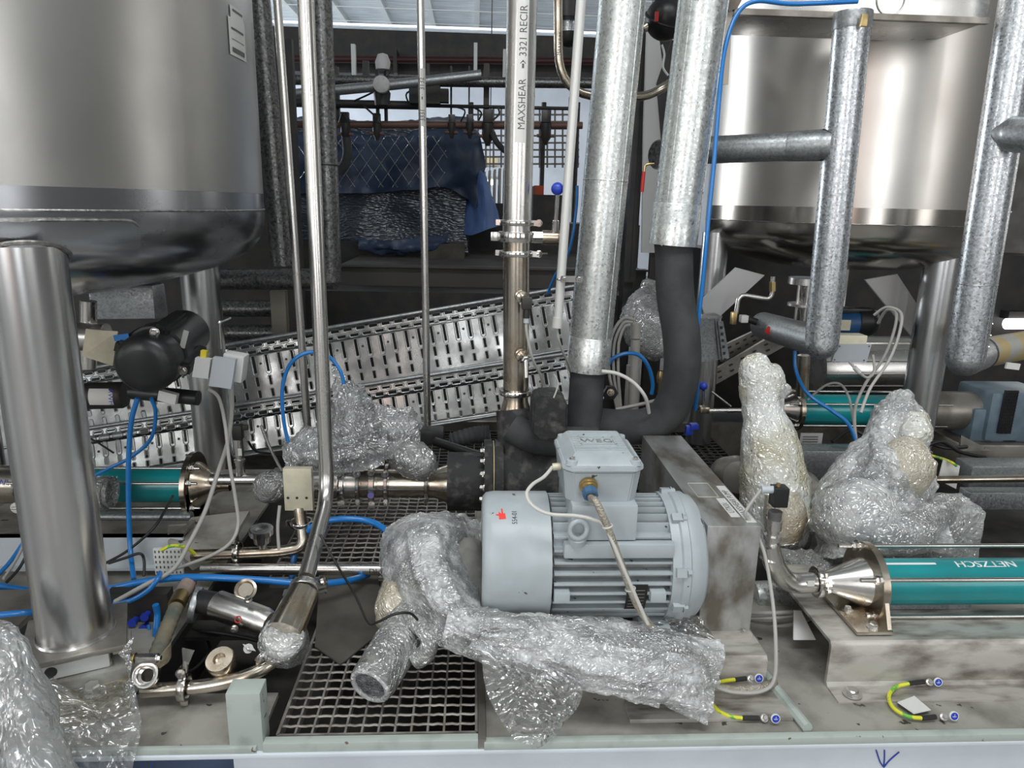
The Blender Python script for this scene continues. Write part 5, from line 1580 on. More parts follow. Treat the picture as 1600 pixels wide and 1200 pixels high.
# terminal box
bx0, bx1 = at(880, 760, 1.52).x, at(1001, 760, 1.52).x
bz0 = at(940, 776, 1.52).z; bz1 = at(940, 738, 1.505).z
bcx = (bx0 + bx1) / 2
def taperbox(bm, x0, x1, y0, y1, z0, z1, ins, cut=.02):
    def loop(x0, x1, y0, y1, z, c):
        return [bm.verts.new(p) for p in ((x0 + c, y0, z), (x1 - c, y0, z), (x1, y0 + c, z), (x1, y1 - c, z), (x1 - c, y1, z), (x0 + c, y1, z), (x0, y1 - c, z), (x0, y0 + c, z))]
    a = loop(x0 + ins, x1 - ins, y0 + ins, y1 - ins, z0, cut); b = loop(x0, x1, y0, y1, z1, cut)
    for i in range(8): bm.faces.new((a[i], a[(i + 1) % 8], b[(i + 1) % 8], b[i]))
    bm.faces.new(a[::-1]); bm.faces.new(b)
bm = BM(); taperbox(bm, bx0, bx1, 1.505, 1.715, bz0 - .012, bz1, .008); bmesh.ops.bevel(bm, geom=bm.edges[:], offset=.003, segments=2, affect='EDGES'); tb = part('terminal_box', bm, 'motor', T)
bm = BM(); taperbox(bm, bx0 - .003, bx1 + .004, 1.502, 1.718, bz1 + .001, bz1 + .014, -.001)
def lidtop():
    a = [(bx0 + .004, 1.508, bz1 + .014), (bx1 - .003, 1.508, bz1 + .014), (bx1 - .003, 1.712, bz1 + .014), (bx0 + .004, 1.712, bz1 + .014)]
    b = [(bx0 + .028, 1.535, bz1 + .036), (bx1 - .026, 1.535, bz1 + .036), (bx1 - .026, 1.70, bz1 + .036), (bx0 + .028, 1.70, bz1 + .036)]
    A = [bm.verts.new(p) for p in a]; B = [bm.verts.new(p) for p in b]
    for i in range(4): bm.faces.new((A[i], A[(i + 1) % 4], B[(i + 1) % 4], B[i]))
    bm.faces.new(B)
lidtop(); bmesh.ops.bevel(bm, geom=[e for e in bm.edges], offset=.0025, segments=2, affect='EDGES')
lid = part('box_lid', bm, 'motor', T)
bm = BM()
for k in range(9): 
    y = 1.548 + k * .017
    if 1.575 < y < 1.655:
        box6(bm, bx0 + .030, bcx - .042, y - .003, y + .003, bz1 + .036, bz1 + .0385); box6(bm, bcx + .042, bx1 - .028, y - .003, y + .003, bz1 + .036, bz1 + .0385)
    else: box6(bm, bx0 + .030, bx1 - .028, y - .003, y + .003, bz1 + .036, bz1 + .0385)
part('lid_ribs', bm, 'motor', lid)
bm = BM(); z = bz1 + .0365
for (x0_, x1__, y0_, y1_) in ((bcx - .042, bcx + .042, 1.590, 1.593), (bcx - .042, bcx + .042, 1.642, 1.645), (bcx - .042, bcx - .039, 1.590, 1.645), (bcx + .039, bcx + .042, 1.590, 1.645)): box6(bm, x0_, x1__, y0_, y1_, z, z + .002)
part('badge_frame', bm, 'motor', lid)
text('lettering', 'WEG', .036, lambda u, v: Vector((bcx + u, 1.617 + v, bz1 + .0372)), 'motor_dirt', lid, 'CENTER', .95)
bm = BM()
for x in (bx0 + .018, bx1 - .016):
    for y in (1.520, 1.70):
        lathe(bm, (x, y, bz1 + .014), (0, 0, 1), [(0, .014), (.010, .0125), (.011, .008), (.011, 0)], 20)
part('screw_bosses', bm, 'motor', lid)
bm = BM()
for x in (bx0 + .018, bx1 - .016): bolt(bm, (x, 1.520, bz1 + .024), (0, 0, 1), .0065, .005, False)
part('lid_screws', bm, 'steel', lid)
gx = at(921, 762, 1.49)
bm = BM(); lathe(bm, (gx.x, 1.507, gx.z), (-.02, -1, -.25), [(0, .021), (.006, .021), (.007, .018), (.014, .018), (.015, .0155), (.024, .0155), (.025, 0)], 28); part('brass_gland', bm, 'brass', tb)
bm = BM(); g1 = Vector((gx.x, 1.507, gx.z)) + Vector((0, -.026, -.008)); lathe(bm, g1, (.05, -1, -.45), [(-.006, .013), (-.006, .0175), (.010, .0175), (.012, .013), (.010, .009), (0, .009)], 8); part('blue_nut', bm, mat('blue_grey_nut', (.06, .14, .26), .2, .4), tb, 'blue gland nut')
bm = BM(); cyl(bm, (bx0, 1.57, bz1 - .01), (bx0 - .020, 1.57, bz1 - .012), .0085, seg=10); part('side_gland', bm, 'cream', tb)
T2 = thing('armoured_cable', 'braided steel cable hanging from the motor terminal box gland', 'cable')
bm = BM(); tube(bm, smoothpath([g1, g1 + Vector((.002, -.018, -.008)), at(930, 782, 1.440), at(940, 802, 1.432), at(952, 830, 1.43), at(972, 885, 1.425), at(993, 940, 1.42), at(1016, 978, 1.42)]), .0082, 14); part('braid', bm, 'braid', T2)
bm = BM()
for x, y, Y in ((949, 822, 1.432), (985, 920, 1.424)): torus(bm, at(x, y, Y), (.25, .0, -1), .0105, .002, 16, 6)
part('cable_ties', bm, 'cable_w', T2)
T2 = thing('thermistor_lead', 'thin grey lead looping from the terminal box over the motor', 'cable')
bm = BM(); tube(bm, smoothpath([Vector((bx0 - .02, 1.57, bz1 - .012)), at(850, 745, 1.55), at(832, 757, 1.52), at(823, 772, 1.50), at(832, 790, 1.475), at(858, 803, 1.46), at(900, 806, 1.455), at(928, 812, 1.445), at(946, 824, 1.43), at(975, 890, 1.415), at(1012, 975, 1.41)]), .0042, 8); part('lead', bm, 'cable_w', T2)

# guard box
T = thing('belt_guard', 'tall stained stainless guard box to the right of the grey motor', 'guard')
gx0, gx1 = at(1106, 822, 1.55).x, at(1190, 822, 1.55).x
gz = at(1150, 822, 1.55).z
bm = BM(); box6(bm, gx0, gx1, 1.55, 2.24, .09, gz, bev=.002); part('box', bm, mat('stained_guard_steel', (.52, .525, .52), .7, .40, var=(.20, .18, .15), vscale=9, vlo=.42, vhi=.66, rvar=.12, stretch=(1.6, .8, 1), bump=.08, bscale=90), T)
bm = BM()
for (x, y0_, y1_) in ((gx1 - .028, 1.57, 1.80),): box6(bm, x, x + .024, y0_, y1_, gz, gz + .0008)
lb = part('long_label', bm, 'label', T, 'long pale label')
text('lettering', 'MAXSHEAR PUMP', .022, lambda u, v: Vector((gx1 - .016 - v, 1.685 + u, gz + .0013)), 'greyink', lb, 'CENTER', .95)
bm = BM(); box6(bm, gx1 - .056, gx1 - .033, 1.60, 1.715, gz, gz + .0008); lb = part('short_label', bm, 'label', T, 'short pale label')
text('lettering', 'UTK01', .022, lambda u, v: Vector((gx1 - .0445 - v, 1.655 + u, gz + .0013)), 'greyink', lb, 'CENTER', 1)
bm = BM(); xx0, xx1, yy0, yy1 = gx0 + .03, gx1 - .045, 1.725, 1.82
tube(bm, [(xx0, yy0, gz), (xx1, yy0, gz), (xx1, yy1, gz), (xx0, yy1, gz), (xx0, yy0, gz)], .0012, 5); part('glue_outline', bm, 'cream', T, 'rectangle of old glue')
T = thing('guard_base', 'stainless stepped base under the guard box and motor', 'base')
bm = BM()
bx = gx1 + .012
prof = [(1.46, .0), (1.46, .072), (1.468, .082), (2.3, .082), (2.3, .074), (1.472, .074), (1.47, 0)]
prism(bm, [(.12, y, z) for y, z in prof], (bx - .12, 0, 0)); part('base_channel', bm, 'deck_b', T)
bm = BM(); box6(bm, gx0 - .0, gx1 + .002, 1.535, 1.56, .082, .094); bolt(bm, (gx1 - .015, 1.545, .094), (0, 0, 1), .006, .004); part('toe_flange', bm, 'deck_b', T)
bm = BM(); box6(bm, .35, bx + .02, 1.345, 1.465, .0, .010, bev=.002); part('sole_plate', bm, 'deck_b', T)
T = thing('conduit_coil', 'braided conduit lying coiled at the foot of the guard base', 'conduit')
bm = BM(); hose(bm, [(1075, 1060, 1.45), (1110, 1072, 1.42), (1150, 1078, 1.41), (1190, 1074, 1.42), (1210, 1066, 1.45)], .010, 12); part('braid', bm, 'braid', T)

# ================================================================ insulated maxshear pump behind the motor
T = thing('insulated_pump', 'black foam insulated pump and piping behind the grey motor', 'pump')
PY = 2.15
bm = BM(); a = at(700, 752, PY); b = at(760, 752, PY); lathe(bm, a, (1, 0, 0), [(0, .055), (0, .092), ((b - a).length, .092), ((b - a).length, 0)], 48); crumple(bm, .003, 30, 1); part('inlet_insulation', bm, 'foam_cut', T)
bm = BM(); a = at(756, 745, PY); lathe(bm, a, (1, 0, 0), [(0, .0), (0, .118), (.024, .118), (.024, .112), (.034, .112), (.034, .118), (.058, .118), (.058, 0)], 56); part('casing_flange', bm, 'foam_cut', T)
bm = BM(); ring(bm, a + Vector((.029, 0, 0)), (1, 0, 0), .115, .1, .004); part('flange_gap', bm, 'insul_end', T, 'yellowed gasket line')
bm = BM()
for th in (70, 48, 26, 4, -18): bolt(bm, a + Vector((0, -.105 * math.cos(R(th)), .105 * math.sin(R(th)))), (-1, 0, 0), .009, .012)
part('flange_bolts', bm, 'steel_pol', T)
bm = BM(); lathe(bm, a + Vector((.055, 0, 0)), (1, 0, 0), [(0, .095), (.20, .095), (.22, .07), (.22, 0)], 48); crumple(bm, .004, 12, 5); part('casing', bm, 'foam_cut', T)
bm = BM(); cyl(bm, at(806, 640, 2.2), at(815, 745, PY - .01), .062, .07, seg=40); crumple(bm, .004, 18, 2); part('riser_insulation', bm, 'foam_cut', T)
bm = BM(); tube(bm, smoothpath([at(800, 668, 2.14), at(830, 684, 2.12), at(880, 690, 2.12), at(930, 690, 2.14)]), [.055, .056, .052, .048] if False else .047, 32); part('side_arm', bm, 'rubber', T)
bm = BM()
p_ = [(833, 628), (843, 619), (876, 619), (887, 630), (887, 672), (872, 688), (842, 688), (831, 678)]
prism(bm, [at(x, y, 2.02) for x, y in p_], (0, .11, 0)); bmesh.ops.bevel(bm, geom=bm.edges[:], offset=.006, segments=2, affect='EDGES'); bmesh.ops.triangulate(bm, faces=bm.faces[:]); part('valve_jacket', bm, 'foam_cut', T, 'eight sided foam jacket')
bm = BM(); tube(bm, smoothpath([at(865, 622, 2.02), at(872, 600, 2.05), at(866, 585, 2.1)]), .0025, 6); part('tie', bm, 'cable', T)

# sight line of hygienic fittings leading into it
T = thing('hygienic_line', 'row of stainless hygienic fittings leading into the insulated pump', 'pipe')
yl = 755
bm = BM(); lathe(bm, at(330, 749, 2.30), (1, 0, 0), [(0, .0), (0, .020), (at(412, 749, 2.3).x - at(330, 749, 2.3).x, .020)], 24); part('inlet_tube', bm, 'steel', T)
cx = lambda px: at(px, yl, 2.22)
bm = BM(); lathe(bm, cx(430), (1, 0, 0), [(0, 0), (0, .05), (cx(560).x - cx(430).x, .05), (cx(560).x - cx(430).x, .0)], 40); part('body_tube', bm, 'steel', T)
bm = BM(); lathe(bm, cx(560), (1, 0, 0), [(0, .046), (cx(678).x - cx(560).x, .046), (cx(702).x - cx(560).x, .066), (cx(702).x - cx(560).x, 0)], 40); part('reducer', bm, 'steel_brown', T)
for px, ro, ww in ((537, .068, .022), (562, .064, .012), (584, .072, .020), (605, .064, .012), (667, .060, .012)):
    bm = BM(); ring(bm, cx(px), (1, 0, 0), ro, .045, ww); rg = part('clamp_band', bm, 'steel_pol', T)
    bm = BM(); q = cx(px) + Vector((0, -ro * .5, ro * .82)); cyl(bm, q - Vector((0, .03, 0)), q + Vector((0, .01, 0)), .0045, seg=8); bolt(bm, q - Vector((0, .022, 0)), (0, -1, 0), .008, .008); part('clamp_bolt', bm, 'steel_pol', rg)
    bm = BM(); box(bm, cx(px) + Vector((0, -ro * .75, -ro * .72)), (ww, .014, .02)); part('clamp_hinge', bm, 'steel_pol', rg)
bm = BM(); lathe(bm, cx(584) + Vector((0, -.0725, -.012)), (0, -1, 0), [(0, .010), (.002, .010), (.002, 0)], 16); part('violet_dot', bm, mat('violet_sticker', (.20, .16, .45), 0, .5), T)
# cream valve block on its own elbow line
T = thing('valve_block', 'cream square plate with three holes in front of the hygienic fittings', 'plate')
bm = BM(); a = at(445, 798, 2.02); b = at(486, 733, 2.02); box6(bm, a.x, b.x, 2.02, 2.045, a.z, b.z, bev=.002); part('plate', bm, 'cream', T)
bm = BM()
for x in (450, 464, 479): lathe(bm, at(x, 778, 2.0195), (0, -1, 0), [(0, 0), (.0004, .0042)], 12)
part('holes', bm, 'ink', T)
T = thing('elbow_line', 'stainless pipe bending down from the cream plate and running left', 'pipe')
bm = BM(); tube(bm, fillet(pts3([(468, 795, 2.03), (475, 855, 1.98), (440, 862, 1.97), (300, 868, 1.96)]), .10, 10), .0175, 24); part('pipe', bm, 'steel_brown', T)
clamp(T, at(471, 817, 2.02), (0, 0, 1), .034, (1, 0, 0), w=.014)
clamp(T, at(371, 862, 1.965), (1, 0, 0), .033, (0, -.2, 1), w=.014)
bm = BM(); q = at(411, 858, 1.97); lathe(bm, q, (0, -.1, 1), [(0, .012), (.025, .012), (.026, .024), (.05, .026), (.052, .034), (.068, .034), (.07, .022), (.066, .012), (.066, 0)], 24); part('cap_nut', bm, 'steel', T)
T = thing('cross_pipe', 'straight stainless pipe crossing low from the bundle of hoses to the film hood', 'pipe')
bm = BM(); cyl(bm, at(315, 889, 1.93), at(640, 890, 1.93), .0165, seg=24); part('pipe', bm, 'steel', T)
text('lettering', 'DI', .024, lambda u, v: at(584, 889, 1.93) + Vector((u, -.0168 * math.cos(v / .0168), .0168 * math.sin(v / .0168))), 'ink', T)

# ================================================================ left pump and its frame
pzl = at(220, 757, 2.35).z
X0l = at(300, 757, 2.35).x; X1l = at(-60, 757, 2.35).x
# mirrored pump: flange at its right end
T = thing('screw_pump', 'left screw pump with a teal tube behind the front leg of the left vessel', 'pump')
rl = .060
bm = BM(); cyl(bm, (at(135, 757, 2.35).x, 2.35, pzl), (X0l, 2.35, pzl), rl, seg=56); part('stator_tube', bm, 'teal', T, 'teal tube')
bm = BM(); cyl(bm, (X1l, 2.35, pzl), (at(138, 757, 2.35).x, 2.35, pzl), rl * 1.06, seg=56); part('suction_housing', bm, 'steel_brown', T)
bm = BM(); torus(bm, (at(22, 757, 2.3).x, 2.35, pzl), (1, 0, 0), rl * 1.07, .003, 48, 6); part('housing_weld', bm, 'weld', T)
bm = BM(); lathe(bm, (X0l, 2.35, pzl), (1, 0, 0), [(0, 0), (0, .112), (.016, .112), (.016, 0)], 56); part('end_flange', bm, 'steel_brown', T)
bm = BM(); lathe(bm, (X0l + .018, 2.35, pzl), (1, 0, 0), [(0, .078), (.012, .074), (.07, .026), (.09, .022), (.11, .022)], 40); part('end_cone', bm, 'steel_brown', T)
for dy, dz in ((-.55, .84), (-.95, .42), (-.9, -.62)):
    a = Vector((0, dy, dz)).normalized() * .093
    bm = BM(); cyl(bm, (X1l + .2, 2.35 + a.y, pzl + a.z), (X0l + .05, 2.35 + a.y, pzl + a.z), .0042, seg=10); rd = part('tie_rod', bm, 'steel_pol', T)
    bm = BM(); bolt(bm, (X0l + .018, 2.35 + a.y, pzl + a.z), (1, 0, 0), .009, .012); part('nut', bm, 'steel_pol', rd)
text('lettering', 'NETZSCH', .030, (lambda u, v: Vector((at(150, 745, 2.3).x + u, 2.35 - .0604 * math.cos(R(38) + v / .0604), pzl + .0604 * math.sin(R(38) + v / .0604)))), 'white', T)
bm = BM(); prism(bm, [(X0l + .006, 2.35 - .10, pzl), (X0l + .006, 2.35 + .09, pzl), (X0l + .006, 2.44, at(300, 835, 2.35).z), (X0l + .006, 2.25, at(300, 835, 2.35).z)], (.010, 0, 0)); 
z_ = at(300, 835, 2.35).z + .01
box6(bm, X0l, X0l + .12, 2.24, 2.44, z_ - .008, z_); bolt(bm, (X0l + .07, 2.27, z_), (0, 0, 1), .011, .01); part('support_foot', bm, 'dirty_steel', T)
bm = BM(); lathe(bm, (at(24, 787, 2.28).x, 2.285, pzl - .055), (0, -1, 0), [(0, .018), (.006, .018), (.008, 0)], 24); part('blind_cap', bm, 'label', T)
text('lettering', 'AWH', .03, lambda u, v: Vector((at(2, 737, 2.28).x + u, 2.275 , pzl + .035 + v)), 'blueink', T)
# film wrapped stub in front of the teal tube
T = thing('wrapped_stub', 'short film wrapped pipe stub in front of the left teal pump', 'pipe end')
bm = BM(); lathe(bm, at(125, 768, 2.2), (1, 0, -.02), [(0, .0), (0, .045), (.09, .048), (.10, .048)], 32); crumple(bm, .003, 25, 4); part('stub', bm, 'bubble_d', T)
bm = BM(); ring(bm, at(164, 770, 2.2), (1, 0, -.02), .054, .03, .018); part('end_ring', bm, 'bubble_d', T)
# frame rails
T = thing('channel_base', 'pale grey channel frame below the left teal pump', 'base frame')
bm = BM(); a = at(-40, 884, 2.02); b = at(285, 836, 2.02); box6(bm, a.x, b.x, 2.02, 2.03, a.z, b.z); box6(bm, a.x, b.x, 2.0, 2.03, a.z - .008, a.z); part('front_channel', bm, 'cone', T)
bm = BM(); box6(bm, a.x, b.x, 2.02, 2.12, b.z - .008, b.z); part('top_flange', bm, 'dirty_steel', T)
bm = BM(); q = at(200, 808, 2.2); cyl(bm, at(120, 808, 2.25), at(300, 808, 2.25), .018); part('lower_rail', bm, 'galv_grey', T)
bm = BM(); prism(bm, [at(262, 822, 2.02), at(302, 820, 2.12), at(302, 845, 2.12), at(262, 845, 2.02)], (0, .01, 0)); prism(bm, [at(262, 845, 2.0), at(300, 808, 2.2), at(390, 798, 2.2), at(352, 860, 2.0), at(300, 884, 2.0)], (0, 0, -.015)); part('end_gusset', bm, 'deck', T)
bm = BM(); a = at(-40, 930, 1.80); b = at(54, 985, 1.62); box6(bm, -1.5, at(54, 950, 1.7).x, 1.62, 1.80, .06, .075); box6(bm, -1.5, at(54, 950, 1.7).x, 1.61, 1.63, .0, .075); part('side_channel', bm, 'dirty_steel', T)
T = thing('terminal_cover', 'white perforated terminal cover plate under the yellow wire', 'plate')
bm = BM(); a = at(243, 898, 1.90); b = at(282, 858, 1.90); box6(bm, a.x, b.x, 1.90, 1.91, a.z, b.z); part('plate', bm, 'label', T)
bm = BM()
for i in range(7):
    for j in range(5):
        x = a.x + (b.x - a.x) * (i + .5) / 7; z = a.z + (b.z - a.z) * (j + .5) / 5; box(bm, (x, 1.899, z), (.0035, .001, .007))
part('slots', bm, 'greyink', T)
bm = BM(); hose(bm, [(252, 860, 1.88), (268, 853, 1.88), (290, 855, 1.90), (305, 866, 1.92)], .005, 8); single('earth_wire', bm, 'yg', 'yellow green wire arching over the white terminal cover', 'wire')
T = thing('pressure_sensor', 'small pressure sensor with black head on the pipe right of the left pump', 'sensor')
q = at(376, 742, 2.3)
bm = BM(); lathe(bm, q, (0, 0, 1), [(0, .015), (.045, .015), (.046, .018), (.055, .018), (.056, .012), (.065, .012), (.066, .0155), (.125, .0155), (.125, 0)], 18); part('body', bm, 'steel', T)
bm = BM(); box(bm, q + Vector((.002, 0, .150)), (.03, .03, .048), bev=.003); box(bm, q + Vector((.025, 0, .165)), (.02, .016, .016), bev=.002); part('plug', bm, 'black', T)
bm = BM(); box(bm, q + Vector((.008, -.0155, .085)), (.012, .002, .024)); part('sticker', bm, 'label', T)

# actuated valve under the left vessel
T = thing('valve_actuator', 'big black round valve actuator hanging under the left vessel', 'actuator')
c0 = at(224, 572, 1.90); c1 = at(275, 532, 2.14)
ax = (c1 - c0).normalized(); L = (c1 - c0).length
bm = BM(); lathe(bm, c0 - ax * .012, ax, [(0, 0), (.001, .045), (.008, .068), (.022, .078), (.045, .080), (.10, .078), (.101, .084), (.15, .084), (.151, .075), (L + .10, .070), (L + .11, .05), (L + .11, 0)], 56); part('body', bm, 'black', T)
bm = BM()
x_, y_, z_ = basis(ax)
for th in (20, 110, 200, 290):
    d = (x_ * math.cos(R(th)) + y_ * math.sin(R(th)))
    mt = Matrix.Translation(c0 + ax * .14 + d * .082) @ Matrix((d, d.cross(ax) * -1, ax)).transposed().to_4x4() @ Matrix.Diagonal((.036, .040, .17, 1))
    r_ = bmesh.ops.create_cube(bm, size=1, matrix=mt); bmesh.ops.bevel(bm, geom=list({e for v in r_['verts'] for e in v.link_edges}), offset=.008, segments=2, affect='EDGES')
part('ribs', bm, 'black', T)
for p_ in (at(242, 519, 1.93), at(285, 579, 1.95)):
    bm = BM(); bolt(bm, p_, (-ax.x, -ax.y, -ax.z), .009, .010); part('end_bolt', bm, 'steel_pol', T)
bm = BM(); q = at(288, 530, 1.98); box(bm, q, (.014, .003, .05), ry=R(18)); part('barcode_label', bm, 'cable', T)
bm = BM(); prism(bm, [at(134, 514, 2.0), at(184, 518, 2.02), at(176, 572, 2.0), at(128, 556, 1.98)], (0, .006, 0)); part('mounting_bracket', bm, 'cream', T, 'pale mounting bracket')
bm = BM(); box(bm, at(190, 527, 1.97), (.04, .004, .016), ry=R(-8)); part('blue_label', bm, 'bluehose', T)
bm = BM(); lathe(bm, at(98, 524, 2.1), (1, 0, -.05), [(0, .02), (.03, .02), (.035, .04), (.08, .042), (.12, .042), (.12, 0)], 32); cyl(bm, at(138, 575, 2.12), at(138, 470, 2.12), .022); part('valve_body', bm, 'steel', T)
T = thing('proximity_box', 'grey square switch box right of the black actuator', 'switch box')
bm = BM(); c = at(355, 575, 1.96); box(bm, c + Vector((.015, .02, 0)), (.056, .05, .075), ry=R(10), bev=.004); part('housing', bm, 'boxlight', T)
bm = BM(); prism(bm, [at(333, 558, 1.93), at(368, 562, 1.93), at(361, 608, 1.93), at(326, 603, 1.93)], (0, .016, 0)); part('lid', bm, 'boxgrey', T)
bm = BM(); prism(bm, [at(305, 559, 1.94), at(329, 562, 1.94), at(325, 592, 1.94), at(300, 589, 1.94)], (0, .02, 0)); part('pale_adapter', bm, 'boxlight', T)
bm = BM(); box(bm, at(319, 553, 1.96), (.015, .015, .02), ry=R(10)); part('yellow_block', bm, 'yellow', T)
bm = BM(); cyl(bm, at(346, 545, 1.95), at(343, 505, 1.95), .0022, seg=6); bmesh.ops.create_uvsphere(bm, u_segments=10, v_segments=8, radius=.006, matrix=Matrix.Translation(at(343, 504, 1.95))); cyl(bm, at(343, 504, 1.95), at(360, 497, 2.05), .003, seg=6); part('thin_rod', bm, 'steel', T)
T = thing('labelled_motor', 'small dark cylindrical drive labelled AWH behind the front leg', 'motor')
bm = BM(); a = at(100, 620, 2.15); b = at(196, 617, 2.15); lathe(bm, a, b - a, [(-.05, 0), (-.05, .040), (0, .040), (.17, .040), (.178, .036), (.18, 0)], 40); part('body', bm, 'dark', T)
bm = BM(); lathe(bm, at(118, 619, 2.15), b - a, [(-.003, .0405), (.016, .0405)], 40); part('blue_band', bm, mat('slate_blue_band', (.09, .15, .22), 0, .5), T)
def cm(px, th0, rr=.0407):
    X = at(px, 618, 2.15).x; c = at(px, 618, 2.15)
    return lambda u, v: Vector((X + u, 2.15 - rr * math.cos(th0 + v / rr), c.z + rr * math.sin(th0 + v / rr)))
bm = BM(); fm = cm(168, R(8))
g = [[bm.verts.new(fm(u, v)) for u in (-.036, .034)] for v in [-.026 + .0052 * k for k in range(11)]]
for a_, b_ in zip(g, g[1:]): bm.faces.new((a_[0], a_[1], b_[1], b_[0]))
lb = part('label', bm, 'label', T, 'pale label')
fm3 = cm(183, R(8), .0412); text('lettering', 'AWH', .020, lambda u, v: fm3(v, -u), 'blueink', lb, 'CENTER', 1.1)
bm = BM(); box(bm, at(263, 620, 2.05), (.05, .02, .03), ry=R(15)); part('white_connector', bm, 'label', T)
bm = BM(); cyl(bm, at(205, 612, 2.1), at(310, 622, 2.08), .022); part('rear_coupling', bm, 'black', T)
bm = BM(); box(bm, at(200, 470, 2.6), (.22, .1, .12), bev=.01); crumple(bm, .01, 8, 2); single('foil_lagging', bm, 'galv_grey', 'crumpled foil lagging in the shade under the left vessel', 'lagging')

# ================================================================ foreground fittings at lower left
T = thing('drain_line', 'short stainless drain pipe with an open union lying at the lower left', 'pipe')
bm = BM(); tube(bm, fillet(pts3([(222, 1080, 1.43), (330, 1072, 1.43), (405, 1052, 1.44), (455, 1010, 1.50)]), .05, 8), .0155, 24); part('pipe', bm, 'steel_brown', T)
bm = BM(); c = at(228, 1055, 1.42); ax = Vector((.02, -.8, .6)).normalized(); lathe(bm, c - ax * .01, ax, [(0, .014), (0, .027), (.012, .0285), (.016, .027), (.016, .020), (.014, .0175), (-.028, .017)], 32); un = part('open_union', bm, 'steel_pol', T)
bm = BM(); lathe(bm, c - ax * .034, ax, [(0, 0), (0, .0168), (.001, .0168), (.001, 0)], 24); part('bore', bm, 'cardboard', un)
bm = BM(); box(bm, c + Vector((0, .01, .035)), (.046, .016, .016), bev=.002); bolt(bm, c + Vector((.023, .01, .036)), (1, 0, 0), .007, .007); part('union_clamp', bm, 'steel', T)
bm = BM(); bolt(bm, c + Vector((-.023, .01, .036)), (-1, 0, 0), .008, .009); part('brass_nut', bm, 'brass', T)
clamp(T, at(288, 1074, 1.43), (1, 0, 0), .030, (0, .1, 1), w=.016)
bm = BM(); q = at(290, 1050, 1.43); cyl(bm, q, q + Vector((0, .005, .025)), .006, seg=8)
prism(bm, [at(286, 1038, 1.43), at(284, 1014, 1.43), at(292, 1016, 1.43), at(303, 1018, 1.43), at(294, 1040, 1.43)], (0, .005, 0)); part('wing_handle', bm, 'steel_pol', T)
T = thing('green_hose', 'dirty green ribbed hose with a brass ring rising from the open union', 'hose')
bm = BM(); pl = smoothpath(pts3([(237, 1048, 1.46), (248, 1015, 1.52), (262, 980, 1.60), (275, 950, 1.68)]), 10)
tube(bm, pl, [.018 + .0012 * math.sin(i * 2.2) for i in range(len(pl))], 20); part('hose', bm, mat('grubby_green_hose', (.10, .115, .095), 0, .6, var=(.20, .17, .12), vscale=18), T)
bm = BM(); a = at(276, 946, 1.69); b = at(284, 930, 1.73); cyl(bm, a, b, .0215); part('brass_ring', bm, 'brass', T)
bm = BM(); cyl(bm, b, at(296, 908, 1.80), .02); part('plaster_wrap', bm, mat('pinkish_tape', (.42, .30, .24), 0, .7, var=(.20, .17, .15), vscale=20), T)
bm = BM(); prism(bm, [at(239, 1040, 1.44), at(252, 1022, 1.46), at(262, 1012, 1.47), at(262, 1036, 1.47), at(250, 1044, 1.45)], (0, .02, 0)); part('hose_clip', bm, 'wood', T)
T = thing('disc_nut', 'round dusty steel nut with a hole standing by the lower left pipe', 'nut')
bm = BM(); c = at(346, 1035, 1.46); lathe(bm, c, (-.1, -.45, .9), [(-.022, 0), (-.022, .030), (.010, .033), (.016, .030), (.016, .014), (.006, .012), (.006, 0)], 32); part('nut', bm, 'steel_brown', T)
T = thing('check_valve', 'stainless cylindrical check valve with red mark joined to a black rubber sleeve', 'valve')
a = at(340, 945, 1.68); b = at(412, 972, 1.62)
bm = BM(); lathe(bm, a, b - a, [(0, 0), (0, .036), ((b - a).length, .036), ((b - a).length + .02, .03), ((b - a).length + .02, 0)], 40); part('body', bm, 'steel', T)
bm = BM(); cyl(bm, at(306, 938, 1.70), a, .030, .030); part('rubber_sleeve', bm, 'black', T)
bm = BM(); ring(bm, at(305, 945, 1.70), (1, .1, -.25), .045, .02, .016); part('end_plate', bm, 'galv_grey', T)
bm = BM(); q = at(372, 968, 1.605); torus(bm, q, (.1, -1, .6), .0075, .0014, 20, 6); part('red_mark', bm, 'red', T)
bm = BM(); bolt(bm, at(388, 938, 1.62), (0, -.3, 1), .007, .01); part('screw', bm, 'steel', T)
bm = BM(); bolt(bm, at(366, 982, 1.60), (0, -1, .0), .007, .008); part('screw', bm, 'steel', T)
bm = BM(); lathe(bm, at(384, 922, 1.72), (.1, -.6, .5), [(-.01, 0), (-.01, .026), (.006, .028), (.008, .022), (.002, .018), (.002, 0)], 28); single('blank_cap', bm, 'steel_brown', 'round steel blank cap behind the check valve', 'cap')
# film wrapped valve at the end of the bent pipe
T = thing('wrapped_valve', 'film wrapped valve end hanging from the union of the bent pipe', 'valve')
bm = BM(); cyl(bm, at(474, 925, 1.55), at(444, 990, 1.45), .036, .042, seg=36); crumple(bm, .003, 20, 3); part('valve_body', bm, 'steel_brown', T)
bm = BM(); lathe(bm, at(440, 995, 1.44), Vector((-.05, -.75, .5)), [(-.06, .040), (-.03, .046), (-.005, .047), (.0, .042), (.004, .030), (-.006, .012), (-.006, 0)], 40); crumple(bm, .004, 22, 8); part('plastic_cap', bm, 'bubble', T)
bm = BM(); lathe(bm, at(440, 1000, 1.46), Vector((-.05, -.6, .6)), [(-.12, .036), (-.06, .05), (-.02, .054), (.01, .05), (.016, .03), (.012, 0)], 40); bmesh.ops.subdivide_edges(bm, edges=bm.edges[:], cuts=1, use_grid_fill=True); crumple(bm, .006, 24, 12); part('film', bm, 'film', T)
clamp(T, at(420, 1020, 1.47), (.5, -.3, -.5), .036, (-1, 0, .3), w=.014)
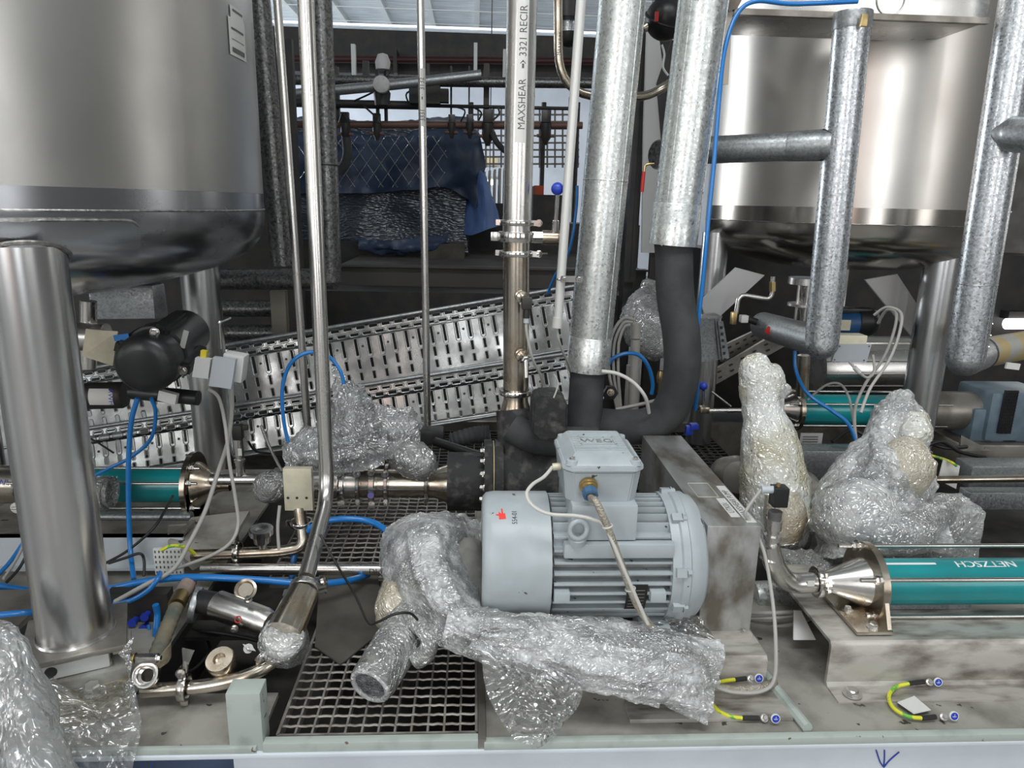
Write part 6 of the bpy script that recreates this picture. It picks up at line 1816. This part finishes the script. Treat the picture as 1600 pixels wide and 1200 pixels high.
T = thing('perforated_rail', 'slotted black rail low in the pit at the lower left', 'rail')
bm = BM(); a = at(300, 1000, 1.78); b = at(470, 1000, 1.78); box6(bm, a.x, b.x, 1.72, 1.80, at(380, 985, 1.75).z - .01, at(380, 985, 1.75).z); part('rail', bm, 'dark', T)
bm = BM()
for x in (345, 372, 398): box(bm, at(x, 978, 1.755), (.022, .012, .001))
part('slots', bm, 'ink', T)
bm = BM()
T = thing('manifold', 'dark air manifold with blue push fittings in the pit beside the front leg', 'manifold')
bm = BM(); a = at(165, 1000, 1.75); box6(bm, at(165, 970, 1.75).x, at(262, 970, 1.75).x, 1.76, 1.80, at(200, 1020, 1.75).z, at(200, 932, 1.75).z); part('plate', bm, 'dark', T)
for x, y in ((213, 967), (232, 958), (222, 985), (230, 976), (178, 976), (168, 994)):
    bm = BM(); q = at(x, y, 1.755); lathe(bm, q, (0, -1, .1), [(0, .008), (.018, .008), (.02, .011), (.026, .011), (.026, 0)], 14); part('push_fitting', bm, 'bluepl', T)
bm = BM(); tube(bm, fillet(pts3([(222, 985, 1.73), (226, 1010, 1.72), (236, 1030, 1.70)]), .03), .005, 8); tube(bm, fillet(pts3([(232, 976, 1.73), (236, 995, 1.72), (248, 1010, 1.70)]), .03), .005, 8); part('blue_tube', bm, 'bluehose', T)

# ================================================================ hoses and cables
def cable(name, l, r, m, lab, cat='cable', n=8):
    bm = BM(); hose(bm, l, r, 10, n); return single(name, bm, m, lab, cat)
cable('air_hose', [(-20, 912, 1.86), (40, 922, 1.84), (90, 926, 1.83), (160, 922, 1.82), (230, 908, 1.80), (300, 902, 1.79), (400, 906, 1.79), (480, 912, 1.80), (540, 908, 1.85), (575, 898, 1.95)], .0095, 'bluehose', 'thick blue air hose running across below the left pump frame', 'hose')
cable('air_hose', [(-20, 963, 1.60), (30, 958, 1.60), (60, 957, 1.62), (100, 955, 1.66)], .0075, 'bluehose', 'short blue hose passing left of the front leg plate', 'hose')
cable('air_hose', [(178, 942, 1.74), (205, 938, 1.74), (232, 922, 1.74), (246, 905, 1.75), (250, 895, 1.78)], .0065, 'bluehose', 'blue hose curving up beside the foot of the front leg', 'hose')
cable('air_hose', [(243, 945, 1.72), (246, 960, 1.72), (244, 985, 1.70), (243, 1008, 1.70)], .0085, 'bluehose', 'short upright blue tube in front of the dark manifold', 'hose')
cable('air_hose', [(455, 925, 1.95), (462, 860, 2.0), (490, 822, 2.0), (530, 811, 2.0), (575, 814, 2.0), (602, 828, 1.95), (615, 850, 1.9)], .0095, 'bluehose', 'blue hose arching over the rear grating into the film hood', 'hose')
cable('air_hose', [(215, 622, 2.0), (205, 660, 2.0), (201, 720, 2.0), (201, 800, 2.0), (204, 860, 1.98), (209, 905, 1.9)], .0072, 'bluehose', 'blue hose hanging straight down from the black actuator', 'hose')
cable('air_hose', [(236, 622, 2.03), (243, 645, 2.05), (236, 685, 2.08), (205, 714, 2.1), (170, 732, 2.12), (135, 750, 2.15)], .0055, 'bluehose', 'thin blue hose curling left from the black actuator', 'hose')
cable('air_hose', [(450, 690, 2.15), (443, 655, 2.15), (441, 610, 2.15), (450, 575, 2.15), (468, 556, 2.15), (492, 550, 2.17), (515, 558, 2.2), (532, 580, 2.2), (537, 600, 2.2)], .0058, 'bluehose', 'blue hose looped around the thin pipes above the wrapped valves', 'hose')
cable('air_hose', [(1340, 2, 2.3), (1240, 6, 2.3), (1180, 2, 2.3), (1150, 25, 2.3), (1132, 80, 2.28), (1124, 150, 2.26), (1116, 250, 2.25), (1108, 330, 2.24), (1098, 440, 2.24), (1090, 520, 2.26), (1090, 600, 2.3), (1086, 640, 2.35)], .0068, 'bluehose', 'long blue hose hanging beside the second big duct', 'hose')
cable('air_hose', [(902, 290, 2.7), (900, 330, 2.7), (890, 390, 2.7), (868, 430, 2.75), (856, 458, 2.8)], .0055, 'bluehose', 'thin blue hose behind the slim white conduit', 'hose')
cable('air_hose', [(948, 575, 2.5), (958, 560, 2.5), (980, 552, 2.5), (1000, 556, 2.5), (1014, 575, 2.5), (1020, 600, 2.5), (1018, 616, 2.5)], .0072, 'bluehose', 'blue hose arching between the two black foam pipes', 'hose')
cable('air_hose', [(1242, 548, 2.6), (1244, 580, 2.58), (1262, 615, 2.5), (1300, 642, 2.45), (1325, 662, 2.42), (1338, 690, 2.4), (1350, 715, 2.35)], .0068, 'bluehose', 'blue hose crossing in front of the rear teal pump', 'hose')
cable('air_hose', [(-10, 905, 1.9), (14, 880, 1.95), (34, 852, 2.0), (42, 838, 2.0)], .006, 'bluehose', 'blue hose at the left edge rising behind the front leg', 'hose')
cable('signal_cable', [(362, 602, 1.97), (362, 640, 2.0), (356, 690, 2.0), (340, 740, 1.98), (320, 800, 1.92), (295, 850, 1.86), (270, 890, 1.8), (225, 915, 1.75), (180, 940, 1.74)], .0062, 'cable', 'grey cable falling from the grey switch box to the lower left')
cable('signal_cable', [(325, 608, 2.0), (342, 622, 2.0), (352, 665, 1.98), (358, 720, 1.96), (368, 780, 1.94), (372, 820, 1.92), (360, 848, 1.88), (330, 868, 1.86), (285, 885, 1.85), (262, 892, 1.84)], .005, 'cable', 'grey cable that swings right before joining the lower cables')
cable('signal_cable', [(5, 905, 1.85), (22, 880, 1.9), (40, 845, 1.95), (46, 830, 1.98)], .004, 'cable', 'thin grey cable at the left edge beside the blue hose')
cable('signal_cable', [(10, 910, 1.83), (32, 885, 1.88), (48, 850, 1.93), (50, 836, 1.98)], .004, 'blackcable', 'thin black cable at the left edge beside the blue hose')
cable('signal_cable', [(165, 880, 1.95), (200, 860, 1.98), (240, 825, 2.0), (262, 790, 2.1), (270, 775, 2.2)], .004, 'blackcable', 'thin black cable rising to the left teal pump')
cable('signal_cable', [(170, 880, 1.93), (195, 872, 1.93), (218, 865, 1.93), (225, 875, 1.93), (225, 900, 1.9)], .004, 'blackcable', 'thin black cable looping below the left pump frame')
cable('tie_wire', [(122, 676, 3.0), (150, 690, 3.0), (178, 708, 3.0)], .004, 'blackcable', 'black rod lying across the lower tray at left', 'rod')
cable('ratchet_strap', [(500, 835, 1.72), (528, 885, 1.66), (555, 930, 1.55), (575, 972, 1.46), (590, 972, 1.40), (615, 960, 1.385), (640, 958, 1.40), (652, 968, 1.43)], .0030, 'blackcable', 'long black cable tie strapped round the wrapped pipe', 'strap')
for i, (dx, lab) in enumerate(((0, 'outer grey cable arching down beside the black foam pipe'), (7, 'middle grey cable arching down beside the black foam pipe'), (14, 'inner grey cable arching down beside the black foam pipe'))):
    cable('signal_cable', [(992 - dx * .5, 500 + dx * .5, 2.55), (975, 497 + dx, 2.55), (960 + dx * .6, 515 + dx, 2.53), (952 + dx, 545, 2.52), (952 + dx, 585, 2.5), (960 + dx * .6, 620, 2.5), (965 + dx * .4, 645, 2.5)], .0058, 'cable', lab, 'cable')
cable('signal_cable', [(940, 580, 2.2), (965, 584, 2.2), (990, 598, 2.2), (1008, 620, 2.2), (1014, 645, 2.25)], .006, 'cable_w', 'pale cable arching in front of the grey posts')
cable('signal_cable', [(962, 640, 2.45), (1000, 632, 2.45), (1040, 622, 2.45)], .0065, 'cable', 'grey cable running level behind the bent foam hose')
cable('signal_cable', [(1372, 505, 2.9), (1385, 485, 2.85), (1400, 490, 2.8), (1396, 520, 2.75), (1380, 560, 2.7), (1352, 600, 2.65), (1336, 640, 2.6), (1338, 690, 2.5), (1346, 712, 2.45)], .006, 'cable', 'grey cable looping from the brace down past the junction box')
cable('signal_cable', [(1366, 492, 2.92), (1386, 480, 2.87), (1408, 490, 2.82), (1404, 525, 2.77), (1388, 565, 2.72), (1360, 606, 2.67), (1345, 645, 2.62)], .006, 'cable_w', 'pale cable looping beside the grey one from the brace')
cable('signal_cable', [(1262, 625, 2.7), (1290, 602, 2.7), (1312, 600, 2.7), (1326, 620, 2.65), (1334, 660, 2.6), (1338, 690, 2.55)], .0048, 'cable', 'grey cable hump in front of the polished drum')
for i, (y, lab) in enumerate(((958, 'topmost grey cable of the bundle behind the guard box'), (966, 'second grey cable of the bundle behind the guard box'), (981, 'third grey cable of the bundle behind the guard box'), (989, 'lowest grey cable of the bundle behind the guard box'))):
    cable('signal_cable', [(1165, y + 4 * (i > 1), 1.75), (1200, y, 1.72), (1240, y - 2 - 2 * i, 1.72), (1275, y - 10 - 6 * i, 1.76), (1305, y - 30 - 4 * i, 1.82)], .006, 'cable', lab)
cable('signal_cable', [(300, 985, 1.76), (350, 990, 1.72), (400, 1000, 1.68), (425, 1012, 1.62)], .006, 'blackcable', 'black cable along the slotted rail in the pit')
cable('signal_cable', [(320, 993, 1.76), (328, 1015, 1.72), (310, 1040, 1.66), (295, 1050, 1.62)], .004, 'blackcable', 'thin black cable loop in the pit behind the wing handle')
cable('signal_cable', [(437, 790, 2.0), (434, 825, 1.98), (436, 860, 1.96)], .005, 'cable', 'pair of thin dark cables left of the cream plate')
cable('tie_rod_probe', [(408, 665, 2.2), (422, 700, 2.2), (440, 735, 2.2)], .005, 'steel', 'thin steel rod leaning on the wrapped valves', 'rod')
cable('signal_cable', [(388, 690, 2.4), (400, 705, 2.45), (425, 708, 2.5)], .004, 'blackcable', 'thin black cable behind the small pressure sensor')
cable('signal_cable', [(1398, 900, 1.85), (1330, 900, 1.85)], .004, 'blackcable', 'thin black cable behind the front teal tube') if False else None
# grey posts between the foam pipes
T = thing('grey_post', 'grey plastic tube standing between the two black foam pipes', 'post')
bm = BM(); cyl(bm, at(993, 530, 2.6), at(989, 660, 2.6), .0175); part('tube', bm, 'cable', T)
bm = BM(); cyl(bm, at(993, 505, 2.6), at(993, 528, 2.6), .019); part('coupling', bm, 'cable', T)
bm = BM(); a = at(976, 660, 2.62); b = at(986, 572, 2.62); box6(bm, a.x, b.x, 2.62, 2.65, a.z, b.z); single('grey_flat_bar', bm, 'cable', 'flat grey bar beside the grey plastic tube', 'bar')
T = thing('hex_plug', 'dark hexagonal plug with a steel screw beside the black foam pipe', 'plug')
bm = BM(); lathe(bm, at(953, 612, 2.45), (0, -1, 0), [(0, .026), (.02, .026), (.02, .014), (.03, .014), (.03, 0)], 6); part('plug', bm, 'black', T)
bm = BM(); bolt(bm, at(954, 613, 2.41), (0, -1, 0), .009, .008); part('screw', bm, 'steel_brown', T)
T = thing('drain_cock', 'small brass drain cock left of the bent foam hose', 'valve')
bm = BM(); lathe(bm, at(1032, 588, 2.5), (0, 0, -1), [(-.02, .01), (0, .014), (.02, .012), (.03, .007), (.10, .006), (.10, 0)], 12); part('body', bm, 'brass', T)
# dark clutter at the foot of the thin lettered pipe
T = thing('dark_coupling', 'dark couplings and corrugated hose at the foot of the thin lettered pipe', 'hose')
bm = BM(); box(bm, at(670, 680, 2.5), (.11, .08, .05), bev=.01); crumple(bm, .006, 14, 2); part('block', bm, 'dark', T)
bm = BM(); pl = smoothpath(pts3([(705, 690, 2.45), (740, 680, 2.45), (765, 678, 2.45)]), 10); tube(bm, pl, [.028 + .004 * (i % 2) for i in range(len(pl))], 16); part('corrugated_hose', bm, 'rubber', T)
bm = BM(); tube(bm, pts3([(680, 690, 2.4), (748, 712, 2.3)]), .016, 10); part('arm', bm, 'black', T)

# ================================================================ bubble wrap and stretch film
def wrapcol(bm, l, seg=40, sub=6):
    """l: (px, py, Y, radius) along the wrapped body"""
    P_ = smoothpath([at(a, b, c) for a, b, c, d in l], sub)
    rr = smoothpath([Vector((d, 0, 0)) for a, b, c, d in l], sub)
    tube(bm, P_, [max(.004, q.x) for q in rr], seg)
    return bm
T = thing('wrapped_cylinder', 'tall bubble wrapped column standing behind the right pump elbow', 'wrapped part')
bm = BM(); wrapcol(bm, [(1192, 552, 2.2, .012), (1186, 572, 2.2, .058), (1190, 600, 2.2, .070), (1192, 640, 2.18, .062), (1200, 680, 2.16, .085), (1208, 740, 2.14, .105), (1214, 790, 2.12, .115), (1216, 830, 2.10, .105), (1222, 860, 2.08, .085), (1230, 885, 2.05, .05)], 72, 12); crumple(bm, .006, 9, 3); crumple(bm, .0022, 38, 8); part('bubble_wrap', bm, 'bubble_w', T)
bm = BM(); wrapcol(bm, [(1228, 600, 2.1, .004), (1232, 608, 2.1, .010), (1224, 618, 2.12, .012)], 10, 4); part('film_tail', bm, 'bubble', T)
bm = BM(); wrapcol(bm, [(1222, 770, 2.02, .05), (1226, 810, 2.0, .062), (1222, 840, 2.0, .05)], 32, 6); crumple(bm, .006, 16, 5); part('tan_layer', bm, 'bubble_t', T, 'tan foam showing through')
bm = BM(); wrapcol(bm, [(1200, 862, 1.95, .02), (1250, 885, 1.9, .055), (1282, 895, 1.85, .05), (1292, 905, 1.8, .02)], 32, 6); crumple(bm, .014, 14, 7); single('crumpled_film', bm, 'bubble_d', 'crumpled grey bubble film at the foot of the wrapped column', 'film')
bm = BM(); lathe(bm, at(1248, 775, 2.5), (0, -1, .3), [(-.1, 0), (-.1, .09), (0, .10), (.03, .08), (.04, 0)], 32); single('dusty_casing', bm, 'dirty_steel', 'round dusty casing seen between the wrapped column and bundle', 'casing')
bm = BM(); lathe(bm, at(1150, 745, 2.5), (0, -1, .3), [(-.1, 0), (-.1, .07), (0, .08), (.03, .06), (.04, 0)], 32); single('dusty_casing', bm, 'dirty_steel', 'round dusty casing between the guard box and the wrapped column', 'casing')
T = thing('wrapped_bundle', 'large bubble wrapped bundle with a raised neck right of centre', 'wrapped part')
bm = BM(); wrapcol(bm, [(1418, 618, 2.16, .01), (1412, 626, 2.14, .045), (1408, 645, 2.13, .078), (1402, 672, 2.12, .085), (1396, 705, 2.11, .105), (1392, 745, 2.10, .125), (1385, 790, 2.08, .12), (1380, 830, 2.06, .08)], 80, 14); crumple(bm, .010, 10, 11); crumple(bm, .005, 28, 3); part('neck_wrap', bm, 'bubble', T)
bm = BM(); wrapcol(bm, [(1400, 668, 2.12, .03), (1382, 700, 2.08, .075), (1355, 750, 2.04, .105), (1330, 800, 2.0, .115), (1312, 850, 1.96, .09)], 64, 12); crumple(bm, .010, 10, 17); crumple(bm, .004, 30, 7); part('shoulder_wrap', bm, 'bubble', T)
bm = BM()
loft(bm, [pts3(r) for r in ([(1352, 690, 2.10), (1322, 730, 2.04), (1288, 795, 1.98), (1266, 868, 1.92)],
                            [(1372, 680, 2.02), (1346, 740, 1.93), (1322, 800, 1.86), (1300, 872, 1.82)],
                            [(1392, 690, 1.98), (1382, 750, 1.88), (1368, 800, 1.82), (1350, 868, 1.80)],
                            [(1408, 712, 1.98), (1418, 765, 1.88), (1420, 805, 1.83), (1410, 866, 1.81)],
                            [(1424, 745, 2.00), (1448, 785, 1.92), (1478, 806, 1.87), (1485, 862, 1.84)])], 90, 70, fold=(.030, 5.0, 12.0))
crumple(bm, .006, 18, 4); crumple(bm, .0025, 55, 9); fatten(bm, .003); part('draped_film', bm, 'film_main', T)
bm = BM(); wrapcol(bm, [(1432, 650, 2.06, .03), (1432, 672, 2.03, .045), (1435, 690, 2.02, .035)], 32, 6); crumple(bm, .008, 14, 2); part('cream_foam', bm, 'bubble_w', T)
bm = BM(); wrapcol(bm, [(1425, 690, 2.0, .03), (1418, 712, 1.98, .075), (1415, 738, 1.98, .080), (1418, 755, 2.0, .05)], 40, 6); crumple(bm, .008, 12, 6); part('tan_foam', bm, 'bubble_t', T)
bm = BM(); wrapcol(bm, [(1290, 835, 1.92, .03), (1312, 815, 1.88, .085), (1345, 800, 1.86, .10), (1365, 822, 1.90, .07)], 48, 8); crumple(bm, .008, 16, 9); crumple(bm, .004, 40, 9); part('front_wrap', bm, 'bubble', T)
bm = BM()
top = [at(1335, 800, 1.88), at(1545, 797, 1.90), at(1505, 768, 2.10), at(1330, 775, 2.10)]
v = [bm.verts.new(p) for p in top] + [bm.verts.new((p.x, p.y, .03)) for p in top]
for f in ((0, 1, 2, 3), (7, 6, 5, 4), (0, 4, 5, 1), (1, 5, 6, 2), (2, 6, 7, 3), (3, 7, 4, 0)): bm.faces.new([v[k] for k in f])
bmesh.ops.bevel(bm, geom=bm.edges[:], offset=.012, segments=2, affect='EDGES')
bmesh.ops.subdivide_edges(bm, edges=[e for e in bm.edges if e.calc_length() > .05], cuts=14, use_grid_fill=True)
bmesh.ops.triangulate(bm, faces=[f for f in bm.faces if len(f.verts) > 4])
crumple(bm, .005, 12, 21); crumple(bm, .003, 40, 2); part('box_wrap', bm, 'bubble', T)
bm = BM(); wrapcol(bm, [(1340, 830, 1.80, .03), (1370, 835, 1.80, .055), (1420, 832, 1.82, .06), (1460, 806, 1.90, .045), (1500, 785, 1.98, .02)], 32, 8); crumple(bm, .008, 12, 31); part('loose_film', bm, 'film', T)

T = thing('wrapped_valves', 'film wrapped valve group above the hygienic fittings', 'wrapped part')
bm = BM(); wrapcol(bm, [(445, 745, 2.18, .02), (432, 756, 2.17, .048), (424, 760, 2.17, .050), (415, 757, 2.18, .045), (408, 752, 2.2, .02)], 36, 6); crumple(bm, .005, 18, 1); part('left_wrap', bm, 'bubble_d', T)
bm = BM(); loft(bm, [[at(445, 690, 2.2), at(442, 715, 2.12), at(448, 735, 2.10)], [at(480, 672, 2.2), at(485, 705, 2.08), at(490, 736, 2.08)], [at(540, 660, 2.25), at(550, 700, 2.08), at(550, 738, 2.08)], [at(600, 650, 2.25), at(605, 690, 2.1), at(600, 728, 2.1)]], 50, 24); crumple(bm, .016, 12, 5); fatten(bm, .004); part('low_film', bm, 'film', T)
bm = BM(); wrapcol(bm, [(548, 610, 2.3, .02), (545, 640, 2.28, .055), (545, 680, 2.26, .06), (550, 715, 2.24, .06), (560, 725, 2.24, .02)], 40, 8); crumple(bm, .006, 14, 14); part('wrapped_cylinder', bm, 'bubble_d', T)
bm = BM(); loft(bm, [[at(520, 570, 2.3), at(522, 630, 2.22), at(528, 720, 2.18)], [at(545, 590, 2.3), at(560, 640, 2.18), at(560, 722, 2.15)], [at(590, 632, 2.3), at(592, 668, 2.18), at(590, 718, 2.15)], [at(640, 635, 2.3), at(630, 680, 2.18), at(625, 716, 2.15)], [at(648, 650, 2.32), at(650, 690, 2.22), at(650, 712, 2.2)]], 70, 40); crumple(bm, .022, 11, 8); fatten(bm, .005); part('tall_film', bm, 'film', T)
bm = BM(); wrapcol(bm, [(610, 712, 2.2, .02), (640, 716, 2.16, .055), (665, 726, 2.15, .05), (680, 735, 2.15, .02)], 32, 8); crumple(bm, .010, 15, 19); part('right_wrap', bm, 'bubble_d', T)

# hood of bubble film beside the motor and the long crumpled tail
T = thing('bubble_film', 'large crumpled clear bubble film draped from the valve hood along the motor base', 'film')
bm = BM()
S = [([(752, 815, 1.90), (715, 802, 1.86), (668, 801, 1.84), (628, 810, 1.84), (598, 832, 1.86)]),
     ([(752, 836, 1.86), (712, 825, 1.72), (668, 825, 1.67), (625, 835, 1.68), (590, 858, 1.78)]),
     ([(748, 868, 1.80), (710, 862, 1.64), (668, 868, 1.58), (628, 878, 1.60), (596, 890, 1.72)]),
     ([(745, 900, 1.70), (712, 900, 1.55), (680, 910, 1.51), (648, 918, 1.53), (618, 925, 1.64)]),
     ([(748, 930, 1.60), (728, 938, 1.47), (700, 950, 1.445), (675, 960, 1.465), (652, 965, 1.54)]),
     ([(758, 948, 1.52), (752, 965, 1.41), (732, 980, 1.385), (710, 995, 1.395), (688, 1006, 1.45)]),
     ([(800, 956, 1.47), (800, 980, 1.38), (782, 1002, 1.36), (765, 1020, 1.36), (745, 1034, 1.40)]),
     ([(860, 960, 1.455), (862, 988, 1.37), (848, 1015, 1.345), (832, 1038, 1.345), (815, 1056, 1.36)]),
     ([(925, 966, 1.45), (928, 995, 1.37), (915, 1025, 1.34), (900, 1052, 1.335), (885, 1074, 1.34)]),
     ([(990, 976, 1.45), (992, 1005, 1.37), (982, 1035, 1.34), (970, 1062, 1.33), (955, 1084, 1.33)]),
     ([(1050, 988, 1.44), (1052, 1015, 1.37), (1045, 1045, 1.34), (1035, 1075, 1.325), (1020, 1100, 1.32)]),
     ([(1095, 1000, 1.44), (1098, 1025, 1.38), (1092, 1055, 1.35), (1082, 1088, 1.325), (1070, 1118, 1.31)]),
     ([(1130, 1006, 1.44), (1132, 1035, 1.39), (1126, 1062, 1.36), (1116, 1098, 1.33), (1108, 1134, 1.305)])]
loft(bm, [pts3(s) for s in S], 220, 64, fold=(.022, 4.5, 2.0))
crumple(bm, .005, 20, 3); crumple(bm, .0022, 60, 9)
fatten(bm, .002)
part('film_sheet', bm, 'film_main', T)
bm = BM()
loft(bm, [pts3(s) for s in ([(760, 985, 1.365), (745, 1000, 1.36), (728, 1012, 1.37), (715, 1020, 1.39)], [(830, 985, 1.36), (822, 1010, 1.335), (810, 1032, 1.33), (798, 1046, 1.345)], [(900, 1000, 1.355), (890, 1030, 1.325), (878, 1055, 1.32), (868, 1070, 1.33)], [(980, 1010, 1.35), (968, 1042, 1.32), (955, 1068, 1.315), (945, 1085, 1.32)], [(1060, 1020, 1.35), (1050, 1055, 1.32), (1040, 1085, 1.305), (1030, 1108, 1.305)])], 120, 30, fold=(.016, 3.5, 7.0))
crumple(bm, .005, 24, 13); crumple(bm, .002, 70, 5); fatten(bm, .002)
part('second_layer', bm, 'film_main', T)
bm = BM(); loft(bm, [pts3([(752, 1000, 1.36), (760, 1080, 1.30), (800, 1150, 1.275), (835, 1172, 1.27)]), pts3([(820, 1020, 1.34), (850, 1060, 1.305), (860, 1110, 1.28), (842, 1168, 1.272)]), pts3([(870, 1050, 1.33), (905, 1065, 1.31), (905, 1100, 1.295), (868, 1150, 1.285)])], 30, 30); crumple(bm, .006, 16, 2)
part('thin_flap', bm, 'film_thin', T, 'thin clear flap over the deck edge')
bm = BM(); loft(bm, [pts3([(1000, 985, 1.46), (1040, 1005, 1.44), (1060, 1020, 1.42)]), pts3([(1060, 958, 1.52), (1085, 990, 1.47), (1100, 1010, 1.43)]), pts3([(1095, 963, 1.53), (1108, 985, 1.50), (1128, 1012, 1.42)])], 16, 16); crumple(bm, .006, 18, 6); part('corner_flap', bm, 'film_thin', T)

T = thing('wrapped_pipe_end', 'bubble wrapped round pipe end lying towards the viewer on the front grating', 'pipe end')
bm = BM()
e0 = at(578, 1072, 1.39); e1 = at(640, 975, 1.56)
d_ = (e1 - e0).normalized()
lathe(bm, e0, d_, [(.006, .034), (.0, .036), (-.002, .044), (.003, .050), (.02, .052), (.06, .0525), (.12, .054), (.17, .055), (.22, .056), (.27, .052), (.30, .044), (.32, 0)], 64)
crumple(bm, .0022, 22, 2); part('pipe_wrap', bm, 'bubble_d', T)
bm = BM(); lathe(bm, e0 + d_ * .004, d_, [(0, .001), (.001, .012), (.0, .022), (-.001, .036)], 40); part('end_face', bm, mat('dark_film_end', (.12, .13, .14), .3, .2, ridge=.8, rscale=60, var=(.30, .31, .32), vscale=40), T)
bm = BM(); torus(bm, e0 + d_ * .001, d_, .042, .006, 48, 10); part('film_rim', bm, 'bubble', T)
bm = BM(); tube(bm, smoothpath([at(625, 965, 1.55), at(655, 975, 1.50), at(672, 1000, 1.47), at(664, 1022, 1.46), at(648, 1032, 1.46)]), .022, 20); crumple(bm, .002, 22, 4); part('elbow_wrap', bm, 'bubble_d', T)
bm = BM(); wrapcol(bm, [(690, 850, 1.9, .04), (672, 885, 1.78, .075), (645, 925, 1.68, .075), (618, 955, 1.60, .060), (605, 970, 1.56, .03)], 40, 8); crumple(bm, .009, 12, 6); part('body_wrap', bm, 'bubble_t', T, 'dull tan wrapped body')
bm = BM(); wrapcol(bm, [(735, 850, 1.75, .03), (728, 885, 1.70, .055), (735, 930, 1.64, .045), (730, 950, 1.6, .02)], 32, 8); crumple(bm, .010, 14, 16)
single('grey_padding', bm, mat('grey_felt', (.22, .215, .20), 0, .8, var=(.15, .145, .135), vscale=14), 'crumpled grey padding between the bubble film and the motor', 'padding')

# film roll at the lower left corner
T = thing('stretch_film', 'rolled clear stretch film hanging over the skid edge at the lower left corner', 'film')
bm = BM(); wrapcol(bm, [(-40, 985, 1.35, .03), (-14, 1012, 1.32, .052), (10, 1060, 1.28, .055), (38, 1130, 1.24, .058), (62, 1215, 1.20, .062), (80, 1290, 1.16, .068)], 40, 8); crumple(bm, .008, 12, 3)
part('roll', bm, 'film_roll', T)
bm = BM(); loft(bm, [pts3([(20, 1030, 1.30), (60, 1110, 1.26), (60, 1230, 1.22)]), pts3([(110, 1075, 1.40), (150, 1120, 1.29), (140, 1230, 1.24)]), pts3([(160, 1068, 1.44), (200, 1110, 1.31), (185, 1230, 1.25)]), pts3([(205, 1060, 1.42), (218, 1120, 1.30), (205, 1215, 1.26)])], 40, 30); crumple(bm, .010, 12, 7); part('loose_sheet', bm, 'film_thin', T)
bm = BM(); loft(bm, [pts3([(188, 1020, 1.42), (200, 1050, 1.40), (196, 1080, 1.40), (205, 1110, 1.36)]), pts3([(208, 995, 1.42), (205, 1040, 1.39), (208, 1080, 1.39), (215, 1112, 1.35)])], 10, 30); crumple(bm, .007, 30, 4); part('film_scrap', bm, 'film_over', T, 'shiny scrap of film at the open union')
bm = BM(); wrapcol(bm, [(1015, 440, 3.4, .03), (1012, 465, 3.4, .06), (1000, 500, 3.2, .09), (1022, 535, 3.0, .085), (1030, 555, 3.0, .03)], 32, 8); crumple(bm, .012, 9, 4)
single('wrapped_float', bm, 'bubble_d', 'rounded film wrapped part behind the black foam hose', 'wrapped part')

# ---------------------------------------------------------------- put each thing's empty at its own base
bpy.context.view_layer.update()
for T in THINGS:
    kids = [o for o in bpy.data.objects if o.parent == T]
    lo = Vector((1e9,) * 3); hi = Vector((-1e9,) * 3)
    for k in kids:
        for v in k.bound_box:
            q = k.location + Vector(v)
            lo = Vector(map(min, lo, q)); hi = Vector(map(max, hi, q))
    if not kids: continue
    base = Vector(((lo.x + hi.x) / 2, (lo.y + hi.y) / 2, lo.z))
    T.location = T.location + base
    for k in kids: k.location = k.location - base
